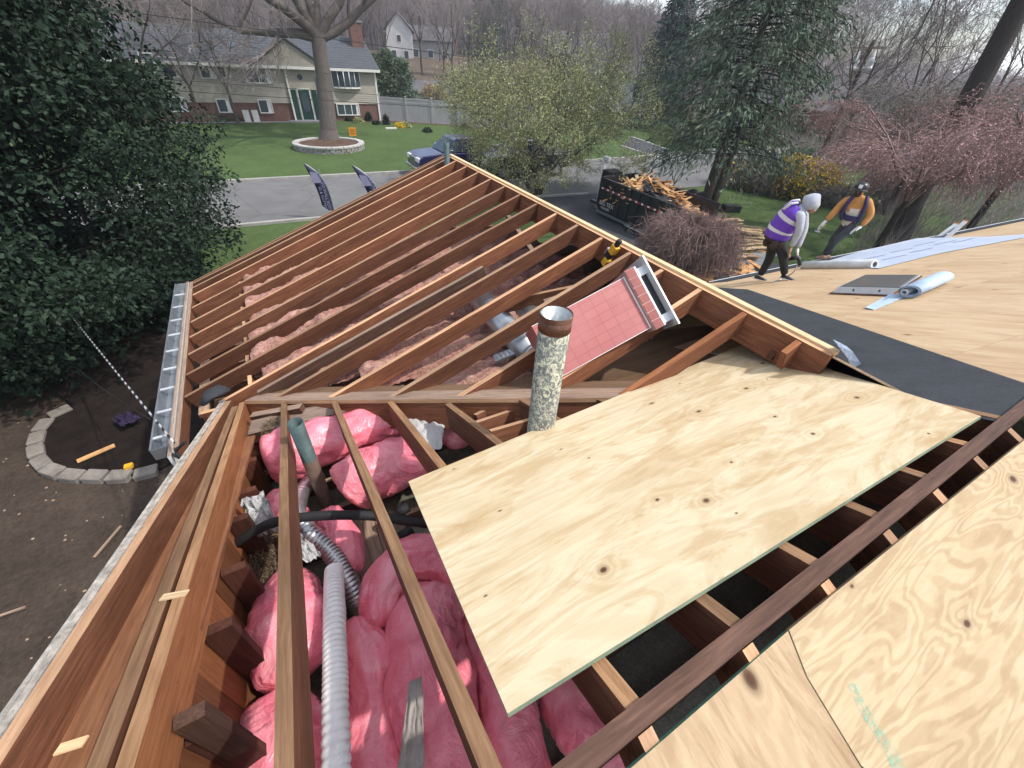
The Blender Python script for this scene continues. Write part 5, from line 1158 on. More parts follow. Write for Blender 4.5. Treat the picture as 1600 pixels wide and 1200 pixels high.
def fwin(x, y, w, h, panes, label=None, parent=fh, hh=None, rows=1):
    s, z = fac(x, y); o = .08; t_ = .07; fr_ = MB()
    for (a, b, c, d) in ((-w/2-t_, w/2+t_, h/2, h/2+t_), (-w/2-t_, w/2+t_, -h/2-t_, -h/2), (-w/2-t_, -w/2, -h/2, h/2), (w/2, w/2+t_, -h/2, h/2)):
        P = [fw(s+u, z+v, oo) for oo in (o-.03, o+.05) for v in (c, d) for u in (a, b)]; n = len(fr_.v); fr_.v += [tuple(p) for p in P]
        for q in ((0, 1, 3, 2), (4, 6, 7, 5), (0, 4, 5, 1), (2, 3, 7, 6), (0, 2, 6, 4), (1, 5, 7, 3)): fr_.face([n+i for i in q])
    for k in range(1, panes):
        u = -w/2+w*k/panes; P = [fw(s+u+a, z+v, oo) for oo in (o-.02, o+.04) for v in (-h/2, h/2) for a in (-.03, .03)]; n = len(fr_.v); fr_.v += [tuple(p) for p in P]
        for q in ((0, 1, 3, 2), (4, 6, 7, 5), (0, 4, 5, 1), (2, 3, 7, 6), (0, 2, 6, 4), (1, 5, 7, 3)): fr_.face([n+i for i in q])
    f = fr_.build('window', M['white_paint'], parent)
    for k in range(panes):
        u0 = -w/2+w*k/panes+.03; u1 = -w/2+w*(k+1)/panes-.03; mb = MB(); loft('pane', [fw(s+u0, z-h/2, o-.02), fw(s+u1, z-h/2, o-.02), fw(s+u1, z+h/2, o-.02), fw(s+u0, z+h/2, o-.02)], [fw(s+u0, z-h/2, o+.004), fw(s+u1, z-h/2, o+.004), fw(s+u1, z+h/2, o+.004), fw(s+u0, z+h/2, o+.004)], M['glass'], f)
        if k == 0 and rows:
            loft('curtain', [fw(s+u0, z-h/2, o+.005), fw(s+u0+(u1-u0)*.35, z-h/2, o+.005), fw(s+u0+(u1-u0)*.3, z+h/2, o+.005), fw(s+u0, z+h/2, o+.005)], [fw(s+u0, z-h/2, o+.010), fw(s+u0+(u1-u0)*.35, z-h/2, o+.010), fw(s+u0+(u1-u0)*.3, z+h/2, o+.010), fw(s+u0, z+h/2, o+.010)], M['white_paint'], f)
    return f
for (x, y, w, h, n) in ((235, 98, .9, 1.0, 1), (267, 105, 1.1, 1.05, 1), (322, 108, .8, 1.0, 1), (346, 107, .95, 1.0, 1), (403, 118, 1.7, .85, 2), (278, 163, .95, .8, 1), (351, 165, .85, .78, 1), (415, 166, .85, .8, 1), (544, 171, 1.75, .72, 3)): fwin(x, y, w, h, n)
# bow window
s, z = fac(540, 123); bw = MB(); n = 5; W2 = 1.12; pr = []
for i in range(n+1):
    a = -1+2*i/n; pr.append((s+W2*a, .10+.38*(1-a*a)))
bow = MB(); A = [fw(a, z-.62, o) for a, o in pr]; B = [fw(a, z-.50, o) for a, o in pr]
for lo, hi in ((z-.66, z-.55), (z+.55, z+.68)):
    m0 = len(bow.v); bow.v += [tuple(fw(a, lo, o+.03)) for a, o in pr]+[tuple(fw(a, hi, o+.03)) for a, o in pr]+[tuple(fw(a, hi, 0)) for a, o in pr]+[tuple(fw(a, lo, 0)) for a, o in pr]; k = n+1
    for i in range(n):
        for j in range(4): bow.face((m0+j*k+i, m0+j*k+i+1, m0+((j+1) % 4)*k+i+1, m0+((j+1) % 4)*k+i))
for a, o in pr: P = fw(a, z-.6, o); bow.cyl(P, P+Vector((0, 0, 1.2)), .04, 8)
bo = bow.build('bow_window', M['white_paint'], fh)
for i in range(n):
    (a0, o0), (a1, o1) = pr[i], pr[i+1]; loft('pane', [fw(a0, z-.55, o0-.02), fw(a1, z-.55, o1-.02), fw(a1, z+.56, o1-.02), fw(a0, z+.56, o0-.02)], [fw(a0, z-.55, o0), fw(a1, z-.55, o1), fw(a1, z+.56, o1), fw(a0, z+.56, o0)], M['glass'], bo)
# entry: gabled bay, door, side lights, steps
sE0, _ = fac(510, 130); sE1, _ = fac(398, 118); sd_, zd = fac(477, 158)
pk = fac(442, 62)
mb = MB(); g0, g1 = sE0-.1, sE1; zgb = zev-.08; zpk = zev+1.55; mid_ = (g0+g1)/2
A = [fw(g0, zgb, .1), fw(g1, zgb, .1), fw(mid_, zpk, .1)]; B = [fw(g0, zgb, .5), fw(g1, zgb, .5), fw(mid_, zpk, .5)]; loft('gable_wall', A, B, M['siding'], fh)
for (sa, sb) in ((g0-.25, mid_), (g1+.25, mid_)):
    dz_ = -.17; P = [fw(sa, zgb+dz_+.05, .65), fw(sb, zpk+.05, .65), fw(sb, zpk+.05, -3.0), fw(sa, zgb+dz_+.05, -1.0)]; loft('porch_roof', P, [p+Vector((0, 0, .1)) for p in P], M['shingle'], fh)
wall_slab('entry_wall', sd_-1.2, sd_+1.05, zb_-.2, zev-.1, .03, .14, M['siding'], fh)
for s_ in (sd_-1.2, sd_+1.05): wall_slab('post', s_-.06, s_+.06, zb_-.2, zev-.1, .12, .24, M['white_paint'], fh)
dr_ = wall_slab('door', sd_-.42, sd_+.42, zb_+.15, zb_+2.2, .14, .19, M['door_green'], fh)
wall_slab('door_frame', sd_-.50, sd_+.50, zb_+.10, zb_+2.29, .13, .165, M['white_paint'], dr_); wall_slab('door_glass', sd_-.25, sd_+.25, zb_+.7, zb_+2.0, .16, .2, M['glass'], dr_)
for s_ in (-.78, .78): wall_slab('side_light', sd_+s_-.2, sd_+s_+.2, zb_+.15, zb_+2.2, .14, .18, M['door_green'], fh)
s_, z_ = fac(468, 120); mb = MB(); mb.cyl(fw(s_, z_, .14), fw(s_, z_, .19), .2, 8); mb.build('octagon_window', M['glass'], fh)
for k in range(3): wall_slab('step', sd_-1.6, sd_+1.6, zb_-.3, zb_+.12-.12*k, .14, 1.0+.4*k, M['concrete'], fh)
ch = wall_slab('chimney', -.1, .9, zev+.5, zev+3.0, -3.6, -2.7, M['brick'], fh); wall_slab('chimney_cap', -.16, .96, zev+3.0, zev+3.12, -3.66, -2.64, M['concrete'], ch)
for x_ in (385, 399):
    s_, z_ = fac(x_, 180); e = empty('lattice_panel', fw(s_, zb_, .5), ('left' if x_ == 385 else 'right')+' white garden panel standing by the brick wall of the far house', 'garden panel'); wall_slab('panel', s_-.22, s_+.22, zb_, zb_+.85, .5, .56, M['white_paint'], e)
# vinyl fence
fe = ground(705, 196); a0 = np.array([Rc[0]+.2, Rc[1]+.2]); a1 = np.array([fe[0], fe[1]]); dv = (a1-a0)/np.linalg.norm(a1-a0); nv = np.array([-dv[1], dv[0]])
M['vinyl'] = simple('pale_grey_vinyl', (.42, .41, .42), .5, .08, 2); fence = empty('vinyl_fence', (*a0, float(zg(*a0))), 'long pale grey vinyl privacy fence running from the far house', 'fence'); Lw = 14.0; npan = 6; pw = Lw/npan
def fbox(nm, t0, t1, z0, z1, th, mat, parent, o=0.):
    A = a0+dv*t0; B = a0+dv*t1; zz = float(zg(*a0)); mb = MB(); P = [(A-nv*(th/2-o)), (B-nv*(th/2-o)), (B+nv*(th/2+o)), (A+nv*(th/2+o))]
    return loft(nm, [Vector((*p, zz+z0)) for p in P], [Vector((*p, zz+z1)) for p in P], mat, parent)
for i in range(npan+1):
    ps = fbox('post', i*pw-.07, i*pw+.07, -.3, 1.9, .14, M['vinyl'], fence); fbox('post_cap', i*pw-.09, i*pw+.09, 1.9, 1.96, .18, M['white_paint'], ps)
for i in range(npan):
    for j in range(11): t0 = i*pw+.08+(pw-.16)*j/11; fbox('panel', t0, t0+(pw-.16)/11-.012, .02, 1.72, .03, M['vinyl'], fence)
    for z_ in (.0, 1.42, 1.72): fbox('rail', i*pw+.07, (i+1)*pw-.07, z_, z_+.10, .06, M['vinyl'], fence)
# shrubs in the border
for (x, y, R, H, lm, lb) in ((604, 195, .30, .8, 'leaf_dark', 'small cone shaped evergreen at the fence'), (577, 190, .32, .8, 'leaf_dark', 'dark clipped shrub under the low triple window'), (561, 192, .45, .45, 'leaf_spring', 'light green low shrub under the low triple window'), (588, 195, .35, .3, 'leaf_dark', 'tiny dark shrub at the corner of the far house'), (625, 200, .45, .4, 'flower_yellow', 'low yellowish plant in the fence border'), (634, 199, .5, .45, 'leaf_spring', 'low pale green plant in the fence border'), (545, 190, .3, .3, 'leaf_dark', 'small dark shrub left of the light green one'), (668, 207, .4, .35, 'leaf_dark', 'dark low plant at the right end of the border'), (352, 190, .5, .5, 'bush_leaf', 'brown green plant under the middle low window'), (372, 190, .5, .45, 'bush_leaf', 'small dull plant left of the white garden panels')):
    p = ground(x, y); root = tree_root('shrub', p[0], p[1], lb, cat='shrub'); g_ = NR.normal(size=(700, 3)); g_ /= np.linalg.norm(g_, axis=1)[:, None]; g_ *= NR.random((700, 1))**.4; g_[:, 2] = np.abs(g_[:, 2]); z_ = g_[:, 2:3]
    P = np.array([p[0], p[1], p[2]])+np.c_[g_[:, 0]*R, g_[:, 1]*R, g_[:, 2]*H]; put(leaf_mesh('leaves', P, .12, M[lm], NR), 'leaves', root); put(seg_mesh('stem', [(*p, *(p+[0, 0, H*.6]), .03, .01)], M['bark_dark']), 'stem', root)
p = ground(684, 178); v = p[:2]*1.06; mound('bush', v[0], v[1], 'golden yellow bush behind the pale fence beside the green spring tree', 1.6, 2.6, 260, 301, M['twig'], M['flower_yellow'], 1700, .14, twr=.012)
# orange yard sign
p = ground(553, 219); sg = empty('yard_sign', p, 'small orange yard sign beside the stone ring', 'sign'); sg_o = sheet_ = None
vd_ = (CP-p); vd_[2] = 0; vd_ /= np.linalg.norm(vd_); sx_ = np.array([-vd_[1], vd_[0], 0]); M['orange_sign'] = simple('orange_sign', (.75, .30, .02), .6, .1)
def vbox(nm, P0, x0, x1, z0, z1, y0, y1, mat, parent):
    A = [Vector(P0+sx_*a+vd_*b+np.array([0, 0, z0])) for a, b in ((x0, y0), (x1, y0), (x1, y1), (x0, y1))]; return loft(nm, A, [q+Vector((0, 0, z1-z0)) for q in A], mat, parent)
bd = vbox('board', p, -.24, .24, .25, .80, 0, .012, M['orange_sign'], sg); [vbox('stake', p, a, a+.02, 0, .3, 0, .01, M['galv'], sg) for a in (-.15, .13)]
for z_ in (.62, .50, .38): vbox('printed_line', p, -.16, .16, z_, z_+.035, .012, .016, M['black_metal'], bd)
p = ground(612, 202); mb = MB(); mb.box((p[0]-.5, p[1]-.1, p[2]), (p[0]+.4, p[1]+.1, p[2]+.12)); tag(mb.build('border_stone', M['white_paint']), 'white flat stone at the edge of the far lawn by the fence', 'stone')
# wires
M['wire'] = Mt('black_wire').col((.02, .02, .022)).set(Roughness=.6).m
def wire(x0, y0, x1, y1, D0, D1, sag, label, r=.018, n=30):
    a = ray(x0, y0); a = CP+a/np.hypot(a[0], a[1])*D0; b = ray(x1, y1); b = CP+b/np.hypot(b[0], b[1])*D1; mb = MB(); mb.tube([Vector(a*(1-i/n)+b*i/n)-Vector((0, 0, sag*4*(i/n)*(1-i/n))) for i in range(n+1)], r, 5); tag(mb.build('overhead_wire', M['wire']), label, 'wire')
wire(-100, 98, 1000, 178, 34, 36, .0, 'upper of the two close wires crossing before the far house', .014)
wire(-100, 118, 1000, 188, 34, 36, .0, 'lower of the two close wires crossing before the far house', .014)
wire(120, 8, 1000, 125, 34, 36, .0, 'topmost overhead wire crossing the roof of the far house', .018)
# ------------------------------------------------------------------ further houses
M['house_white'] = simple('white_house_siding', (.55, .54, .53), .7, .1, 1.5); M['house_grey'] = simple('grey_house_siding', (.28, .27, .27), .7, .12, 1.5); M['roof_dark'] = simple('dark_house_roof', (.10, .095, .10), .85, .2, 2); M['house_brown'] = simple('brown_house_siding', (.20, .12, .09), .8, .2, 1.5)
def small_house(xp, D, yaw_, w, d_, h, rh, mat, label, wins=(), garage=False, zoff=0.):
    x, y = polar(xp, D); z = float(zg(x, y))+zoff; root = empty('distant_house', (x, y, z), label, 'house'); Mx = Matrix.Translation((x, y, z)) @ Matrix.Rotation(yaw_, 4, 'Z')
    mb = MB(); mb.box((-w/2, -d_/2, -2), (w/2, d_/2, h)); n = len(mb.v); mb.v += [(-w/2, -d_/2, h), (-w/2, d_/2, h), (-w/2, 0, h+rh-.05), (w/2, -d_/2, h), (w/2, d_/2, h), (w/2, 0, h+rh-.05)]; mb.face((n, n+2, n+1)); mb.face((n+3, n+4, n+5)); mb.build('wall', mat, root, Mx)
    for sgn in (-1, 1):
        mb = MB(); A = [(-w/2-.4, sgn*(d_/2+.4), h-.15), (w/2+.4, sgn*(d_/2+.4), h-.15), (w/2+.4, 0, h+rh), (-w/2-.4, 0, h+rh)]; loft('roof', [Mx @ Vector(a) for a in A], [Mx @ Vector(a)+Vector((0, 0, .12)) for a in A], M['roof_dark'], root)
    for (a, b, ww, wh, face_) in wins:
        mb = MB(); fx = (lambda u, v, o: (u, -d_/2-o, v)) if face_ == 0 else (lambda u, v, o: (-w/2-o, u, v)) if face_ == 1 else (lambda u, v, o: (w/2+o, u, v))
        A = [(a-ww/2-.1, b-.1), (a+ww/2+.1, b-.1), (a+ww/2+.1, b+wh+.1), (a-ww/2-.1, b+wh+.1)]; f = loft('window', [Mx @ Vector(fx(u, v, .001)) for u, v in A], [Mx @ Vector(fx(u, v, .05)) for u, v in A], M['white_paint'], root)
        A = [(a-ww/2, b), (a+ww/2, b), (a+ww/2, b+wh), (a-ww/2, b+wh)]; loft('pane', [Mx @ Vector(fx(u, v, .03)) for u, v in A], [Mx @ Vector(fx(u, v, .07)) for u, v in A], M['glass'], f)
    return root
W4 = [(-3, .8, 1., 1.2, 0), (0, .8, 1., 1.2, 0), (3, .8, 1., 1.2, 0)]
small_house(629, 112, math.radians(68), 6, 5, 5.0, 2.6, M['house_white'], 'tall white gabled house half hidden by woods above the fence', [(-1.2, .6, .8, 1.2, 1), (1.2, .6, .8, 1.2, 1), (0, 3.2, .7, 1.0, 1), (-1, 1, 1, 1.2, 0), (1.5, 1, 1, 1.2, 0)], zoff=-.9)
small_house(676, 114, math.radians(-26), 9, 6, 3.6, 2.2, M['house_grey'], 'grey house with white framed windows in the woods right of the tall white one', W4, zoff=-.9)
small_house(668, 62, math.radians(-20), 5, 4, 1.4, .9, M['house_white'], 'low cream shed roof showing above the pale fence', [], zoff=0)
small_house(962, 72, math.radians(-35), 12, 8, 3.0, 2.2, M['house_white'], 'white ranch house behind the green spring tree', W4, zoff=.6)
small_house(905, 84, math.radians(-30), 10, 8, 3.0, 2.6, M['house_brown'], 'brown house roof rising above the green spring tree', W4, zoff=1.5)
small_house(1240, 66, math.radians(-60), 12, 7, 2.6, 2.0, M['house_brown'], 'low reddish brown house under the trees beyond the street end', W4)
small_house(1540, 52, math.radians(-80), 10, 7, 2.4, 2.0, M['house_grey'], 'grey house hidden behind the pink cherries at the right edge', W4)
# utility pole
p = ground(1276, 256); P0 = p; pole = empty('utility_pole', p, 'dark wooden utility pole with crossarm and white insulators beyond the street', 'utility pole'); top = vplane(1345, 62, P0); mb = MB(); mb.tube([p, (p[0], p[1], top[2])], [.17, .11], 12); mb.build('pole', M['bark_dark'], pole)
ah = vplane(1330, 73, P0); bh = vplane(1385, 73, P0); beam('crossarm', Vector(ah)-Vector(CF)*.0, Vector(bh), .10, .12, [M['grey_wood']]*2, pole)
for (x, y) in ((1336, 96), (1361, 96)):
    c_ = vplane(x, y, P0, -.15); mb = MB(); mb.tube([c_+np.array([0, 0, -.5]), c_+np.array([0, 0, -.3]), c_+np.array([0, 0, -.28]), c_+np.array([0, 0, -.05]), c_+np.array([0, 0, 0]), c_+np.array([0, 0, .2]), c_+np.array([0, 0, .6])], [.34, .34, .2, .28, .3, .12, .08], 10); mb.build('insulator', M['white_plastic'], pole)
p = ground(1318, 258); mb = MB(); mb.tube([p, p+np.array([0, 0, 1.9])], .05, 8); tag(mb.build('marker_post', M['white_paint']), 'slim white marker post on the grass right of the utility pole', 'post')
# ------------------------------------------------------------------ flags
M['navy'] = simple('navy_flag_cloth', (.030, .030, .075), .7, .15); M['lilac'] = simple('lilac_print', (.30, .29, .44), .7, .1)
def flag(x0, y0, x1, y1, label, vis=1., zoff=0.):
    base = ground(x1, y1); e = empty('feather_flag', base, label, 'flag'); tp = vplane(x0, y0, base); H = tp[2]-base[2]; h = np.array([base[0]-CP[0], base[1]-CP[1], 0]); h /= np.linalg.norm(h); side = np.array([h[1], -h[0], 0])*1.; off = (tp-base)@side
    n = 22; L_ = []; R2 = []; b0 = .16
    for i in range(n+1):
        f = i/n; z = base[2]+H*(b0+(1-b0)*f); c = base+side*(off*(b0+(1-b0)*f)); wd = H*.20*(1-.05*f); right = .10*H*.2; bow = H*.045*math.sin(math.pi*min(1, f*1.05))
        wl = wd*min(1, (f+.03)/.16)**.6*.95 if f < .16 else wd*.95
        rt = 0.0 if f < .55 else -wd*.95*((f-.55)/.45)**2.6*.96
        L_.append(c-side*(wl-bow)+np.array([0, 0, z-base[2]])+h*.03*math.sin(f*7)); R2.append(c+side*(bow+rt)+np.array([0, 0, z-base[2]])+h*.03*math.sin(f*7+1))
    mb = MB(); mb.v = [tuple(p) for p in L_]+[tuple(p) for p in R2]
    for i in range(n): mb.face((i, i+1, n+2+i, n+1+i), 0, True)
    cl = mb.build('cloth', M['navy'], e); s_ = cl.modifiers.new('s', 'SOLIDIFY'); s_.thickness = .01
    mb = MB(); mb.tube([base]+[p+side*.01 for p in R2], .014, 8); mb.build('pole', M['galv'], e)
    ax = (R2[10]-R2[1]); ax /= np.linalg.norm(ax); dn = Vector(tuple(-ax)); nn = Vector(tuple(-h))
    for k, (tx, u) in enumerate((('WALL-TO-WALL ROOFING', .36), ('SIDING & GUTTERS', .72))):
        m_ = (R2[8]*(1-u)+L_[8]*u)-h*.035; text_on('lettering', tx, m_, dn, nn, H*.072 if k == 0 else H*.066, M['lilac'], cl, .003)
    m_ = R2[16]*.5+L_[16]*.5-h*.05; mb = MB(); mb.v = [tuple(Vector(m_)+Vector(tuple(side))*a+Vector(tuple(ax))*b) for a, b in ((-.17, -.2), (.13, -.2), (.08, .15), (-.16, .2))]; mb.face(range(4)); o = mb.build('emblem', M['lilac'], cl); s_ = o.modifiers.new('s', 'SOLIDIFY'); s_.thickness = .004
flag(491, 255, 527, 343, 'navy feather flag nearest the dark evergreen, standing at the kerb'); flag(567, 258, 612, 352, 'navy feather flag half hidden by the gable rafters')
# ------------------------------------------------------------------ vehicles
M['paint_blue'] = Mt('deep_blue_car_paint').col((.022, .020, .11)).set(Roughness=.28, Metallic=.3, Coat_Weight=.8, Coat_Roughness=.08).m; M['paint_black'] = Mt('black_car_paint').col((.010, .011, .013)).set(Roughness=.3, Coat_Weight=.8, Coat_Roughness=.08).m
M['chrome'] = Mt('chrome').col((.7, .7, .72)).set(Roughness=.15, Metallic=1.).m; M['lamp'] = Mt('headlamp').col((.75, .77, .8)).set(Roughness=.1).m
def pickup(x, y, yaw_, paint, label, name='pickup_truck'):
    z = float(zg(x, y))+.03; e = empty(name, (x, y, z), label, 'truck'); Mx = Matrix.Translation((x, y, z)) @ Matrix.Rotation(yaw_, 4, 'Z')
    def part(nm, mb, mat, par=e, bev=.0):
        o = mb.build(nm, mat, par, Mx)
        if bev: b = o.modifiers.new('b', 'BEVEL'); b.width = bev; b.segments = 3
        return o
    def prof(pts, w, taper=None):      # side profile extruded across
        mb = MB(); n = len(pts)
        for sgn in (-1, 1):
            for (px, pz) in pts: mb.v.append((px, sgn*(w/2 if taper is None else taper(px, pz)), pz))
        mb.face(range(n)[::-1]); mb.face(range(n, 2*n))
        for i in range(n): j = (i+1) % n; mb.face((i, j, n+j, n+i))
        return mb
    # x forward; front at +2.8
    body = prof([(-2.85, .55), (-2.85, 1.18), (-.95, 1.2), (1.0, 1.22), (1.25, 1.25), (2.55, 1.14), (2.80, 1.0), (2.85, .55), (2.25, .42), (-2.6, .42)], 1.96); part('body', body, paint, e, .07)
    cab = prof([(-1.0, 1.18), (-.75, 1.80), (-.45, 1.86), (.55, 1.86), (.75, 1.80), (1.42, 1.22)], 1.7, lambda a, b: .93 if b < 1.5 else .74); part('cab', cab, paint, e, .05)
    ws = MB(); ws.v = [(.80, -.66, 1.78), (.80, .66, 1.78), (1.43, .80, 1.27), (1.43, -.80, 1.27), (.78, -.66, 1.76), (.78, .66, 1.76), (1.40, .80, 1.25), (1.40, -.80, 1.25)]
    for q in ((0, 3, 2, 1), (4, 5, 6, 7), (0, 1, 5, 4), (3, 7, 6, 2), (0, 4, 7, 3), (1, 2, 6, 5)): ws.face(q)
    part('windscreen', ws, M['glass'])
    for s in (-1, 1):
        for (a, b) in ((-.62, -.02), (.06, .98)):
            mb = MB(); y1 = s*.945; y2 = s*.78; c = [(a, y1, 1.25), (b+(.2 if b > .5 else 0), y1, 1.25), (b-.22 if b > .5 else b, y2, 1.74), (a+.06, y2, 1.74)]; mb.v = c+[(p[0], p[1]-s*.06, p[2]) for p in c]; mb.face(range(4)); mb.face((7, 6, 5, 4)); [mb.face((i, 4+i, 4+(i+1) % 4, (i+1) % 4)) for i in range(4)]; part('side_window', mb, M['glass'])
        mb = MB(); mb.box((2.70, s*.68-.24, .82), (2.87, s*.68+.24, 1.04)); part('headlight', mb, M['lamp'], e, .04)
        mb = MB(); mb.box((1.0, s*.98-.02, 1.22), (1.15, s*1.20+.02, 1.42)); part('mirror', mb, M['chrome'], e, .03)
        for xx in (-1.75, 1.85):
            wh = MB(); wh.cyl((xx, s*.72, .40), (xx, s*1.0, .40), .40, 28); w = part('wheel', wh, M['rubber'], e, .03); rm = MB(); rm.cyl((xx, s*.96, .40), (xx, s*1.01, .40), .24, 16); part('rim', rm, M['chrome'], w)
            ar = MB(); ar.cyl((xx, s*.90, .42), (xx, s*.985, .42), .49, 28); part('wheel_arch', ar, M['rubber'])
    g_ = MB(); g_.box((2.80, -.42, .66), (2.89, .42, 1.02)); gl = part('grille', g_, M['chrome'], e, .02)
    for k in range(4): mb = MB(); mb.box((2.88, -.38, .70+k*.08), (2.90, .38, .74+k*.08)); part('grille_bar', mb, M['black_metal'], gl)
    mb = MB(); mb.box((2.72, -.96, .40), (2.98, .96, .60)); part('bumper', mb, M['chrome'], e, .05); mb = MB(); mb.box((-2.98, -.95, .45), (-2.82, .95, .62)); part('bumper', mb, M['chrome'], e, .04)
    mb = MB(); mb.box((-2.8, -.85, 1.16), (-1.05, .85, 1.215)); part('bed_cover', mb, M['rubber'])
p = ground(668, 276); sdv = np.array([FAR[5][0]-FAR[3][0], FAR[5][1]-FAR[3][1]]); ya_ = math.atan2(-sdv[1], -sdv[0])
pickup(p[0]+2.1, p[1]+.05, ya_+.0, M['paint_blue'], 'deep blue pickup truck parked at the far kerb behind the roof peak')
p = ground(756, 276); pickup(p[0]+2.4, p[1]-.2, ya_, M['paint_black'], 'black pickup truck parked at the far kerb under the green spring tree')
# ------------------------------------------------------------------ dump trailer
zt_ = -3.95
A_ = onz(933, 327, zt_); B_ = onz(994, 352, zt_); tx_ = (B_-A_); tx_[2] = 0; tx_ /= np.linalg.norm(tx_); ty_ = np.array([-tx_[1], tx_[0], 0]); ty_ = ty_ if ty_@(A_-CP) > 0 else -ty_
gz_ = float(zg(A_[0], A_[1])); tr_ = empty('dump_trailer', (A_[0], A_[1], gz_), 'black steel dump trailer heaped with torn roof debris on the driveway', 'trailer')
Hs = 1.25; Lt = 4.4; Wt = 2.05
Mx = Matrix(((tx_[0], ty_[0], 0, A_[0]), (tx_[1], ty_[1], 0, A_[1]), (0, 0, 1, zt_), (0, 0, 0, 1))) @ Matrix.Rotation(math.radians(2), 4, 'Y')
def tb(nm, a, b, mat, par=tr_, bev=.01):
    mb = MB(); mb.box(a, b); o = mb.build(nm, mat, par, Mx)
    if bev: v = o.modifiers.new('b', 'BEVEL'); v.width = bev; v.segments = 2
    return o
sp_ = tb('side_panel', (0, 0, 0), (Lt, .06, Hs), M['black_metal']); tb('side_panel', (0, Wt-.06, 0), (Lt, Wt, Hs), M['black_metal']); tb('front_panel', (0, .06, 0), (.06, Wt-.06, Hs+.05), M['black_metal']); tb('bed_floor', (.06, .06, 0), (Lt, Wt-.06, .06), M['black_metal'])
for y_ in (-.03, Wt-.05): tb('top_rail', (-.02, y_, Hs), (Lt+.02, y_+.09, Hs+.07), M['black_metal'])
tb('top_rail', (-.05, -.03, Hs+.04), (.05, Wt+.03, Hs+.11), M['black_metal'])
for k in range(9): tb('side_rib', (.25+k*.48, -.05, .05), (.31+k*.48, 0, Hs), M['black_metal'])
M['tape'] = Mt('reflective_tape').col((.72, .70, .70)).set(Roughness=.4).m; M['tape_red'] = Mt('red_tape').col((.45, .02, .02)).set(Roughness=.4).m
for k in range(26): tb('reflective_tape', (.08+k*.165, -.066 if k % 3 == 1 else -.066, .90), (.08+k*.165+.11, -.052, .965), M['tape'] if k % 2 == 0 else M['tape_red'], sp_, 0)
tb('chassis_rail', (-.3, .25, -.22), (Lt-.1, .35, -.02), M['galv']); tb('chassis_rail', (-.3, Wt-.35, -.22), (Lt-.1, Wt-.25, -.02), M['galv']); tb('fender', (2.0, -.30, -.02), (3.7, .0, .03), M['galv'])
tb('tongue', (-1.5, Wt/2-.08, -.22), (0, Wt/2+.08, -.08), M['black_metal']); jk = MB(); jk.cyl((-1.1, Wt/2, -.4), (-1.1, Wt/2, 1.75), .07, 12); jk.box((-1.2, Wt/2-.08, 1.7), (-.85, Wt/2+.08, 1.85)); jk.build('jack', M['white_plastic'], tr_, Mx); tb('pump_box', (-.65, Wt/2-.5, -.05), (-.1, Wt/2+.2, 1.45), M['rubber'])
for xx in (2.4, 3.25):
    for yy in (-.28, Wt+.02):
        mb = MB(); mb.cyl((xx, yy, -.28), (xx, yy+.25, -.28), .36, 26); w = mb.build('wheel', M['rubber'], tr_, Mx); mb = MB(); mb.cyl((xx, yy-.012, -.28), (xx, yy, -.28), .20, 12); mb.build('rim', M['chrome'], w, Mx)
R3 = Mx.to_3x3(); text_on('lettering', 'BIG TEX', Mx @ Vector((.55, -.062, .36)), R3 @ Vector((1, 0, 0)), R3 @ Vector((0, -1, 0)), .24, M['tape'], sp_); text_on('lettering', 'TRAILERS', Mx @ Vector((.50, -.062, .18)), R3 @ Vector((1, 0, 0)), R3 @ Vector((0, -1, 0)), .13, M['tape'], sp_)
# debris: orange wood strips and black shingle pieces
M['debris'] = simple('torn_orange_wood', (.58, .32, .14), .8, .3, 3); M['debris2'] = simple('pale_torn_wood', (.58, .42, .24), .85, .3, 3); M['shing'] = simple('old_black_shingle', (.035, .037, .042), .9, .35, 5)
rd_ = random.Random(12); dbg = [[], [], []]
def chunk(mb, c, L_, w, t_, rot, mat=0): mb.box((-L_/2, -w/2, -t_/2), (L_/2, w/2, t_/2), mat, Matrix.Translation(c) @ rot)
from mathutils import Euler
db = MB()
for i in range(520):
    x_ = rd_.uniform(.2, Lt+.3); y_ = rd_.uniform(.1, Wt-.1); hgt = .5+1.05*math.exp(-((x_-1.9)/1.9)**2-((y_-1.1)/1.0)**2); c = Vector((x_, y_, hgt+rd_.uniform(-.25, .10)))
    blackz = (abs(x_-2.7) < .8 and y_ < .8) or rd_.random() < .06; E_ = Euler((rd_.uniform(-.5, .5), rd_.uniform(-.5, .5), rd_.uniform(-.5, .5)+(rd_.random() < .4)*1.5)).to_matrix().to_4x4()
    chunk(db, c, rd_.uniform(.3, 1.1) if not blackz else rd_.uniform(.25, .5), rd_.uniform(.04, .16) if not blackz else .35, .02, E_, 2 if blackz else rd_.choice((0, 0, 1)))
tag(db.build('debris_heap', [M['debris'], M['debris2'], M['shing']], None, Mx), 'heap of torn orange wood and black shingles filling the black trailer', 'debris', None, 'stuff')
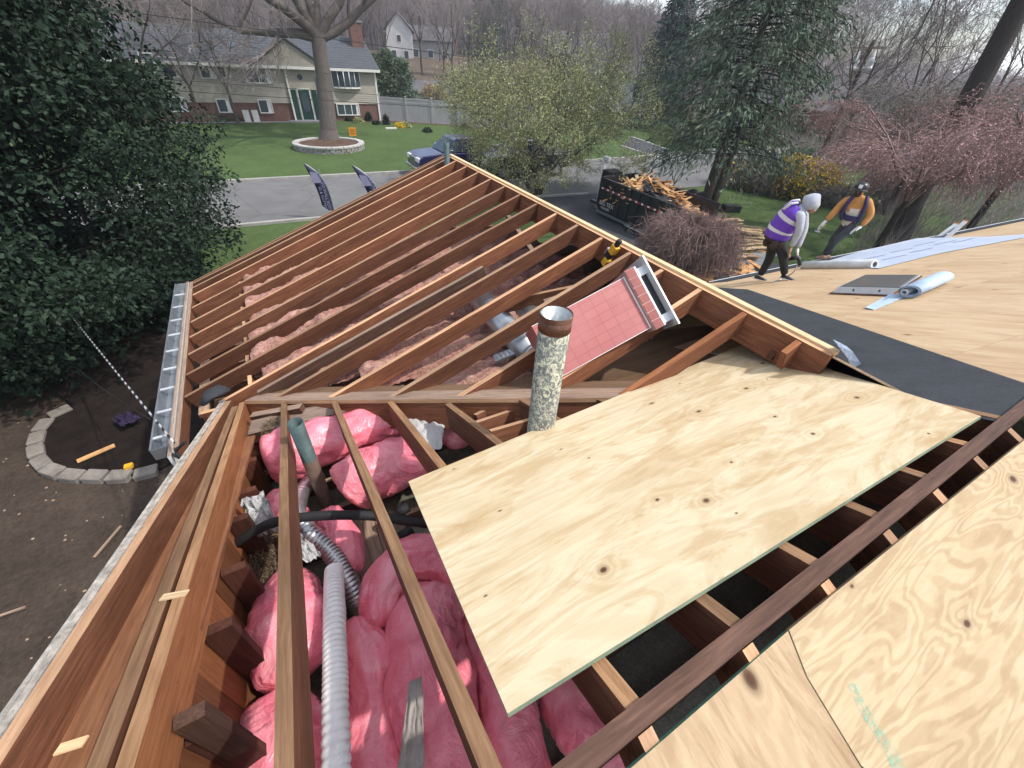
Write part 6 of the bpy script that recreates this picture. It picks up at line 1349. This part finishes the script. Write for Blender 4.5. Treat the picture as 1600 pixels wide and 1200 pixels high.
# lumber pile and boards on the ground
pc = [ground(x, y) for x, y in ((1150, 395), (1170, 385), (1160, 372), (1145, 362), (1178, 378), (1150, 378), (1135, 370))]
k = 0
for i in range(46):
    x = rd_.uniform(1105, 1190); y = rd_.uniform(352, 428) if x < 1150 else rd_.uniform(352, 400); p = ground(x, y); th = rd_.gauss(-.45, .35); L_ = rd_.uniform(.6, 2.2); d_ = np.array([math.cos(th), math.sin(th), rd_.uniform(-.02, .05)])*L_/2; h_ = .04+rd_.random()*.30
    o = beam('board', p-d_+[0, 0, h_], p+d_+[0, 0, h_], rd_.uniform(.08, .26), .02, [M['debris2'] if rd_.random() < .7 else M['grey_wood']]*2); tag(o, 'torn pale sheathing board in the pile on the walk behind the shrub', 'board', 'torn boards in the pile')
for i in range(34):
    x = rd_.uniform(1060, 1185); y = rd_.uniform(385, 450); p = ground(x, y); th = rd_.uniform(0, 3.1); d_ = np.array([math.cos(th), math.sin(th), 0.])*rd_.uniform(.2, .7); h_ = .04+rd_.random()*.15
    o = beam('board', p-d_+[0, 0, h_], p+d_+[0, 0, h_], rd_.uniform(.08, .3), .02, [M['debris']]*2); tag(o, 'torn orange sheathing board lying on the ground below the eave', 'board', 'orange boards below the eave')
P = [ground(x, y) for x, y in ((1130, 425), (1185, 392), (1215, 400), (1150, 446))]; mb = MB(); mb.slab([Vector(p)+Vector((0, 0, .06)) for p in P][::-1], .04); sl_ = mb.build('walkway', M['concrete']); tag(sl_, kind='structure')
p = ground(1140, 331); mb = MB(); mb.box((-.42, -.24, 0), (.42, .24, .34)); o = mb.build('storage_bin', M['rubber'], None, Matrix.Translation(Vector(p)+Vector((0, 0, 0))) @ Matrix.Rotation(-.5, 4, 'Z')); v = o.modifiers.new('b', 'BEVEL'); v.width = .04; v.segments = 3; tag(o, 'black plastic bin lying on the grass right of the spruce trunks', 'bin')
for (x, y, s_, lb) in ((1065, 312, .5, 'leftmost black refuse bag behind the trailer'), (1080, 308, .42, 'middle black refuse bag behind the trailer'), (1096, 312, .4, 'rightmost black refuse bag behind the trailer')):
    p = ground(x, y); P = [p+np.array([0, 0, z_]) for z_ in (0, .12*s_*2, .3*s_*2, .45*s_*2, .5*s_*2)]; mb = MB(); mb.tube(P, [s_*.7, s_*.95, s_*.8, s_*.35, s_*.1], 18, 0, True, True, 1., lambda q, d, u, th: q+d*.12*mn.noise(q*3)); tag(mb.build('refuse_bag', M['rubber']), lb, 'bag')
p = ground(1090, 322); mb = MB(); mb.tube([p, p+np.array([0, 0, .15]), p+np.array([0, 0, .32])], [.25, .28, .22], 16); tag(mb.build('red_bucket', simple('red_plastic', (.35, .03, .02), .5)), 'small red bucket between trailer and spruce trunks', 'bucket')
# ------------------------------------------------------------------ mulch bed left
ringpx = [(118, 640), (88, 655), (68, 680), (62, 708), (72, 730), (95, 744), (122, 748), (150, 750), (178, 750), (205, 748), (232, 744), (252, 736)]
bed = [ground(x, y) for x, y in ringpx]; M['paver'] = simple('grey_edging_block', (.26, .23, .20), .9, .3, 4, fine=.5)
cen = ground(170, 680); cen2 = np.array([cen[0]+.8, cen[1]+1.2, cen[2]]); mb = MB(); n = len(bed); pol = [Vector(p)+Vector((0, 0, .05)) for p in bed]+[Vector((cen[0]+2.6, cen[1]-.2, cen[2]+.05)), Vector((cen[0]+2.6, cen[1]+3.4, cen[2]+.05)), Vector((cen[0]-2.0, cen[1]+3.4, cen[2]+.05))]
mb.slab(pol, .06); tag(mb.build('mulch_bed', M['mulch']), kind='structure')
er = empty('edging', bed[6], 'curved row of grey concrete edging blocks round the dark mulch bed', 'edging')
sp2 = spline(bed, 400); d_ = [0]
for i in range(1, 400): d_.append(d_[-1]+np.linalg.norm(sp2[i]-sp2[i-1]))
nb_ = int(d_[-1]/.33)
for i in range(nb_):
    t_ = (i+.5)/nb_*d_[-1]; j = int(np.searchsorted(d_, t_)); j = min(max(j, 1), 398); q = sp2[j]; tv = sp2[j+1]-sp2[j-1]; yw = math.atan2(tv[1], tv[0])+rd_.uniform(-.08, .08)
    mb = MB(); mb.box((-.145, -.10, -.05), (.145, .10, .10)); o = mb.build('block', M['paver'], er, Matrix.Translation((q[0], q[1], q[2]+rd_.uniform(-.01, .02))) @ Matrix.Rotation(yw, 4, 'Z')); v = o.modifiers.new('b', 'BEVEL'); v.width = .018; v.segments = 2
M['purple'] = simple('dark_purple_cloth', (.02, .012, .045), .8)
crumple('purple_cloth', [(178, 658), (205, 648), (225, 658), (194, 672)], [-3.88]*4, M['purple'], 'crumpled dark purple cloth on the mulch bed under the evergreen', 'cloth', .07, 21)
p = ground(157, 720); o = beam('wood_scrap', p+[-.22, -.02, .09], p+[.22, .12, .10], .08, .02, [M['debris']]*2); tag(o, 'orange wood scrap lying on the dark mulch', 'wood scrap')
p = ground(209, 738); mb = MB(); mb.box((p[0]-.05, p[1]-.04, p[2]+.10), (p[0]+.05, p[1]+.04, p[2]+.15)); tag(mb.build('yellow_tag', M['yellow']), 'small yellow tag on an edging block', 'tag')
for (x, y, x2, y2, lb) in ((152, 875, 195, 828, 'long thin pale stick leaning by the fascia on the bare ground'), (0, 970, 45, 952, 'pale stick lying on the bare ground at the left edge')):
    a = ground(x, y); b = ground(x2, y2); tag(beam('stick', a+[0, 0, .05], b+[0, 0, .06], .025, .02, [M['grey_wood']]*2), lb, 'stick')
# litter on the dirt: small stones and chips
rngs = np.random.default_rng(4); V = []; Fq = []
for i in range(700):
    x = rngs.uniform(-12, -4.2); y = rngs.uniform(-2, 9); s_ = rngs.uniform(.006, .018); z = float(zg(x, y)); c = np.array([x, y, z]); k = len(V)
    for (a, b, d) in ((-1, -1, 0), (1, -1, 0), (1, 1, 0), (-1, 1, 0), (-.6, -.6, .7), (.6, -.6, .7), (.6, .6, .7), (-.6, .6, .7)): V.append(c+np.array([a, b*rngs.uniform(.5, 1), d])*s_)
    for q in ((4, 5, 6, 7), (0, 1, 5, 4), (1, 2, 6, 5), (2, 3, 7, 6), (3, 0, 4, 7)): Fq.append([k+j for j in q])
o = link('ground_litter', np_mesh('ground_litter', np.array(V), np.array(Fq), M['grey_wood'])); tag(o, 'scattered chips and small stones on the bare ground beside the house', 'litter', None, 'stuff')
# ================================================================== WORKERS
def skin_body(name, J, E_, root_i, mats, assign, parent, sub=2):
    """one continuous body grown over a skeleton; faces coloured by nearest bone"""
    me = bpy.data.meshes.new(name+'_skel'); me.from_pydata([tuple(j[0]) for j in J], E_, []); me.update()
    ob = bpy.data.objects.new(name, me); COL.objects.link(ob); md = ob.modifiers.new('skin', 'SKIN'); md.use_smooth_shade = True; md.branch_smoothing = .3
    if not me.skin_vertices: pass
    for i, j in enumerate(J):
        r = j[1]; sv = me.skin_vertices[0].data[i]; sv.radius = (r, r) if not hasattr(r, '__len__') else r; sv.use_root = (i == root_i)
    s_ = ob.modifiers.new('sub', 'SUBSURF'); s_.levels = sub; s_.render_levels = sub
    bpy.context.view_layer.update(); nm = bpy.data.meshes.new_from_object(ob.evaluated_get(bpy.context.evaluated_depsgraph_get())); bpy.data.objects.remove(ob); nm.name = name
    nm.materials.clear(); [nm.materials.append(m) for m in mats]
    JP = [Vector(tuple(j[0])) for j in J]
    for p in nm.polygons:
        c = Vector(p.center); best = 1e9; bi = 0; bt = 0
        for k, (a, b) in enumerate(E_):
            d = JP[b]-JP[a]; t_ = max(0, min(1, (c-JP[a]).dot(d)/max(1e-9, d.length_squared))); dd = (c-(JP[a]+d*t_)).length
            if dd < best: best = dd; bi = k; bt = t_
        p.material_index = assign(bi, bt, c); p.use_smooth = True
    return link(name, nm, parent)
M['hoodie'] = simple('pale_grey_fleece', (.42, .45, .50), .9, .12, 9, bump=.4); M['pants'] = simple('black_trousers', (.018, .019, .022), .85, .3, 9); M['pants2'] = simple('charcoal_trousers', (.05, .052, .058), .85, .3, 9)
M['vest'] = simple('purple_vest', (.13, .045, .42), .7, .15, 9); M['stripe'] = simple('silver_stripe', (.62, .62, .64), .5, .1); M['skin'] = simple('skin', (.34, .18, .12), .55, .1); M['glove'] = simple('pale_glove', (.68, .66, .62), .8, .15)
M['tan'] = simple('tan_jacket', (.50, .235, .07), .85, .15, 9, bump=.4); M['cream'] = simple('cream_jacket', (.62, .57, .48), .85, .12, 9); M['leather'] = simple('brown_tool_leather', (.035, .02, .015), .7, .3, 9); M['vestdark'] = simple('dark_purple_vest', (.03, .022, .075), .7, .2, 9)
def worker(label, foot_px, pts, rad_px, edges, assign, mats, rt):
    P0 = rightp(*foot_px, .02); e = empty('person', P0, label, 'person'); J = []; D = {}
    for nm, (x, y, o) in pts.items(): p = vplane(x, y, P0, o); D[nm] = p; J.append((p, pxm(p, rad_px[nm]) if not hasattr(rad_px[nm], '__len__') else tuple(pxm(p, r) for r in rad_px[nm])))
    names_ = list(pts); E_ = [(names_.index(a), names_.index(b)) for a, b in edges]
    b = skin_body('body', J, E_, names_.index(rt), mats, lambda k, t_, c: assign(edges[k], t_, c), e); return e, D, P0
def blob(nm, c, r, mat, par, sc=(1, 1, 1), seg=14, fn=None, ax=(0, 0, 1)):
    mb = MB(); c = Vector(c); ax = Vector(ax).normalized(); n = 9; P = [c+ax*(-math.cos(math.pi*i/(n-1)))*r*sc[2] for i in range(n)]; R = [max(.002, r*math.sin(math.pi*i/(n-1))*sc[0]) for i in range(n)]; mb.tube(P, R, seg, 0, True, True, 1., fn); return mb.build(nm, mat, par)
def hand(D0, D1, r, mat, par, side_, curl=.5):
    """palm, four unequal bent fingers and a thumb, as one mesh"""
    a = Vector(tuple(D0)); b = Vector(tuple(D1)); f = (b-a).normalized(); s = Vector(tuple(side_)).normalized(); s = (s-f*s.dot(f)).normalized(); n = f.cross(s); J = [(a, r*.55), (b, r*.75)]; E_ = [(0, 1)]
    for k, (o, L_) in enumerate(((-.75, .85), (-.25, 1.0), (.25, .95), (.75, .75))):
        p0 = b+s*o*r*.9+f*r*.25; p1 = p0+f*L_*r*1.1+n*curl*r*.5; p2 = p1+f*L_*r*.5+n*curl*r*1.0; i = len(J); J += [(p0, r*.30), (p1, r*.26), (p2, r*.2)]; E_ += [(1, i), (i, i+1), (i+1, i+2)]
    t0 = a+(b-a)*.5-s*r*.9; t1 = t0+f*r*.8-s*r*.6+n*r*.3; i = len(J); J += [(t0, r*.33), (t1, r*.25)]; E_ += [(0, i), (i, i+1)]
    return skin_body('hand', J, E_, 1, [mat], lambda *a_: 0, par, 1)
def shoe(P, fwd, L_, par, m1, m2):
    f = Vector(tuple(fwd)); f.z = 0; f.normalize(); o = Vector(tuple(P)); Mx = frame(o, f, tuple(NRM)); mb = MB(); h = L_*.34
    mb.tube([(-L_*.35, 0, h*.5), (-L_*.1, 0, h*.52), (L_*.2, 0, h*.42), (L_*.55, 0, h*.32), (L_*.66, 0, h*.25)], [L_*.15, L_*.18, L_*.16, L_*.13, L_*.05], 12, 0, True, True, .8); s = mb.build('shoe', m1, par, Mx)
    mb = MB(); mb.box((-L_*.42, -L_*.16, 0), (L_*.66, L_*.16, L_*.07)); o_ = mb.build('sole', m2, s, Mx); v = o_.modifiers.new('b', 'BEVEL'); v.width = L_*.04; v.segments = 2
# --- purple vest worker, bent forward
pts = dict(hip=(1212, 372, 0), waist=(1222, 355, 0), chest=(1241, 334, 0), neck=(1256, 323, 0), head=(1266, 318, 0), htop=(1270, 312, 0),
           shR=(1252, 336, -.19), elR=(1249, 361, -.22), wrR=(1236, 386, -.16), shL=(1256, 332, .19), elL=(1257, 358, .20), wrL=(1246, 388, .12),
           thR=(1218, 376, -.10), knR=(1224, 404, -.12), anR=(1226, 430, -.10), thL=(1208, 377, .11), knL=(1203, 404, .12), anL=(1187, 431, .12))
rad = dict(hip=12.5, waist=12.5, chest=14, neck=6.5, head=8.5, htop=6, shR=7, elR=5.6, wrR=4.2, shL=7, elL=5.6, wrL=4.2, thR=9, knR=6.8, anR=5.2, thL=9, knL=6.8, anL=5.2)
ed = [('hip', 'waist'), ('waist', 'chest'), ('chest', 'neck'), ('neck', 'head'), ('head', 'htop'), ('chest', 'shR'), ('shR', 'elR'), ('elR', 'wrR'), ('chest', 'shL'), ('shL', 'elL'), ('elL', 'wrL'), ('hip', 'thR'), ('thR', 'knR'), ('knR', 'anR'), ('hip', 'thL'), ('thL', 'knL'), ('knL', 'anL')]
def asg(e, t_, c): return 1 if e[0] in ('hip', 'thR', 'knR', 'thL', 'knL') and e[1] != 'waist' or (e == ('hip', 'waist') and t_ < .25) else 0
w1, D, P0 = worker('worker bent forward in a purple vest with silver stripes and a raised grey hood', (1206, 437), pts, rad, ed, asg, [M['hoodie'], M['pants']], 'hip')
hz_ = np.array([P0[0]-CP[0], P0[1]-CP[1], 0]); hz_ /= np.linalg.norm(hz_); sd3 = np.array([hz_[1], -hz_[0], 0])
# vest round the torso
def vest(path, radii, mat, stripes, par, nm='vest', squash=(1.0, 1.35)):
    mb = MB(); k = 26; pts_ = spline(path, k); rr = np.interp(np.linspace(0, 1, k), np.linspace(0, 1, len(radii)), radii); seg = 24; b = Vector(tuple(hz_))
    for i, p in enumerate(pts_):
        t_ = Vector(tuple(pts_[min(i+1, k-1)]-pts_[max(i-1, 0)])).normalized(); bb = (b-t_*b.dot(t_)).normalized(); a = t_.cross(bb)
        for j in range(seg): th = 2*math.pi*j/seg; fold = 1+.035*mn.noise(Vector((math.cos(th)*3, math.sin(th)*3, i*.35))); mb.v.append(tuple(Vector(tuple(p))+(a*math.cos(th)*squash[0]+bb*math.sin(th)*squash[1])*rr[i]*fold))
    for i in range(k-1):
        m_ = 1 if any(s0 <= i/(k-1) < s1 for s0, s1 in stripes) else 0
        for j in range(seg): mb.face((i*seg+j, i*seg+(j+1) % seg, (i+1)*seg+(j+1) % seg, (i+1)*seg+j), m_, True)
    o = mb.build(nm, [mat, M['stripe']], par); s_ = o.modifiers.new('s', 'SOLIDIFY'); s_.thickness = .012; return o
u_ = lambda n_, f, m_: D[n_]*(1-f)+D[m_]*f
vest([u_('hip', .15, 'waist'), D['waist'], D['chest'], u_('chest', .72, 'neck')], [pxm(P0, 16), pxm(P0, 16.5), pxm(P0, 17), pxm(P0, 11)], M['vest'], ((.22, .31), (.50, .59)), w1, squash=(1., 1.15))
for o_s in (-.11, .11):     # shoulder stripes
    A = D['chest']+hz_*o_s; B = D['neck']+hz_*o_s*.9; up2 = np.cross(D['neck']-D['chest'], hz_); up2 /= np.linalg.norm(up2); up2 = up2 if up2[2] > 0 else -up2
    mb = MB(); mb.tube([A+up2*pxm(P0, 15)-(B-A)*.3, A*.5+B*.5+up2*pxm(P0, 15), B+up2*pxm(P0, 10)], .03, 8, 0, True, True, .5); mb.build('shoulder_stripe', M['stripe'], w1)
# hood
hd = D['head']; ax_ = Vector(tuple(D['htop']-D['neck'])).normalized(); blob('hood', hd+np.array([0, 0, .015]), pxm(P0, 10.2), M['hoodie'], w1, (1., 1, 1.3), 18, lambda q, d, u, th: q+d*(.03*mn.noise(q*11)-.02*math.sin(u*9)), ax_)
fc = Vector(tuple(hd))+Vector(tuple(sd3))*pxm(P0, 4.6)+Vector((0, 0, -pxm(P0, 6.5))); blob('face', fc, pxm(P0, 5.5), M['skin'], w1)
for s in (-1, 1): 
    q = fc+Vector(tuple(hz_))*.03*s+Vector(tuple(sd3))*.05; blob('eye', q, .010, M['white_plastic'], w1)
blob('nose', fc+Vector(tuple(sd3))*.055+Vector((0, 0, -.015)), .010, M['skin'], w1)
hr = pxm(P0, 4.3); hand(D['wrR'], D['wrR']+np.array([0, 0, -.075])+sd3*.01, hr, M['skin'], w1, hz_); hand(D['wrL'], D['wrL']+np.array([0, 0, -.075])+sd3*.03, hr, M['glove'], w1, hz_)
for n_, fpx in (('anR', (1226, 437.5)), ('anL', (1184, 438.5))):
    p = rightp(*fpx, .012); p = p+(D[n_]-p)@hz_*hz_; p[2] = CR0-TR*p[1]+.02; shoe(p, sd3, pxm(P0, 20), w1, M['black_metal'], M['white_plastic'])
# tool belt, pouches, nail gun held down
mb = MB(); tc_ = D['hip']*.8+D['waist']*.2; seg = 24; bx_ = Vector(tuple(D['waist']-D['hip'])).normalized(); vest([D['hip']-np.array(bx_)*.02, D['hip']+np.array(bx_)*.02, D['hip']+np.array(bx_)*.05], [pxm(P0, 15)]*3, M['leather'], (), w1, 'tool_belt', (1., 1.2))
for (dx, dz, dy, s_) in ((-17, 4, -.05, 8), (-3, 9, -.24, 8), (8, 10, -.22, 6)): blob('tool_pouch', vplane(1212+dx*.8, 374+dz, P0, dy), pxm(P0, s_*.68), M['leather'], w1, (1, 1, 1.25))
ng = empty('nail_gun', vplane(1240, 402, P0, -.05), 'dark nail gun with hose hanging from the hand of the bent worker', 'power tool')
for (x0, y0, x1, y1, r_) in ((1234, 404, 1249, 402, 3.2), (1247, 400, 1250, 414, 2.4), (1228, 408, 1236, 404, 2)): mb = MB(); mb.tube([vplane(x0, y0, P0, -.05), vplane(x1, y1, P0, -.05)], pxm(P0, r_), 10); mb.build('tool_body', M['black_metal'], ng)
hs = MB(); hs.tube(spline([vplane(1246, 412, P0, -.05), vplane(1240, 425, P0, -.1), rightp(1222, 436, .02), rightp(1205, 441, .02)], 24), .008, 8); tag(hs.build('air_hose', M['galv']), 'thin air hose falling from the nail gun to the roof edge', 'hose')
# --- tan jacket worker stepping down
pts = dict(hip=(1325, 352, 0), waist=(1329, 341, 0), chest=(1338, 320, 0), neck=(1343, 305, 0), head=(1344, 297, 0), htop=(1345, 291, 0),
           shL=(1322, 312, .02), elL=(1306, 329, -.06), wrL=(1291, 345, -.12), shR=(1358, 314, .0), elR=(1361, 336, -.02), wrR=(1346, 354, -.12),
           thL=(1318, 357, .04), knL=(1302, 375, .05), anL=(1294, 397, .10), thR=(1331, 357, -.06), knR=(1306, 374, -.16), anR=(1288, 398, -.05))
rad = dict(hip=10.5, waist=(11, 9), chest=(13.5, 10), neck=5, head=7, htop=5.5, shL=6.5, elL=5.4, wrL=4, shR=6.5, elR=5.6, wrR=4, thL=8, knL=6.2, anL=4.6, thR=8, knR=6.4, anR=4.6)
zsplit = None
def asg2(e, t_, c):
    if e[0] in ('hip', 'thR', 'knR', 'thL', 'knL') and e[1] != 'waist': return 1
    if e in (('neck', 'head'), ('head', 'htop')) and (e[0] == 'head' or t_ > .45): return 3
    if e == ('hip', 'waist') or (e == ('waist', 'chest') and t_ < .62): return 2
    return 0
w2, D, P0 = worker('worker in a tan and cream jacket and black cap stepping along the eave', (1288, 404), pts, rad, ed, asg2, [M['tan'], M['pants2'], M['cream'], M['skin']], 'hip')
hz_ = np.array([P0[0]-CP[0], P0[1]-CP[1], 0]); hz_ /= np.linalg.norm(hz_); sd3 = np.array([hz_[1], -hz_[0], 0])
# open dark vest: two straps and side panels
for sgn in (-1, 1):
    pth = [D['chest']+sd3*sgn*pxm(P0, 7)+np.array([0, 0, pxm(P0, 12)]), D['chest']+sd3*sgn*pxm(P0, 10.5)-hz_*pxm(P0, 9)+np.array([0, 0, pxm(P0, 4)]), D['chest']+sd3*sgn*pxm(P0, 11.5)-hz_*pxm(P0, 9)-np.array([0, 0, pxm(P0, 12)]), D['waist']+sd3*sgn*pxm(P0, 9)-hz_*pxm(P0, 8)-np.array([0, 0, pxm(P0, 2)])]
    mb = MB(); mb.tube(spline(pth, 16), pxm(P0, 2.5), 12, 0, True, True, .9); mb.build('vest_panel', M['vestdark'], w2)
vest([D['waist']-np.array([0, 0, .02]), D['waist']+np.array([0, 0, .03]), D['waist']+np.array([0, 0, .07])], [pxm(P0, 12)]*3, M['vestdark'], (), w2, 'vest_band', (1., .95))
# cap
ct = Vector(tuple(D['head']))+Vector((0, 0, pxm(P0, 3.5))); blob('cap', ct, pxm(P0, 8.6), M['black_metal'], w2, (1, 1, .85), 18); 
bm = MB(); fwd = Vector(tuple(-hz_-sd3*.15)).normalized(); Mx = frame(ct+fwd*pxm(P0, 6)-Vector((0, 0, pxm(P0, 1))), fwd+Vector((0, 0, -.35))); bm.tube([(0, 0, 0), (pxm(P0, 4), 0, 0), (pxm(P0, 7), 0, 0)], [pxm(P0, 7.5), pxm(P0, 7), pxm(P0, 3)], 14, 0, True, True, .14); bm.build('cap_brim', M['black_metal'], w2, Mx)
q = ct+fwd*pxm(P0, 8.2)+Vector((0, 0, pxm(P0, 2))); mb = MB(); Mx = frame(q, fwd); mb.box((0, -pxm(P0, 2.2), -pxm(P0, 2.2)), (.012, pxm(P0, 2.2), pxm(P0, 2.2))); mb.build('cap_badge', M['white_plastic'], w2, Mx)
fq = Vector(tuple(D['head'])); M['beard'] = simple('dark_beard', (.05, .03, .022), .9)
blob('beard', fq+fwd*pxm(P0, 2.5)-Vector((0, 0, pxm(P0, 4.5))), pxm(P0, 4.8), M['beard'], w2)
for s in (-1, 1): blob('eye', fq+fwd*pxm(P0, 6.6)+Vector(tuple(sd3))*s*pxm(P0, 2.6), pxm(P0, .7), M['beard'], w2); blob('ear', fq+Vector(tuple(sd3))*s*pxm(P0, 7), pxm(P0, 1.6), M['skin'], w2)
blob('nose', fq+fwd*pxm(P0, 7.4)-Vector((0, 0, pxm(P0, 1.5))), pxm(P0, 1.1), M['skin'], w2)
hr = pxm(P0, 4.4); hand(D['wrL'], D['wrL']+np.array([0, 0, -.08])-sd3*.04, hr, M['glove'], w2, hz_); hand(D['wrR'], D['wrR']+np.array([0, 0, -.06])-sd3*.06, hr, M['glove'], w2, hz_)
M['boot'] = simple('tan_boot', (.30, .19, .13), .8, .2)
for n_, fpx, dy in (('anR', (1284, 404), -.05), ('anL', (1293, 399), .10)):
    p = D[n_].copy(); p[2] -= .085; p[2] = max(p[2], CR0-TR*p[1]+.012); shoe(p, -sd3*.8-hz_*.5, pxm(P0, 15), w2, M['boot'], M['boot'])
hm = empty('hammer', D['wrL']-np.array([0, 0, .1]), 'hammer held low in the left glove of the worker in the tan jacket', 'hammer')
a = vplane(1290, 350, P0, -.13); b = vplane(1277, 362, P0, -.13); mb = MB(); mb.cyl(a, b, .010, 10); mb.build('handle', M['pale_wood'], hm); mb = MB(); mb.cyl(b+sd3*-.05, b+sd3*.05, .018, 10); mb.build('head', M['galv'], hm)
# ================================================================== AIR
if HAZE > 0:
    hb = MB(); hb.box((-260, -40, -6.2), (260, 260, 26)); hz = hb.build('haze', [])
    m_ = bpy.data.materials.new('thin_haze'); m_.use_nodes = True; nt_ = m_.node_tree; nt_.nodes.clear(); o_ = nt_.nodes.new('ShaderNodeOutputMaterial'); pv = nt_.nodes.new('ShaderNodeVolumePrincipled')
    pv.inputs['Color'].default_value = (.80, .86, .95, 1); pv.inputs['Density'].default_value = HAZE; pv.inputs['Anisotropy'].default_value = .2; nt_.links.new(pv.outputs[0], o_.inputs['Volume']); hz.data.materials.append(m_); tag(hz, 'thin pale haze filling the air over the street and woods', 'haze', None, 'stuff')
